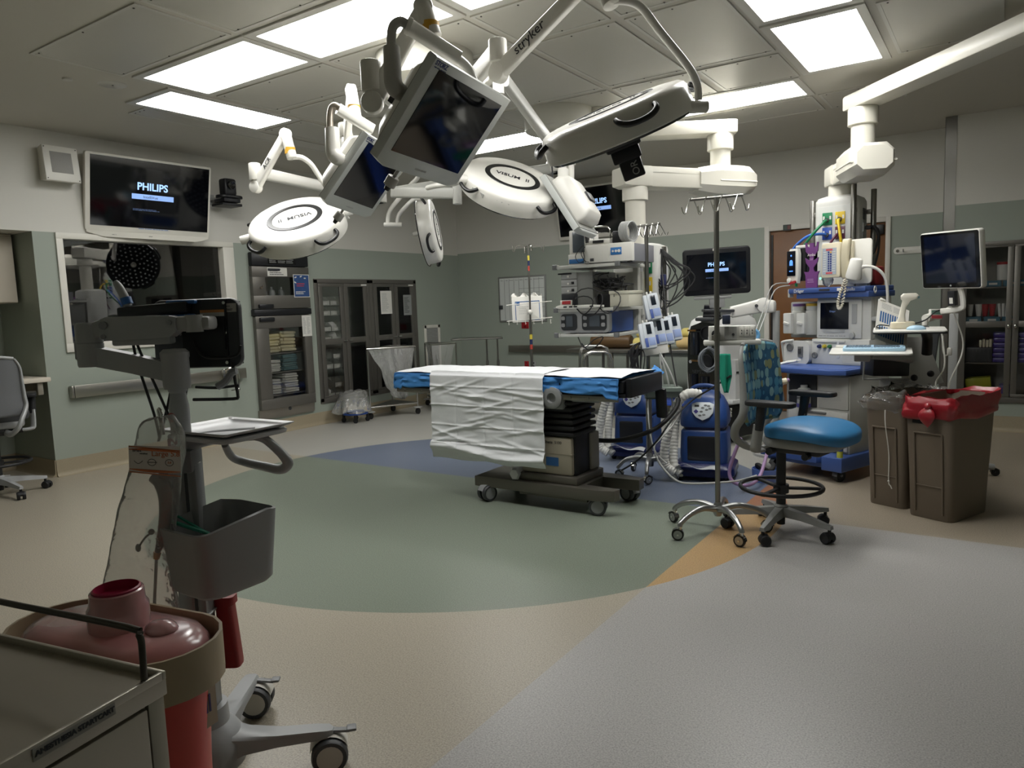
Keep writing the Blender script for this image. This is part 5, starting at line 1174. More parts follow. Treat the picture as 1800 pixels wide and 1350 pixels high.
for s in (1, -1):
    b.grid(lambda u, v: V(((u-.5)*.14, s*(.026+.009*(u if s > 0 else -u+1)*0+s*(-.006*u)+.006*v*math.sin(PI*u)+.002*v), .0012)), 14, 1)
    b.grid(lambda u, v: V(((u-.5)*.14, s*(.034-s*.01*u+.003*v), .0012)), 10, 1)
part(t, 'orange_stripes', b, orange_i, thick=.0004)
text(t, 'size_print', 'Large 5.8', LM @ TR(.03, .016, .001), .021, orange_i)
text(t, 'name_print', 'BFlex', LM @ TR(-.048, .024, .001), .011, ink); text(t, 'maker_print', 'verathon', LM @ TR(-.03, .016, .001), .006, ink)
b = B(LM)
for cx in (-.045, -.008, .04):
    pts = [(cx+.011*math.cos(R(a)), -.008+.009*math.sin(R(a)), .001) for a in range(0, 360 if cx > -.02 else 200, 20)]
    if cx < -.02: pts = [(cx-.012+.024*k/6, -.004-.008*math.sin(PI*k/6), .001) for k in range(7)]
    b.tube(pts, .0007, 4, closed=cx > -.02)
b.tube([(-.02, -.008, .001), (.006, -.008, .001)], .0008, 4); part(t, 'label_drawings', b, ink)
text(t, 'circle_print', '5.8', LM @ TR(.04, -.008, .001), .008, orange_i)
b = B(); p0 = V((-1.920, 1.107, 1.133)); b.tube([p0+V((0, 0, -.02)), p0+V((-.004, 0, .0)), p0+V((-.012, 0, .03)), p0+V((-.006, 0, .036)), p0+V((.003, 0, .02)), p0], .0045, 8, 4); b.cyl(p0+V((0, 0, -.035)), p0, .006, seg=10); part(t, 'hanging_clip', b, chrome)
t = thing('bronchoscope', 'black handheld scope with an orange collar inside the clear pouch', 'scope', (-1.947, 1.101, 0.8763))
b = B(); b.tube([(-1.962, 1.091, 0.9782), (-1.941, 1.105, 0.9578), (-1.937, 1.108, 0.9086), (-1.942, 1.104, 0.8514), (-1.953, 1.097, 0.8023), (-1.966, 1.088, 0.7614)], [.018, .026, .021, .02, .017, .009], 14, 4, flat=.8); b.tube([(-1.942, 1.104, 0.9822), (-1.920, 1.119, 0.9812)], .016, 10); part(t, 'scope_handle', b, mat('scope_black', '#1f2226', .45))
b = B(); b.cyl((-1.966, 1.088, 0.7614), (-1.970, 1.085, 0.7416), .011, .008, seg=14); part(t, 'orange_collar', b, mat('scope_orange', '#b5762a', .5))
b = B(); b.tube([(-1.970, 1.085, 0.7416), (-1.981, 1.078, 0.645), (-1.992, 1.070, 0.5354)], .0045, 8, 3); part(t, 'insertion_tube', b, mat('scope_tube', '#8a8a86', .4))
b = B(); b.tube([(-1.964, 1.077, 0.8228), (-1.982, 1.065, 0.8071), (-1.998, 1.055, 0.7831)], .003, 6, 4); b.ball((-1.967, 1.076, 0.8229), .009, 10); b.ball((-2.001, 1.053, 0.7782), .008, 10, (1, 1, 1.5)); part(t, 'tethered_cap', b, black)
text(t, 'name_print', 'BFlex 2', frame((-1.940, 1.076, 0.7942), (ux*.15+V((0, 0, -1))), z=uy), .011, lgrey_p)

# ------------------------------------------------------------------ ceiling mounts, surgical lights and hanging monitors
lampw = mat('lamp_white', '#e3e1da', .28, coat=.2); joint_w = mat('joint_white', '#d9d7cf', .3); shade_g = mat('arm_grey', '#b4b4ae', .35)
def canopy(x, y, r, h, label, hubz, hr=.09):
    t_ = thing('ceiling_mount', label, 'ceiling mount', (x, y, ZC), 'round ceiling mounts')
    b = B(); b.lathe([(r, 0), (r, -h+.02), (r-.006, -h+.006), (r-.02, -h), (0, -h)], TR(x, y, ZC-.001), 48); part(t_, 'cover', b, mat('mount_cover', '#c3c1b6', .45))
    b = B(); b.cyl((x, y, ZC-h), (x, y, hubz), hr, seg=28); b.cyl((x, y, hubz), (x, y, hubz+.1), hr*1.35, seg=28, bev=.01); part(t_, 'hub', b, joint_w)
canopy(-3.31, 3.98, .33, .19, 'round ceiling mount behind the big tilted monitor', 2.56)
canopy(-4.95, 5.11, .36, .19, 'round ceiling mount above the left light head', 2.42)
canopy(-3.33, 5.81, .30, .18, 'round ceiling mount behind the upper right light head', 2.58)
def beam(b, p0, p1, w0, h0, w1=None, h1=None):
    w1 = w1 or w0; h1 = h1 or h0; M_ = axisM(p0, p1); L = (V(p1)-V(p0)).length
    # local x horizontal, y upward-ish
    d = V(p1)-V(p0); up = V((0, 0, 1)); xx = d.cross(up).normalized(); M_ = frame(p0, xx, z=d)
    return b.loft([[V((x, y, z)) for x, y in rrect(w0+(w1-w0)*k, h0+(h1-h0)*k, min(w0, h0, w1, h1)*.28, 3)] for k, z in ((0, 0), (1, L))], M=M_)
def disc(b, p, axis, r, w):
    a = V(axis).normalized(); return b.cyl(V(p)-a*w/2, V(p)+a*w/2, r, seg=26, bev=.006)
VR = V((.83, .556, -.035)); VF = V((-.557, .824, -.1))       # across the room and into it, seen from the doorway
def spring_arm(t_, j, top, r=.042, h=.12, w=.06, mark=None, drop=None, label_tape=True):
    """joint barrel at j, sprung arm up to top, then a drop barrel"""
    j = V(j); top = V(top)
    b = B(); b.cyl(j+V((0, 0, -h/2)), j+V((0, 0, h/2)), r, seg=26, bev=.006); part(t_, 'pivot_barrel', b, joint_w)
    lo = j+V((0, 0, -h/2-.045)); ax = (top-lo).cross(V((0, 0, 1)))
    b = B(); disc(b, lo, ax, .045, .05); b.b2(lo+V((-.02, -.02, .0)), lo+V((.02, .02, .05))); beam(b, lo, top, w*.75, .075, w*.7, .06); disc(b, top, ax, .04, .05); a_ = part(t_, 'spring_arm', b, lampw)
    if mark:
        m0 = lo.lerp(top, mark[1]); d = (top-lo).normalized(); sd = ax.normalized()
        if sd.dot(-m0+V((0, 0, 1.42))) < 0: sd = -sd
        yy = sd.cross(d)
        text(t_, 'maker_print', mark[0], frame(m0+sd*(w*.375+.002), d, z=sd), mark[2], ink)
    if drop:
        q = V(drop); b = B(); b.cyl(top+V((0, 0, .01)), q, .036, seg=24, bev=.005); part(t_, 'drop_barrel', b, joint_w)
        if label_tape:
            k = top.lerp(q, .68); b = B(); b.cyl(k+V((0, 0, -.022)), k+V((0, 0, .022)), .0368, seg=24); part(t_, 'caution_band', b, mat('amber_band', '#c99a2c', .5))
def light_head(t_, P, n_, mj, ring_text, handles, r0=.345, th=.135, cam=False, textrot=1):
    M_ = frame(P, V(mj)*textrot, z=n_)
    b = B(M_); b.lathe([(.32, -th), (r0, -th+.01), (r0*1.0, -th+.045), (r0*.985, -.03), (r0*.95, -.011), (r0*.9, -.002), (r0*.8, .003), (0, .006)], None, 64, caps=False); hd = part(t_, 'lamp_housing', b, lampw)
    b = B(M_); b.lathe([(.148, .0046), (.150, .0085), (.180, .0078), (.183, .0045)], None, 64, caps=False, sx=1.08, sy=1.0); part(hd, 'black_ring', b, mat('ring_black', '#17181a', .3))
    text(hd, 'name_print', ring_text, M_ @ TR(0, 0, .0075), .062, ink, bold=.001)
    b = B(M_); b.lathe([(0, -th-.002), (.3, -th-.002), (.325, -th-.006), (.33, -th+.004)], None, 64, caps=False); part(hd, 'lens_plate', b, mat('lamp_lens_dark', '#1b1c20', .08, spec=.7))
    b = B(M_)
    for rr, nn in ((.08, 8), (.13, 12), (.18, 18), (.23, 24), (.28, 30)):
        for k in range(nn): a = 2*PI*k/nn; b.cyl((rr*math.cos(a), rr*math.sin(a), -th-.002), (rr*math.cos(a), rr*math.sin(a), -th-.006), .012, .008, seg=8)
    part(hd, 'led_lenses', b, mat('led_lens', '#b9bcc0', .08, spec=.8), kind='stuff')
    b = B(M_); b.lathe([(.035, -th-.004), (.035, -th-.03), (.022, -th-.04), (.02, -th-.09), (.014, -th-.1), (0, -th-.1)], None, 20); part(hd, 'centre_grip', b, white_p if not cam else black)
    for a in handles:
        c, s = math.cos(R(a)), math.sin(R(a)); b = B(M_); tn = V((-s, c, 0)); o = V((c, s, 0))
        q = lambda u, d, z: o*(r0+d)+tn*u+V((0, 0, z))
        b.tube([q(-.085, -.012, -.035), q(-.08, .018, -.05), q(-.05, .03, -.065), (q(0, .033, -.07)), q(.05, .03, -.065), q(.08, .018, -.05), q(.085, -.012, -.035)], [.012, .013, .013, .012, .013, .013, .012], 10, 4); part(hd, 'handle', b, mat('handle_black', '#101113', .35))
    return hd, M_
# --- left light head
H1, n1, m1 = V((-4.167, 3.505, 2.085)), (.296, -.478, .827), (.646, .72, .255)
t = thing('surgical_light', 'round white surgical light head at the left, above the warming cabinet', 'surgical light', H1)
hub = V((-4.95, 5.11, 2.47)); j1 = V((-4.509, 3.460, 2.440))
b = B(); beam(b, hub, j1, .06, .085); part(t, 'swing_arm', b, lampw)
spring_arm(t, j1, (-4.210, 3.509, 2.665), mark=('ACR', .45, .045), drop=(-4.165, 3.517, 2.493))
hd, HM = light_head(t, H1, n1, m1, 'VISUM  II', (30, 118, 225, 318), textrot=-1)
b = B(); b.tube([(-4.165, 3.518, 2.505), (-4.128, 3.567, 2.503), (-4.097, 3.619, 2.463), (-4.088, 3.677, 2.390), (-4.037, 3.753, 2.245), (-4.006, 3.799, 2.162), (-3.981, 3.830, 2.081)], .019, 12, 4); part(t, 'yoke_tube', b, lampw)
b = B(); e = HM @ V((-.33, .0, -.06)); b.cyl(HM @ V((-.30, .02, -.05)), HM @ V((-.40, .02, -.05)), .03, seg=18, bev=.005); b.cyl(HM @ V((.30, .02, -.05)), HM @ V((.40, .02, -.05)), .03, seg=18, bev=.005); part(t, 'yoke_pivot', b, lampw)
# --- middle light head
H2, n2, m2 = V((-2.834, 4.291, 2.294)), (.543, -.254, .8), (.762, .567, -.312)
t = thing('surgical_light', 'round white surgical light head just right of the big tilted monitor', 'surgical light', H2)
hd, HM = light_head(t, H2, n2, m2, 'VISUM  II', (40, 130, 220, 322))
hub = V((-3.33, 5.81, 2.63)); j2 = V((-3.555, 4.510, 2.299))
b = B(); b.cyl(HM @ V((-.29, -.15, -.055)), HM @ V((-.38, -.19, -.055)), .036, seg=20, bev=.006); part(t, 'yoke_pivot', b, lampw)
b = B(); b.tube([HM @ V((-.36, -.18, -.055)), (-3.150, 4.051, 2.266), (-3.377, 4.144, 2.288), (-3.636, 4.338, 2.323)], .02, 12, 4); part(t, 'yoke_tube', b, lampw)
b = B(HM)
lab = [(-.12, .12), (.02, .05), (.09, .06)]
for u, w_ in lab:
    a = math.atan2(-.3, u-.09); b.box((.339*math.cos(a), .339*math.sin(a), -.06), (.003, w_*.9, .028), rot=(0, 0, math.degrees(a)))
part(t, 'type_label', b, mat('silver_label', '#b9b9b6', .45))
b = B(); beam(b, hub, V((-4.136, 4.490, 2.362)), .06, .085); beam(b, V((-4.136, 4.490, 2.362)), V((-3.589, 4.610, 2.304)), .06, .085); b.cyl(V((-3.575, 4.622, 2.326))+V((0, 0, .06)), V((-3.573, 4.614, 2.251))+V((0, 0, -.03)), .036, seg=20); part(t, 'swing_arm', b, shade_g)
# --- upper right light head with a camera
H3, n3, m3 = V((-1.481, 3.053, 2.277)), (-.224, -.414, .882), (.888, .346, .304)
t = thing('surgical_light', 'surgical light head seen edge on at top right, with a black camera under it', 'surgical light', H3)
hd, HM = light_head(t, H3, n3, m3, 'VISUM  II', (192, 100, 10, 285), cam=True)
b = B(HM); b.box((0, -.02, -.15), (.16, .13, .06), .01); b.box((0, -.02, -.205), (.13, .11, .06), .008); b.box((.005, -.02, -.27), (.1, .085, .1), .008); cb = part(t, 'camera_module', b, black)
text(t, 'camera_print', 'OR', HM @ frame((.02, -.0635, -.275), (0, 0, 1), z=(0, -1, 0)), .045, lgrey_p)
b = B(); b.cyl((-1.199, 3.059, 2.229), (-1.078, 3.166, 2.236), .026, seg=22, bev=.006); part(t, 'yoke_pivot', b, joint_w)
b = B(); b.tube([(-1.336, 2.799, 2.617), (-1.309, 2.817, 2.618), (-1.276, 2.851, 2.613), (-1.245, 2.893, 2.588), (-1.201, 2.949, 2.512), (-1.145, 3.023, 2.423), (-1.119, 3.083, 2.370), (-1.110, 3.131, 2.322), (-1.111, 3.147, 2.264)], .0165, 12, 4); part(t, 'curved_tube', b, lampw)
b = B(); b.tube([HM @ V((.1, .33, -.06)), (-1.403, 3.042, 2.220), (-1.275, 3.055, 2.218), (-1.223, 3.066, 2.221), (-1.183, 3.070, 2.236)], .016, 12, 4); part(t, 'yoke_tube', b, lampw)
j3 = V((-1.937, 2.847, 2.566)); hub = V((-3.31, 3.98, 2.62))
b = B(); beam(b, hub, j3, .06, .085); part(t, 'swing_arm', b, lampw)
spring_arm(t, j3, (-1.403, 2.808, 2.755), mark=('stryker', .36, .062), drop=(-1.341, 2.793, 2.599), label_tape=False, h=.10)
# --- far light head, edge on
H4, n4, m4 = V((-4.60, 5.6, 2.17)), (.843, .518, .148), (.05, .174, -.984)
H4 = V((-4.542, 5.526, 2.164))
t = thing('surgical_light', 'distant surgical light head hanging on edge below the big monitor', 'surgical light', H4)
hd, HM = light_head(t, H4, n4, m4, 'VISUM  II', (20, 110, 200, 290), r0=.31)
b = B(); b.tube([(-4.457, 5.377, 2.446), (-4.540, 5.320, 2.444), (-4.602, 5.277, 2.431), (-4.666, 5.225, 2.360), (-4.712, 5.185, 2.293), (-4.723, 5.167, 2.209)], .02, 10, 4); part(t, 'yoke_tube', b, lampw)
b = B(); b.cyl((-4.824, 5.098, 2.208), (-4.683, 5.193, 2.202), .022, seg=18, bev=.004); part(t, 'yoke_pivot', b, lampw)
b = B(); b.tube([(-4.793, 5.119, 2.212), (-4.792, 5.132, 2.302), (-4.763, 5.161, 2.374), (-4.700, 5.216, 2.466), (-4.560, 5.200, 2.552), (-4.447, 5.160, 2.589), (-4.360, 5.104, 2.641)], .02, 10, 4); b.cyl((-4.360, 5.103, 2.631), (-4.368, 5.132, 2.894), .03, seg=16); part(t, 'curved_tube', b, lampw)
b = B(); beam(b, V((-4.95, 5.11, 2.47)), V((-4.367, 5.129, 2.868)), .06, .085); part(t, 'swing_arm', b, lampw)

# --- hanging monitors
def monitor(t_, R3, tt, W, Hh):
    """screen with light bezel and deep white back; R3 columns: right, up, facing"""
    M_ = Matrix(((R3[0][0], R3[0][1], R3[0][2], tt[0]), (R3[1][0], R3[1][1], R3[1][2], tt[1]), (R3[2][0], R3[2][1], R3[2][2], tt[2]), (0, 0, 0, 1)))
    M_ = frame(tt, M_.col[0].xyz, z=M_.col[2].xyz)
    b = B(M_); b.prism([(-W/2, Hh/2), (-W/2, -Hh/2+.01), (-W/2*.8, -Hh/2-.012), (W/2*.8, -Hh/2-.012), (W/2, -Hh/2+.01), (W/2, Hh/2)][::-1], -.045, 0, bev=.006); part(t_, 'casing', b, mat('monitor_light_grey', '#bfc2bf', .35))
    b = B(M_); b.prism(rrect(W-.014, Hh-.012, .006), -.05, -.044); part(t_, 'edge_band', b, mat('monitor_edge', '#8b8b86', .4))
    b = B(M_); b.box((0, .012, .001), (W-.10, Hh-.1, .003)); part(t_, 'screen', b, screen_off)
    text(t_, 'maker_print', 'STORZ', M_ @ TR(-W/2+.05, Hh/2-.02, .0012), .026, mat('navy_print', '#1d2a63', .5), bold=.0008)
    text(t_, 'maker_line', 'KARL STORZ - ENDOSKOPE', M_ @ TR(-W/2+.055, Hh/2-.037, .0012), .0065, mat('navy_print', '#1d2a63', .5))
    b = scribble(B(), M_ @ TR(.0, -Hh/2+.02, .0006), .1, .014, 1, .6, .1); part(t_, 'button_print', b, lgrey_p)
    b = B(M_)
    rings = [[V((x, y, z)) for x, y in rrect(w_, h_, .03, 3)] for w_, h_, z in ((W*.78, Hh*.8, -.05), (W*.78, Hh*.8, -.10), (W*.66, Hh*.66, -.155), (W*.6, Hh*.6, -.16))]
    b.loft(rings); part(t_, 'back_shell', b, white_arm)
    b = B(M_); b.box((-W*.2, .0, -.11), (W*.28, .075, .13), .004); part(t_, 'back_slot', b, black)
    return M_
RA = ((-.131, .644, .754), (.991, .111, .077), (-.034, .757, -.653))
t = thing('hanging_monitor', 'big tilted monitor with a light bezel hanging at the top centre', 'monitor', (-1.977, 2.507, 2.171))
MA = monitor(t, RA, (-1.977, 2.507, 2.171), .62, .46)
g_dk = mat('grip_grey', '#a9a8a2', .35)
b = B(); b.tube([(-2.026, 2.236, 2.441), (-2.020, 2.230, 2.361), (-2.017, 2.226, 2.310), (-2.006, 2.229, 2.280), (-2.017, 2.293, 2.272)], [.034, .035, .036, .036, .03], 14, 3); part(t, 'grip_column', b, g_dk)
b = B(); b.tube([(-2.026, 2.235, 2.428), (-2.028, 2.242, 2.490), (-2.021, 2.251, 2.527), (-2.007, 2.275, 2.546), (-1.991, 2.297, 2.535), (-1.978, 2.315, 2.520)], .019, 12, 4); part(t, 'grip_tube', b, g_dk)
b = B(); beam(b, V((-1.993, 2.295, 2.535)), V((-1.983, 2.307, 2.528)), .06, .062); beam(b, V((-1.987, 2.305, 2.530)), V((-1.894, 2.495, 2.437)), .046, .056); b.tube([(-1.906, 2.488, 2.444), (-1.889, 2.521, 2.422), (-1.879, 2.549, 2.397), (-1.878, 2.569, 2.362)], .02, 10, 3); part(t, 'cross_bar', b, lampw)
jA = V((-2.177, 2.271, 2.371)); hub = V((-3.31, 3.98, 2.60))
b = B(); beam(b, hub, jA, .055, .08); part(t, 'swing_arm', b, lampw)
spring_arm(t, jA, (-1.994, 2.404, 2.633), drop=(-1.956, 2.414, 2.512))
b = B(MA); b.cyl((-.12, -.235, -.02), (-.12, -.29, -.02), .008, seg=10); b.cyl((-.12, -.28, -.02), (-.12, -.325, -.02), .026, seg=18, bev=.004); part(t, 'handle_socket', b, g_dk)
b = B(MA); b.cyl((-.12, -.32, -.02), (-.12, -.345, -.02), .016, .011, seg=14); part(t, 'socket_plug', b, black)
RB = ((-.339, .594, .729), (.94, .245, .237), (-.038, .766, -.642))
t = thing('hanging_monitor', 'smaller looking tilted monitor hanging behind and left of the big one', 'monitor', (-3.236, 3.313, 2.214))
MB_ = monitor(t, RB, (-3.236, 3.313, 2.214), .62, .46)
b = B(); b.tube([(-3.183, 2.985, 2.448), (-3.177, 2.977, 2.355), (-3.173, 2.974, 2.314), (-3.162, 2.978, 2.288), (-3.180, 3.038, 2.283)], [.04, .042, .042, .042, .036], 14, 3); part(t, 'grip_column', b, lampw)
b = B(); b.tube([(-3.193, 2.977, 2.442), (-3.195, 2.985, 2.516), (-3.189, 2.996, 2.564), (-3.171, 3.010, 2.576), (-3.156, 3.030, 2.558)], .019, 12, 4); part(t, 'grip_tube', b, mat('warm_steel', '#a79d90', .35, .7))
b = B(); beam(b, V((-3.159, 3.015, 2.559)), V((-3.087, 3.210, 2.466)), .046, .06); part(t, 'cross_bar', b, lampw)
jB = V((-3.485, 3.378, 2.558))
b = B(); beam(b, V((-4.95, 5.11, 2.48)), jB, .055, .08); part(t, 'swing_arm', b, lampw)
spring_arm(t, jB, (-3.312, 3.276, 2.740), drop=(-3.172, 3.162, 2.535), h=.08)
b = B(MB_); b.cyl((-.02, -.235, -.02), (-.02, -.28, -.02), .008, seg=10); b.cyl((-.02, -.27, -.02), (-.02, -.32, -.02), .028, seg=18, bev=.004); part(t, 'handle_socket', b, g_dk)
b = B(MB_); b.cyl((-.02, -.318, -.02), (-.02, -.345, -.02), .016, .011, seg=14); part(t, 'socket_plug', b, black)
# third hanging monitor, seen from behind
t = thing('hanging_monitor', 'hanging monitor seen from behind, right of the middle light head', 'monitor', (-2.530, 4.568, 2.083))
cC = V((-2.581, 4.594, 2.079))
nC = (-VR*.80+V((0, 0, -.52))+VF*.28).normalized(); xC = V((0, 0, 1)).cross(nC).normalized(); yC = nC.cross(xC)
MC = monitor(t, [[xC[i], yC[i], nC[i]] for i in range(3)], cC, .56, .44)
b = B(); b.tube([(-2.636, 4.643, 2.272), (-2.631, 4.641, 2.232), (-2.620, 4.644, 2.199), (-2.586, 4.665, 2.185)], [.042, .042, .04, .03], 14, 3); b.tube([(-2.639, 4.654, 2.369), (-2.635, 4.642, 2.260)], .04, 14); part(t, 'grip_column', b, lampw)
b = B(); b.tube([(-2.635, 4.655, 2.361), (-2.635, 4.668, 2.462), (-2.626, 4.678, 2.489), (-2.609, 4.690, 2.489), (-2.597, 4.691, 2.440)], .02, 10, 3); b.cyl((-2.657, 4.677, 2.644), (-2.649, 4.646, 2.361), .022, seg=14); part(t, 'grip_tube', b, joint_w)
b = B(); b.cyl((-2.609, 4.717, 2.517), (-2.606, 4.705, 2.403), .036, seg=18); b.cyl((-2.606, 4.707, 2.423), (-2.602, 4.692, 2.290), .026, seg=16); part(t, 'drop_barrel', b, joint_w)
b = B(); lo = V((-2.652, 4.542, 2.512)); hi = V((-2.483, 3.715, 2.738)); beam(b, lo, hi, .05, .085, .05, .075); disc(b, lo, (lo-hi).cross(V((0, 0, 1))), .05, .06); part(t, 'spring_arm', b, shade_g)
b = B(); q = V((-2.515, 3.689, 2.712)); b.cyl(q+V((0, 0, -.05)), q+V((0, 0, .16)), .034, seg=18); beam(b, V((-3.31, 3.98, 2.58)), q+V((0, 0, .1)), .055, .08); part(t, 'swing_arm', b, lampw)
b = B(); b.tube([(-2.664, 4.527, 2.457), (-2.651, 4.521, 2.345), (-2.644, 4.510, 2.227), (-2.614, 4.519, 2.138)], .006, 6, 4); part(t, 'cable', b, rubber)

# ------------------------------------------------------------------ booms
boomw = mat('boom_ivory', '#d5d2c6', .34); boomw2 = mat('boom_shell', '#d9d6ca', .36)
def octa(w, h, c): return [(w/2-c, h/2), (-w/2+c, h/2), (-w/2, h/2-c), (-w/2, -h/2+c), (-w/2+c, -h/2), (w/2-c, -h/2), (w/2, -h/2+c), (w/2, h/2-c)]
def boom(label, hub, col, zb, lowc, zl, headtop, loc, mark, r=.085):
    """ceiling beam hub->col, column, lower arm col->lowc, second column down to headtop"""
    t_ = thing('supply_boom', label, 'boom', loc)
    hub, col, lowc = V((*hub, zb)), V((*col, zb)), V((*lowc, zl)); d = (col-hub).normalized(); e = V((lowc.x-col.x, lowc.y-col.y, 0)).normalized()
    M_ = frame(hub-d*.12, (d.cross(V((0, 0, 1)))), z=d); L = (col-hub).length
    b = B(M_); b.loft([[V((x, y, z)) for x, y in rrect(.2*k, .115*k, .012, 2)] for k, z in ((1, 0), (1, L+.22), (.93, L+.25))]); part(t_, 'upper_beam', b, boomw)
    b = B(); b.cyl(hub+V((0, 0, .05)), (hub.x, hub.y, ZC-.002), .15, seg=30); part(t_, 'ceiling_tube', b, boomw)
    b = B(); z0 = zb-.058; b.lathe([(.11, z0), (.112, z0-.01), (.112, z0-.13), (.105, z0-.135), (.088, z0-.135), (.088, zl+.06)], TR(col.x, col.y, 0), 32); part(t_, 'upper_column', b, boomw)
    M_ = frame(V((col.x, col.y, zl))-e*.24, e.cross(V((0, 0, 1))), z=e); L2 = (V((lowc.x, lowc.y, 0))-V((col.x, col.y, 0))).length
    b = B(M_); b.loft([[V((x*k, y*k2+o, z)) for x, y in octa(.33, .25, .06)] for k, k2, o, z in ((.78, .7, 0, -.06), (.97, .95, 0, .0), (1, 1, 0, .08), (1, 1, 0, .36), (.70, .76, 0, .54))]); b.loft([[V((x, y+.02, z)) for x, y in octa(.34, .014, .004)] for z in (-.03, .37)])
    b.m(1).box((.04, -.127, .1), (.05, .02, .03)); part(t_, 'brake_housing', b, [boomw2, black])
    b = B(M_); b.loft([[V((x, y, z)) for x, y in rrect(.2, .17, .012, 2)] for z in (.44, L2+.2)]); b.loft([[V((x, y-.035, z)) for x, y in rrect(.2, .02, .004, 2)] for z in (.47, L2+.2)]); part(t_, 'lower_arm', b, boomw)
    b = B(M_); b.loft([[V((x*k, y*k, z)) for x, y in rrect(.24, .17, .02, 2)] for k, z in ((1, L2+.14), (1, L2+.34), (.85, L2+.40))]); part(t_, 'end_cover', b, boomw2)
    side = M_ @ V((.098, .02, .44+(L2-.3)*.3)); sd = M_.to_3x3() @ V((1, 0, 0))
    if sd.dot(V((0, 0, 1.4))-side) < 0: side = M_ @ V((-.098, .02, .44+(L2-.3)*.3)); sd = -sd
    dir_ = V((0, 0, 1)).cross(sd)
    text(t_, 'maker_print', mark, frame(side+sd*.001, dir_, z=sd), .06, ink)
    b = B(); z0 = zl-.07; b.lathe([(.105, z0), (.108, z0-.01), (.108, z0-.12), (.085, z0-.125), (.085, headtop-.02)], TR(lowc.x, lowc.y, 0), 32); part(t_, 'lower_column', b, boomw)
    return t_
# boom with the anaesthesia service head, right
c1 = V((-0.9679, 6.533, 3.001)); c2 = V((-1.207, 7.045, 2.582))
t = boom('ivory ceiling boom on the right carrying a service head with coloured gas hoses', (.32, 5.15), (c1.x, c1.y), 2.93, (c2.x, c2.y), 2.44, 2.27, (c1.x, c1.y, ZC), 'stryker')
SH = TR(c2.x, c2.y, 0, -4)
headm = mat('service_head_grey', '#cfcfca', .38)
b = B(SH); b.loft([[V((x*k, y*k, z)) for x, y in rrect(.36, .34, .045, 4)] for k, z in ((1, 1.50), (1, 2.19), (.99, 2.215), (.9, 2.245), (.6, 2.265))]); hd = part(t, 'service_head', b, headm)
b = B(SH); b.box((-.01, -.171, 1.87), (.27, .004, .6), .001); part(hd, 'front_panel', b, mat('service_panel', '#c3c4c0', .4))
gas = (('green_gas', '#13774b'), ('yellow_gas', '#d9b92c'), ('blue_gas', '#2d4fa6'), ('purple_gas', '#5a2743'), ('white_gas', '#cfcfcf'), ('white_gas', '#cfcfcf'))
for k, (nm_, c_) in enumerate(gas):
    x, z = -.07+.105*(k % 2), 2.065-.125*(k//2)
    b = B(SH); b.box((x, -.177, z), (.08, .012, .105), .003); b.m(1).box((x-.026, -.184, z+.008), (.014, .004, .03)); b.box((x+.026, -.184, z+.008), (.014, .004, .03)); b.m(2).cyl((x, -.18, z-.012), (x, -.21, z-.012), .018, seg=14); part(hd, 'gas_outlet', b, [mat(nm_, c_, .4), paper, dgrey])
for x, y, zt, zb in ((-.235, -.02, 2.25, 1.55), (.15, -.215, 2.33, 1.52), (.24, .1, 2.31, 1.5)):
    b = B(SH); b.cyl((x, y, zb), (x, y, zt), .023, seg=20, bev=.004); q = V((max(-.17, min(.17, x)), max(-.16, min(.16, y)), 0)); 
    for z in (2.12, 1.62): b.box(((x+q.x)/2, (y+q.y)/2, z), (abs(x-q.x)+.03, abs(y-q.y)+.03, .04), .004)
    part(t, 'rail_pole', b, steel)
b = B(SH); b.box((.181, .02, 1.93), (.01, .12, .24), .004); b.box((.187, -.02, 1.98), (.012, .05, .07)); b.m(1).box((.187, .05, 1.75), (.008, .05, .1)); b.m(2).box((.183, .03, 2.08), (.006, .11, .13), .002); part(hd, 'power_panel', b, [lgrey_p, mat('dark_red', '#6f1218', .4), dgrey])
def hose(p, r, m, name='gas_hose', lab=None, host=None, sm=5, label=None):
    b = B(); b.tube(p, r, 10, sm); return part(host or t, name, b, m)
s_ = lambda x, y, z: SH @ V((x, y, z))
hose([s_(-.07, -.2, 2.05), s_(-.08, -.25, 2.03), s_(-.16, -.3, 1.93), s_(-.26, -.28, 1.80), s_(-.33, -.2, 1.68), s_(-.35, -.1, 1.5)], .012, mat('green_gas', '#13774b'))
hose([s_(.035, -.2, 2.05), s_(.04, -.26, 2.03), s_(.06, -.29, 1.94), s_(.075, -.28, 1.80), s_(.07, -.22, 1.6)], .012, mat('yellow_gas', '#d9b92c'))
hose([s_(-.07, -.2, 1.93), s_(-.12, -.27, 1.935), s_(-.2, -.3, 1.92), s_(-.31, -.28, 1.84), s_(-.37, -.24, 1.74), s_(-.39, -.15, 1.55)], .012, mat('blue_hose', '#3b6fc4', .4))
hose([s_(.035, -.2, 1.93), s_(.02, -.26, 1.91), s_(-.02, -.28, 1.83), s_(-.03, -.25, 1.7), s_(-.03, -.2, 1.6)], .011, mat('purple_gas', '#5a2743'))
b = B(SH); b.tube([(.2, .0, 1.97), (.26, .0, 1.98), (.3, .0, 1.9), (.27, .02, 1.78), (.22, -.02, 1.7), (.2, -.1, 1.6)], .011, 8, 5); b.tube([(.2, .02, 1.99), (.29, .02, 1.96), (.3, .03, 1.8), (.26, .05, 1.62)], .009, 8, 5); b.box((.22, 0, 1.975), (.05, .04, .03), .006); part(t, 'power_cord', b, rubber)

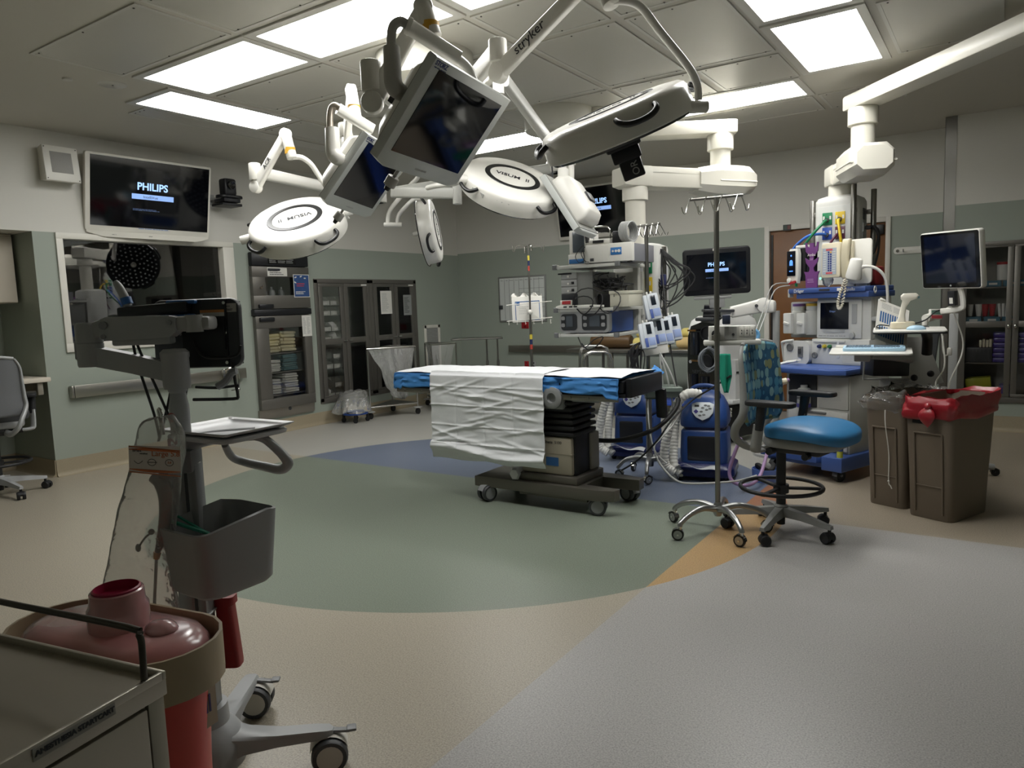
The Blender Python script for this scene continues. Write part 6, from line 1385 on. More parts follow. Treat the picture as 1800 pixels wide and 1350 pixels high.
# boom with the equipment tower, centre
c1 = V((-2.127, 6.578, 2.838)); c2 = V((-2.613, 5.824, 2.368))
t = boom('ivory ceiling boom in the middle carrying the shelved equipment tower', (-3.05, 6.05), (c1.x, c1.y), c1.z+.07, (c2.x, c2.y), 2.45, 1.9, (c1.x, c1.y, ZC), 'stryker')
tower = t
b = B(); b.loft([[V((c2.x+.02+x*k, c2.y+.05+y*k, z)) for x, y in rrect(.40, .3, .04, 4)] for k, z in ((1, 1.18), (1, 1.84), (.97, 1.87), (.7, 1.895))]); hd = part(t, 'service_head', b, headm)
fx, fy = c2.x+.02, c2.y+.05-.153
for k, (nm_, c_) in enumerate((('white_gas', '#cfcfcf'), ('green_gas', '#13774b'), ('white_gas', '#cfcfcf'), ('yellow_gas', '#d9b92c'))):
    x, z = fx+.05+.085*(k % 2), 1.70-.15*(k//2)
    b = B(); b.box((x, fy, z), (.065, .012, .12), .003); b.m(1).box((x-.015, fy-.007, z+.01), (.012, .004, .035)); b.box((x+.015, fy-.007, z+.01), (.012, .004, .035)); part(hd, 'gas_outlet', b, [mat(nm_, c_, .4), dgrey if nm_ == 'white_gas' else paper])
b = B(); q = V((-2.388, 5.882, 1.643)); b.cyl((q.x, q.y, q.z+.22), (q.x, q.y, q.z-.37), .023, seg=18); b.cyl((q.x, q.y, q.z-.39), (q.x, q.y, q.z-.37), .05, seg=18); b.box((q.x-.06, q.y-.02, q.z+.1), (.14, .04, .04)); b.box((q.x-.06, q.y-.02, q.z-.3), (.14, .04, .04)); part(t, 'cable_pole', b, steel)
random.seed(5)
b = B(); top = V((-2.390, 5.845, 1.841))
for k in range(9):
    w_ = random.uniform(.08, .3); h_ = random.uniform(.28, .5); o = random.uniform(-.04, .06)
    b.tube([top+V((0, -.02*random.random(), 0)), top+VR*(-.03-.02*k % .06)+V((0, -.05, -h_*.5)), top+VR*(o)+V((0, -.06, -h_)), top+VR*(w_*.6)+V((0, -.05, -h_*.9)), top+VR*w_+V((0, -.03, -h_*.55)), top+VR*w_*.45+V((0, -.02, -.1)), top], .0055, 6, 5)
b.tube([top, top+V((.01, -.03, -.3)), top+V((-.02, -.02, -.6)), top+V((.01, 0, -.85)), top+V((-.02, -.02, -1.0))], .008, 6, 4)
part(t, 'cable_bundle', b, rubber)
b = B(); q = V((-2.351, 5.777, 1.584)); b.box(q, (.04, .04, .09), .008); part(t, 'cable_strap', b, mat('navy_strap', '#262c55', .7))
TW = TR(-2.98, 5.08, 0, 2)
shelf_m = mat('shelf_grey_white', '#c4c4bd', .38)
for z, x1 in ((1.715, .54), (1.375, .52), (1.175, .52)):
    b = B(TW); b.b2((0, 0, z-.024), (x1, .56, z), .004); b.b2((-.012, -.008, z-.026), (.03, .02, z+.006), .004); sh = part(t, 'shelf', b, shelf_m)
    for bx in (0, x1): b = B(TW); b.box((bx, .0, z-.01), (.04, .03, .04), .006); part(sh, 'corner_bumper', b, grey_p)
b = B(TW); 
for x in (.06, .46): b.b2((x-.02, .54, 1.15), (x+.02, .6, 1.75))
b.b2((.05, .6, 1.3), (.5, .68, 1.66)); part(t, 'shelf_carrier', b, shelf_m)
def on(name, label, cat, z, loc=(.25, .2)): 
    p = TW @ V((*loc, z)); return thing(name, label, cat, p)
FN = lambda x, y, z, w=0: TW @ frame((x, y, z), (1, 0, 0), z=(0, -1, 0))
# generator with two screens on the lowest shelf
t = on('generator', 'grey generator with two dark screens and a blue side on the lowest tower shelf', 'generator', 1.175)
b = B(TW); b.loft([[V((x, y, z)) for x, y in ((.03, .05), (.44, .05), (.46, .12), (.46, .48), (.03, .48))] for z in (1.182, 1.345)]); part(t, 'case', b, blue_p)
b = B(TW); b.loft([[V((x, yy, z)) for x, z in rrect(.43, .165, .03, 4, .245, 1.266)] for yy in (.0, .055)]); part(t, 'front_bezel', b, mat('bezel_silver', '#9b9c9c', .35, .3))
for cx, w_ in ((.115, .14), (.335, .21)):
    b = B(TW); b.loft([[V((x, yy, z)) for x, z in rrect(w_, .13, .025, 4, cx, 1.268)] for yy in (-.006, .003)]); b.m(1).box((cx+.005, -.008, 1.275), (w_*.42, .003, .085)); b.m(2)
    for sx in ((-1,) if w_ < .2 else (-1, 1)):
        for z in (1.245, 1.30): b.loft([[V((x, yy, z_)) for x, z_ in rrect(.032, .03, .01, 3, cx+sx*w_*.37, z)] for yy in (-.009, -.005)])
    part(t, 'control_screen', b, [mat('bezel_dark', '#2b2d30', .35), mat('grey_screen', '#4c5258', .15), mat('bezel_silver', '#9b9c9c', .35, .3)])
b = B(TW); b.box((.1, .1, 1.179), (.04, .04, .007)); b.box((.4, .1, 1.179), (.04, .04, .007)); part(t, 'foot', b, rubber)
# middle shelf
t = on('module_rack', 'stack of grey camera and light modules at the left of the middle tower shelf', 'rack', 1.375)
b = B(TW); b.b2((.02, .06, 1.376), (.30, .5, 1.66), .004); part(t, 'case', b, mat('rack_grey', '#858683', .4))
for k, z in enumerate((1.61, 1.553, 1.496)):
    b = B(TW); b.b2((.025, .05, z), (.165, .062, z+.052), .002); b.m(1).box((.09, .048, z+.02), (.018, .008, .016), .002); b.m(2).box((.13 if k else .06, .048, z+.025+(0 if k else .018)), (.022 if k else .12, .006, .02 if k else .012)); part(t, 'module_front', b, [lgrey_p, white_p, black])
b = B(TW); b.b2((.025, .05, 1.38), (.165, .062, 1.49), .002); b.m(1).lathe([(.026, 0), (.026, .006), (.0, .008)], FN(.115, .05, 1.45), 20); part(t, 'light_front', b, [mat('module_black', '#2b2d31', .35), white_p])
t = on('insufflator', 'dark box in the centre of the middle tower shelf behind coiled cables', 'device', 1.375)
b = B(TW); b.b2((.315, .12, 1.376), (.44, .4, 1.48), .004); part(t, 'case', b, mat('module_black', '#2b2d31', .35))
b = B(TW); b.lathe([(.01, 0), (.01, .01), (0, .012)], FN(.42, .118, 1.44), 12); part(t, 'knob', b, lgrey_p)
b = B(TW); b.b2((.46, .02, 1.377), (.62, .3, 1.495), .006); b.b2((.455, .015, 1.475), (.625, .305, 1.50), .004); solo('beige_box', 'plain beige box at the right of the middle tower shelf', 'box', b, mat('beige_box', '#c6c3b2', .45), TW @ V((.55, .2, 1.377)))
b = B(TW); b.box((.095, -.005, 1.42), (.105, .012, .045), .003, rot=(-10, 0, 0)); b.m(1).box((.1, -.0125, 1.424), (.075, .004, .026), rot=(-10, 0, 0)); 
solo('warning_tag', 'white tag with a red band on the middle tower shelf', 'tag', b, [white_p, red_p], TW @ V((.095, 0, 1.398)))
b = B(TW); b.loft([[V((x, y, z)) for y, z in rrect(.05*k, .028*k, .01, 3, -.01, 1.389)] for x, k in ((.01, .5), (.04, 1), (.3, 1), (.42, .6))]); 
b.m(1)
for x in (.1, .15, .19, .33): b.box((x, -.036, 1.39), (.03, .004, .012), .001)
solo('camera_handpiece', 'long white handpiece lying along the front of the middle tower shelf', 'handpiece', b, [white_p, black], TW @ V((.2, 0, 1.376)))
random.seed(9)
b = B(TW)
for k in range(26):
    x = random.uniform(.34, .54); z = random.uniform(1.50, 1.66); b.tube([(x, .1+.1*random.random(), z), (x+random.uniform(-.06, .06), .02, z-.05*random.random()), (x+random.uniform(-.08, .08), .1, 1.5+.1*random.random()), (x+random.uniform(-.05, .05), .2, 1.55)], random.choice((.004, .006, .008)), 6, 4)
for cx, cz, rr in ((.3, 1.42, .11), (.26, 1.40, .07), (.47, 1.42, .09)): b.tube([(cx+rr*math.cos(a)*1.1, -.03+.03*math.sin(a*2), cz+rr*math.sin(a)) for a in [2*PI*k/16 for k in range(16)]], .0045, 6, closed=True)
b.tube([(.2, -.02, 1.15), (.26, -.04, 1.07), (.34, -.02, 1.13), (.42, -.03, 1.15), (.36, -.02, 1.08), (.28, -.01, 1.05), (.22, .0, 1.1)], .0045, 6, 5)
solo('cable_tangle', 'tangle of black cables looping over the middle tower shelf', 'cables', b, rubber, TW @ V((.4, .1, 1.5)), kind='stuff')
# top shelf
t = on('electrosurgical_unit', 'white electrosurgical box with blue stickers on the top tower shelf', 'device', 1.715)
b = B(TW); b.b2((.27, .0, 1.722), (.66, .05, 1.862), .008); b.m(1).b2((.275, .045, 1.722), (.655, .46, 1.855), .002); part(t, 'case', b, [white_arm, mat('case_grey', '#7d7e84', .4)])
b = B(TW); b.box((.44, -.002, 1.80), (.034, .004, .075)); b.box((.53, -.002, 1.80), (.09, .004, .055), .001); b.m(1)
for k in range(3): b.cyl((.505+.025*k, -.004, 1.80), (.505+.025*k, -.007, 1.80), .008+.002*k, seg=12)
part(t, 'blue_sticker', b, [mat('sticker_blue', '#2f6fae', .5), paper])
b = B(TW); b.b2((.29, -.006, 1.726), (.47, .004, 1.85), .004); b.m(1).box((.33, -.008, 1.745), (.03, .004, .022)); part(t, 'front_insert', b, [white_p, dgrey])
for x, y in ((.3, .05), (.62, .05), (.3, .42), (.62, .42)):
    b = B(TW); b.box((x, y, 1.7185), (.03, .03, .007)); part(t, 'foot', b, rubber)
t = on('foot_switch', 'white foot switch with a wire guard on the white box of the top shelf', 'pedal', 1.862)
b = B(TW); b.b2((.27, .02, 1.863), (.47, .16, 1.90), .006); part(t, 'body', b, white_p)
b = B(TW); b.tube([(.28, .05, 1.89), (.28, .05, 1.96), (.31, .05, 1.995), (.43, .05, 1.995), (.46, .05, 1.96), (.46, .05, 1.89)], .006, 8, 3); b.tube([(.29, .12, 1.89), (.3, .12, 1.95), (.44, .12, 1.95), (.45, .12, 1.89)], .003, 6, 3); part(t, 'wire_guard', b, chrome)
b = B(TW); b.b2((.33, .012, 1.872), (.42, .03, 1.892)); part(t, 'pedal_gap', b, black)
t = on('endoscopy_monitor', 'tall white unit with a dark screen at the left of the top tower shelf', 'device', 1.715)
b = B(TW); b.b2((.10, .06, 1.716), (.25, .3, 1.99), .01); b.b2((.10, .04, 1.716), (.25, .07, 1.80), .004); part(t, 'case', b, white_arm)
b = B(TW); b.box((.185, .057, 1.895), (.10, .008, .16), .002); part(t, 'screen', b, mat('grey_screen', '#4c5258', .15))
b = B(TW); b.box((.175, .037, 1.745), (.13, .006, .035), .002); part(t, 'blue_band', b, mat('sticker_blue', '#2f6fae', .5))
b = B(TW)
for k in range(6): b.tube([(.56+.012*k, .1+.11*math.cos(a), 1.945+.075*math.sin(a)) for a in [2*PI*j/16 for j in range(16)]], .007, 6, closed=True)
solo('grey_cable_coil', 'coil of grey hose standing on the top tower shelf', 'coil', b, lgrey_p, TW @ V((.6, .1, 1.86)))
b = B(TW); b.box((.52, .1, 1.91), (.09, .09, .09), .008); solo('power_adapter', 'black adapter box beside the grey coil on the top tower shelf', 'adapter', b, black, TW @ V((.52, .1, 1.863)))
b = B(TW); b.tube([(.26, .0, 1.86), (.24, -.02, 1.84), (.2, -.03, 1.78), (.23, -.03, 1.73), (.27, -.02, 1.75), (.26, -.02, 1.83)], .003, 6, 5); b.tube([(.27, .0, 1.85), (.25, -.03, 1.8), (.28, -.03, 1.74), (.31, -.02, 1.73)], .003, 6, 5); b.tube([(.24, .04, 2.0), (.27, .02, 1.95), (.28, .02, 1.88)], .014, 8, 4)
solo('patient_cable', 'thin cables hanging over the front of the top tower shelf', 'cables', b, rubber, TW @ V((.25, 0, 1.72)), kind='stuff')

# ------------------------------------------------------------------ infusion pump stand
px_, py_ = -2.33, 5.39
t = thing('pump_stand', 'five-legged drip stand loaded with infusion pumps behind the operating table', 'drip pole', (px_, py_, 0))
b = B(); b.cyl((px_, py_, .1), (px_, py_, 1.99), .0155, seg=16); b.cyl((px_, py_, .1), (px_, py_, .8), .024, seg=16); part(t, 'pole', b, steel)
b = B(); b.lathe([(.03, .09), (.035, .14), (.028, .2), (.02, .2)], TR(px_, py_, 0), 18); part(t, 'hub', b, silver)
for k, a in enumerate((0, 72, 144, 216, 288)):
    a += 0; c, s = math.cos(R(a)), math.sin(R(a)); b = B(); b.tube([(px_+c*.02, py_+s*.02, .15), (px_+c*.12, py_+s*.12, .165), (px_+c*.2, py_+s*.2, .145), (px_+c*.25, py_+s*.25, .1), (px_+c*.255, py_+s*.255, .085)], [.024, .02, .017, .016, .016], 10, 4); part(t, 'leg', b, silver)
    swivel(t, px_+c*.255, py_+s*.255, .036, .024, a+130, chrome, rubber, False, .088, hub=silver)
bM = frame((px_, py_, 2.0), (.93, -.33, -.02), z=(0, 0, 1))
b = B(bM); b.cyl((-.13, 0, 0), (.14, 0, 0), .009, seg=12); part(t, 'crossbar', b, steel)
for k in range(5):
    for s in (-1, 1):
        x = -.12+.06*k; b = B(bM); b.tube([(x, 0, .008), (x+.01, s*.012, 0), (x+.025, s*.045, -.06), (x+.03, s*.055, -.078), (x+.036, s*.066, -.08), (x+.042, s*.074, -.06)], .0032, 6, 3); part(t, 'hook', b, chrome)
b = B(); q = V((-2.198, 5.204, 1.056)); Mb = frame(q, VR+V((0, 0, .16)), z=-VF); b.M = Mb; b.box((.0, .0, .0), (.21, .10, .008), .002); b.box((-.1, .0, -.03), (.012, .1, .07), .002); b.box((-.05, .055, -.03), (.24, .008, .07), .002); part(t, 'pump_rack', b, white_arm)
b = B(); b.M = Mb; b.box((-.15, -.01, -.04), (.09, .05, .06), .006); b.tube([(-.02, .06, -.04), (-.06, .12, -.04), (-.04, .17, -.03)], .018, 8, 3); b.box((-.06, .1, -.02), (.05, .09, .05), .01); part(t, 'rack_clamp', b, black)
b = B(); q = V((-2.303, 5.215, 1.217)); b.ball(q, .028, 12); b.ball(q+V((.03, .02, .01)), .026, 12); part(t, 'clamp_knob', b, white_p)
def pump(P_, tilt, label, orange=False):
    t_ = thing('infusion_pump', label, 'infusion pump', P_, 'white infusion pumps')
    M_ = frame(P_, VR+V((0, 0, tilt)), z=-VF+V((0, 0, .12)))
    b = B(M_); b.box((0, 0, -.03), (.085, .2, .07), .008); b.box((-.055, .0, -.03), (.03, .19, .06), .005); part(t_, 'case', b, mat('pump_white', '#c8ced4', .38))
    b = B(M_); b.box((.0, .045, .006), (.036, .075, .004), .001); part(t_, 'display', b, mat('pump_display', '#232a33', .15))
    b = B(M_); b.box((.01, -.05, .006), (.05, .06, .003), .001); b.m(1).box((-.03, -.055, .006), (.022, .07, .003), .001); part(t_, 'keypad', b, [mat('keypad_lilac', '#93a4cf', .5), mat('keypad_blue', '#41589c', .5)])
    b = B(M_); b.box((.0, .108, -.03), (.012, .03, .02), .004); b.box((-.03, .108, -.03), (.012, .03, .02), .004); part(t_, 'door_latch', b, white_p)
    if orange: b = B(M_); b.box((-.03, .06, .006), (.012, .09, .003)); part(t_, 'orange_strip', b, mat('pump_orange', '#d9a24a', .5))
pump((-2.188, 5.192, 1.375), .2, 'white infusion pump fixed high on the pole, above the row of four')
pump((-2.190, 5.102, 1.161), .16, 'front left pump of the row of four on the stand bracket')
pump((-2.166, 5.242, 1.179), .16, 'second pump from the left on the stand bracket'); pump((-2.139, 5.322, 1.179), .16, 'third pump from the left on the stand bracket, with an orange strip', True); pump((-2.108, 5.407, 1.206), .16, 'rightmost pump on the stand bracket')
b = B(); q = V((-2.153, 5.194, 0.7353)); M_ = frame(q, VR, z=(0, 0, 1)); b.M = M_; b.loft([[V((x*k, y*k, z)) for x, y in rrect(.30, .24, .02, 3)] for k, z in ((.72, -.045), (.8, -.04), (.93, .0), (1, .004), (1, .03), (.97, .034))]); b.box((-.05, .0, -.05), (.12, .06, .03)); solo('grey_tray', 'grey-green plastic tray fixed to the pump stand behind the end of the table', 'tray', b, mat('sage_grey', '#6f7a72', .45), q)
random.seed(3); b = B()
for k in range(9):
    q = V((-2.282, 5.073, 0.9439))+V((random.uniform(-.06, .05), 0, 0)); b.tube([V((-2.259, 5.111, 1.113)), q+V((0, 0, .1)), q+V((random.uniform(-.05, .05), 0, -.06-.1*random.random())), q+V((.03, .0, .05)), V((-2.257, 5.105, 1.062))], .004, 6, 5)
for k in range(2): q = V((-2.287, 5.061, 0.8802))+VR*.075*k+V((0, 0, -.02*k)); b.tube([q+V((.035*math.cos(a), 0, .035*math.sin(a))) for a in [2*PI*j/12 for j in range(12)]], .012, 6, closed=True)
solo('pump_cables', 'black cables and plugs hanging below the pump bracket', 'cables', b, rubber, (-2.282, 5.073, 0.9439), kind='stuff')
b = B(); b.tube([(-2.347, 5.733, 1.685), (-2.184, 5.425, 1.272), (-2.108, 5.321, 1.013), (-2.019, 5.221, 0.7195), (-2.002, 5.224, 0.6549)], .006, 6, 4); b.tube([(-1.537, 4.962, 0.8868), (-1.665, 4.986, 0.8012), (-1.847, 5.030, 0.6869), (-1.943, 4.887, 0.5576), (-2.023, 4.815, 0.42), (-2.171, 4.817, 0.2698), (-2.271, 4.739, 0.196)], .0065, 6, 5)
solo('power_cable', 'long black cord running from the stand leg up past the blue warmer', 'cord', b, rubber, (-2.039, 4.802, 0.4005))
b = B()
for dx in (0, .04, .08): b.tube([(-2.142, 5.178, 1.023), V((-2.126, 5.166, 0.852))+V((dx, 0, 0)), V((-2.132, 5.251, 0.6015))+V((dx*1.5, 0, 0)), V((-2.110, 5.249, 0.4703))+V((dx*.5, 0, 0)), (-2.115, 5.112, 0.3825), (-2.117, 4.984, 0.3403), (-2.046, 4.898, 0.2481), (-1.913, 4.853, 0.1452), (-1.776, 4.823, 0.1338), (-1.558, 5.089, 0.114), (-1.480, 5.383, 0.0997)], .007, 6, 5)
b.tube([(-2.244, 5.190, 0.7148), (-2.197, 5.074, 0.514), (-2.116, 4.982, 0.3194), (-1.998, 4.929, 0.2337)], .006, 6, 4)
solo('white_cords', 'white cords hanging behind the pump stand and trailing over the blue floor', 'cords', b, mat('cord_white', '#b9bab6', .5), (-2.085, 5.019, 0.4436), kind='stuff')

# ------------------------------------------------------------------ two blue air warmers
navy = mat('warmer_navy', '#21407a', .36); navy_d = mat('warmer_dark_navy', '#121c50', .3)
def warmer(ox, oy, rz, label):
    W = TR(ox, oy, 0, rz); t_ = thing('air_warmer', label, 'warmer', (ox, oy, 0), 'blue patient air warmers')
    def sec(w, d, z, r=.07, dy=0): return [V((x, y+.17+dy, z)) for x, y in rrect(w, d, r, 5)]
    b = B(W); b.loft([sec(.46, .44, .035), sec(.48, .46, .05), sec(.47, .45, .10), sec(.38, .38, .135)]); part(t_, 'base_bumper', b, navy_d)
    for x in (-.18, .18):
        for y in (.0, .34): 
            b = B(W); b.cyl((x-.015, y, .03), (x+.015, y, .03), .03, seg=14); part(t_, 'wheel', b, rubber)
    b = B(W); b.loft([sec(.36, .36, .12), sec(.37, .37, .2), sec(.355, .36, .38), sec(.33, .34, .395)]); part(t_, 'lower_body', b, navy)
    b = B(W); b.b2((-.125, -.02, .15), (.10, .03, .355), .02); part(t_, 'front_recess', b, black)
    b = B(W); b.loft([sec(.31, .33, .39), sec(.31, .33, .43)]); part(t_, 'waist', b, navy_d)
    b = B(W); b.loft([sec(.35, .36, .42), sec(.365, .375, .44), sec(.36, .365, .5, .08), sec(.33, .33, .58, .1, .015), sec(.27, .26, .64, .1, .04), sec(.16, .15, .68, .07, .06), sec(.04, .04, .69, .015, .06)]); part(t_, 'hood', b, navy)
    Mp = W @ frame((-.0, .003, .555), (1, 0, 0), z=(0, -1, .36))
    b = B(Mp); sh = [(-.085, .045), (-.08, -.02), (-.05, -.06), (0, -.085), (.05, -.06), (.08, -.02), (.085, .045), (.05, .06), (-.05, .06)]
    b.prism(sh[::-1], .0, .018, bev=.004); part(t_, 'control_panel', b, mat('panel_white', '#c9d0d4', .4))
    b = B(Mp)
    for x, y in ((.02, .035), (.0, .015), (-.01, -.015), (.03, -.0), (.045, .03), (.055, .01), (-.02, -.045), (.01, -.04)): b.lathe([(.013, .018), (.011, .022), (0, .022)], TR(x, y, 0), 12, sy=.6)
    b.m(1).box((-.045, .03, .019), (.035, .016, .004)); b.m(2).box((-.05, -.015, .019), (.026, .026, .003), rot=(0, 0, 45)); part(t_, 'panel_keys', b, [grey_p, black, mat('violet_logo', '#2c2170', .4)])
    b = B(W); b.tube([(-.11, .12, .64), (-.1, .1, .70), (-.05, .1, .735), (.05, .1, .735), (.1, .1, .70), (.11, .12, .64)], .016, 10, 4); part(t_, 'handle', b, navy)
    b = B(W); b.box((.0, -.012, .47), (.03, .006, .016), .002); part(t_, 'front_button', b, navy_d)
    def corr(pts, r, nrm=8):
        P_ = spline(pts, nrm); out = []; rs = []
        L = 0
        dense = []
        for k in range(len(P_)-1):
            m_ = max(2, int((P_[k+1]-P_[k]).length/.006))
            dense += [P_[k].lerp(P_[k+1], j/m_) for j in range(m_)]
        rs = [r if (k//2) % 2 else r*.9 for k in range(len(dense))]
        bb = B(W); bb.tube(dense, rs, 16); return bb
    b = corr([(-.02, .0, .68), (-.11, -.06, .69), (-.19, -.08, .60), (-.25, -.1, .42), (-.285, -.1, .22), (-.27, -.1, .12), (-.2, -.1, .07)], .037); part(t_, 'hose', b, mat('hose_white', '#d3d2cc', .45))
    b = corr([(-.2, .1, .62), (-.22, .08, .5), (-.225, .0, .3), (-.215, -.06, .12), (-.16, -.08, .06)], .035); part(t_, 'hose', b, mat('hose_white', '#d3d2cc', .45))
    b = B(W); b.grid(lambda u, v: V((-.2+.33*u, -.06-.06*v, .12+.015*math.sin(u*9)+.02*v*math.sin(u*5))), 14, 4); part(t_, 'loose_sleeve', b, mat('sleeve_white', '#c5c7c8', .5), thick=.002)
    return t_
warmer(-1.915, 5.47, 12, 'blue air warmer with a white corrugated hose, left of the drip pole')
warmer(-2.72, 5.93, 8, 'blue air warmer half hidden behind the infusion pump stand')

# ------------------------------------------------------------------ suction tower
NM = TR(-2.62, 7.02, 0, -21)
t = thing('suction_tower', 'tall white and black suction tower behind the blue warmer', 'suction unit', (-2.4, 7.3, 0))
NW_ = .42
white_g = mat('tower_white', '#d6d6d4', .3)
def nsec(w, d, z, r=.06, x=0, y=0): return [V((NW_/2+x+px, .30+y+py, z)) for px, py in rrect(w, d, r, 4)]
b = B(NM); b.loft([nsec(.50, .66, .06), nsec(.52, .68, .1), nsec(.50, .66, .36), nsec(.46, .6, .38)]); part(t, 'base', b, mat('tower_base_black', '#1c1d20', .4))
for x in (.03, .4):
    for y in (.02, .58): p = NM @ V((x, y, 0)); swivel(t, p.x, p.y, .035, .028, 40, black, rubber, False, .07)
b = B(NM); b.loft([nsec(.46, .6, .37), nsec(.47, .6, .7), nsec(.45, .58, 1.12), nsec(.42, .54, 1.20, .07), nsec(.34, .44, 1.245, .08)]); part(t, 'shell', b, white_g)
b = B(NM); b.loft([[V((x, -.012, z)) for x, z in pl] for pl in ([(.04, .40), (.35, .40), (.37, .72), (.38, 1.08), (.33, 1.17), (.2, 1.19), (.07, 1.15), (.03, 1.05), (.02, .7)],)]+[[V((x, .06, z)) for x, z in [(.04, .40), (.35, .40), (.37, .72), (.38, 1.08), (.33, 1.17), (.2, 1.19), (.07, 1.15), (.03, 1.05), (.02, .7)]]]); part(t, 'front_panel', b, mat('gloss_black', '#0b0c0f', .12, coat=.3))
FNn = lambda x, z, y=-.013: NM @ frame((x, y, z), (1, 0, 0), z=(0, -1, 0))
for x, z, r_ in ((.27, 1.08, .075), (.26, .80, .08)):
    b = B(FNn(x, z)); b.lathe([(r_, 0), (r_, .012), (r_*.86, .014), (r_*.84, .002), (0, .001)], None, 28); part(t, 'canister_port', b, black)
b = B(NM); 
for x, z, h in ((.12, .98, .22), (.24, .56, .2), (.10, .57, .22)): b = B(NM); b.cyl((x, -.012, z-h/2), (x, -.012, z+h/2), .045, seg=16); part(t, 'canister', b, mat('smoked_plastic', '#1f2125', .1, coat=.4))
b = B(NM); b.box((.12, -.06, 1.11), (.1, .012, .016)); part(t, 'brass_trim', b, mat('brass', '#7d5d33', .35, .6))
b = B(NM); b.box((.13, -.02, .81), (.11, .012, .016)); b.m(1).cyl((.07, -.02, .80), (.07, -.03, .80), .016, seg=14); part(t, 'brass_trim', b, [mat('brass', '#7d5d33', .35, .6), lgrey_p])
text(t, 'maker_print', 'NEPTUNE', FNn(.19, .70, -.0135), .05, mat('panel_grey_print', '#3a3c40', .4), bold=.0004)
b = B(NM); b.loft([[V((x, y, z)) for x, y in ((.44, .1), (.50, .12), (.50, .5), (.44, .52))] for z in (.44, .82)]); b.b2((.43, .05, .40), (.52, .56, .44), .006); b.m(1).box((.502, .2, .70), (.004, .14, .02)); b.cyl((.50, .36, .52), (.506, .36, .52), .014, seg=12); part(t, 'side_cover', b, [white_g, black])
b = B(NM); b.cyl((.06, .3, 1.2), (.06, .3, 1.48), .018, seg=14); b.cyl((.06, .3, 1.48), (.06, .3, 1.53), .024, seg=14); part(t, 'side_pole', b, chrome)
b = B(NM); b.box((.24, .10, 1.30), (.18, .05, .11), .008, rot=(-12, 0, 0)); b.b2((.16, .05, 1.23), (.36, .24, 1.26), .01); b.m(1).box((.20, .068, 1.31), (.07, .004, .07), rot=(-12, 0, 0)); b.m(2).cyl((.3, .065, 1.32), (.3, .05, 1.318), .014, seg=12); part(t, 'control_panel', b, [black, screen_dark, grey_p])
b = B(NM); b.b2((.15, -.05, 1.20), (.38, .2, 1.235), .012); part(t, 'top_tray', b, dgrey)

# ------------------------------------------------------------------ patient monitor on its arm
pm = V((-2.205, 6.69, 1.658)); PM = frame(pm, (.942, .335, .025), z=(.33, -.907, -.20))
t = thing('patient_monitor', 'wide black monitor with a lit blue name behind the drip pole', 'monitor', pm)
b = B(PM); b.prism(rrect(.60, .43, .03, 5), -.05, 0, bev=.008); part(t, 'casing', b, black)
b = B(PM); b.box((0, .004, .001), (.525, .335, .003)); part(t, 'screen', b, screen_dark)
start_screen(t, PM @ TR(0, .02, .0025), .55, .19)
b = B(PM); b.box((-.02, .205, .001), (.016, .022, .003)); part(t, 'corner_label', b, paper)
b = B(PM); b.box((-.04, -.24, -.03), (.34, .03, .06), .008); b.box((.0, -.29, -.03), (.14, .1, .05), .01); part(t, 'mount', b, lgrey_p)
a0, a1 = V((-2.000, 6.462, 1.288)), V((-1.758, 6.571, 1.339))
b = B(); beam(b, a0, a1, .07, .10, .075, .12); disc(b, a1+VR*.0, -VF, .065, .09); b.b2(a0+V((-.08, -.05, -.04)), a0+V((.02, .05, .03)), .012); b.box(a1+V((.06, .02, -.01)), (.10, .1, .11), .03); part(t, 'support_arm', b, white_arm)
b = B(); q = a1+V((.1, .08, -.05)); b.cyl(q+V((0, 0, .0)), (q.x, q.y, .06), .03, seg=18); b.lathe([(.2, 0), (.2, .02), (.05, .05), (.035, .06)], TR(q.x, q.y, 0), 24); b.m(1).cyl((a1+V((-.03, -.08, .0))), a1+V((-.03, -.055, .0)), .014, seg=12); part(t, 'support_post', b, [lgrey_p, dgrey])
t = thing('stacked_keyboard', 'dark keyboard tray hanging under the wide black monitor', 'tray', V((-2.113, 6.448, 1.306)))
b = B(); b.M = frame((-2.097, 6.399, 1.307), VR, z=(0, 0, 1)); b.box((0, 0, 0), (.26, .14, .025), .008); part(t, 'tray', b, dgrey)

# ------------------------------------------------------------------ module rack clamped to the near drip pole, cable coil, green cloth
rq = V((-1.406, 4.27, 0)); RK = TR(-1.37, 4.33, 0, 20)
t = thing('module_rack', 'white box of small modules with a black knob clamped to the near drip pole', 'rack', (-1.37, 4.33, 1.16))
b = B(RK); b.b2((-.10, .0, 1.165), (.17, .10, 1.25), .005); b.b2((-.13, -.01, 1.135), (.20, .11, 1.165), .008); part(t, 'case', b, mat('rack_white', '#c9c9c3', .4))
for k in range(3): b = B(RK); b.b2((.075+.03*k, -.006, 1.19), (.101+.03*k, .002, 1.243), .002); b.m(1).box((.088+.03*k, -.008, 1.222), (.005, .003, .008)); b.box((.088+.03*k, -.008, 1.205), (.005, .003, .008)); part(t, 'plug_module', b, [white_p, dgrey])
b = B(RK); b.lathe([(.018, 0), (.025, .006), (.025, .022), (.012, .028), (0, .028)], frame((-.06, -.002, 1.205), (1, 0, 0), z=(0, -1, 0)), 16); part(t, 'clamp_knob', b, black)
b = B(RK); b.b2((-.01, -.008, 1.17), (.06, .0, 1.245)); b.m(1).cyl((.04, -.009, 1.2), (.04, -.012, 1.2), .008, seg=12); part(t, 'socket_plate', b, [lgrey_p, dgrey])
b = B(RK); b.box((-.0, -.02, 1.29), (.045, .05, .055), .005); part(t, 'pole_block', b, mat('navy_block', '#2a3347', .5))
random.seed(21); b = B()
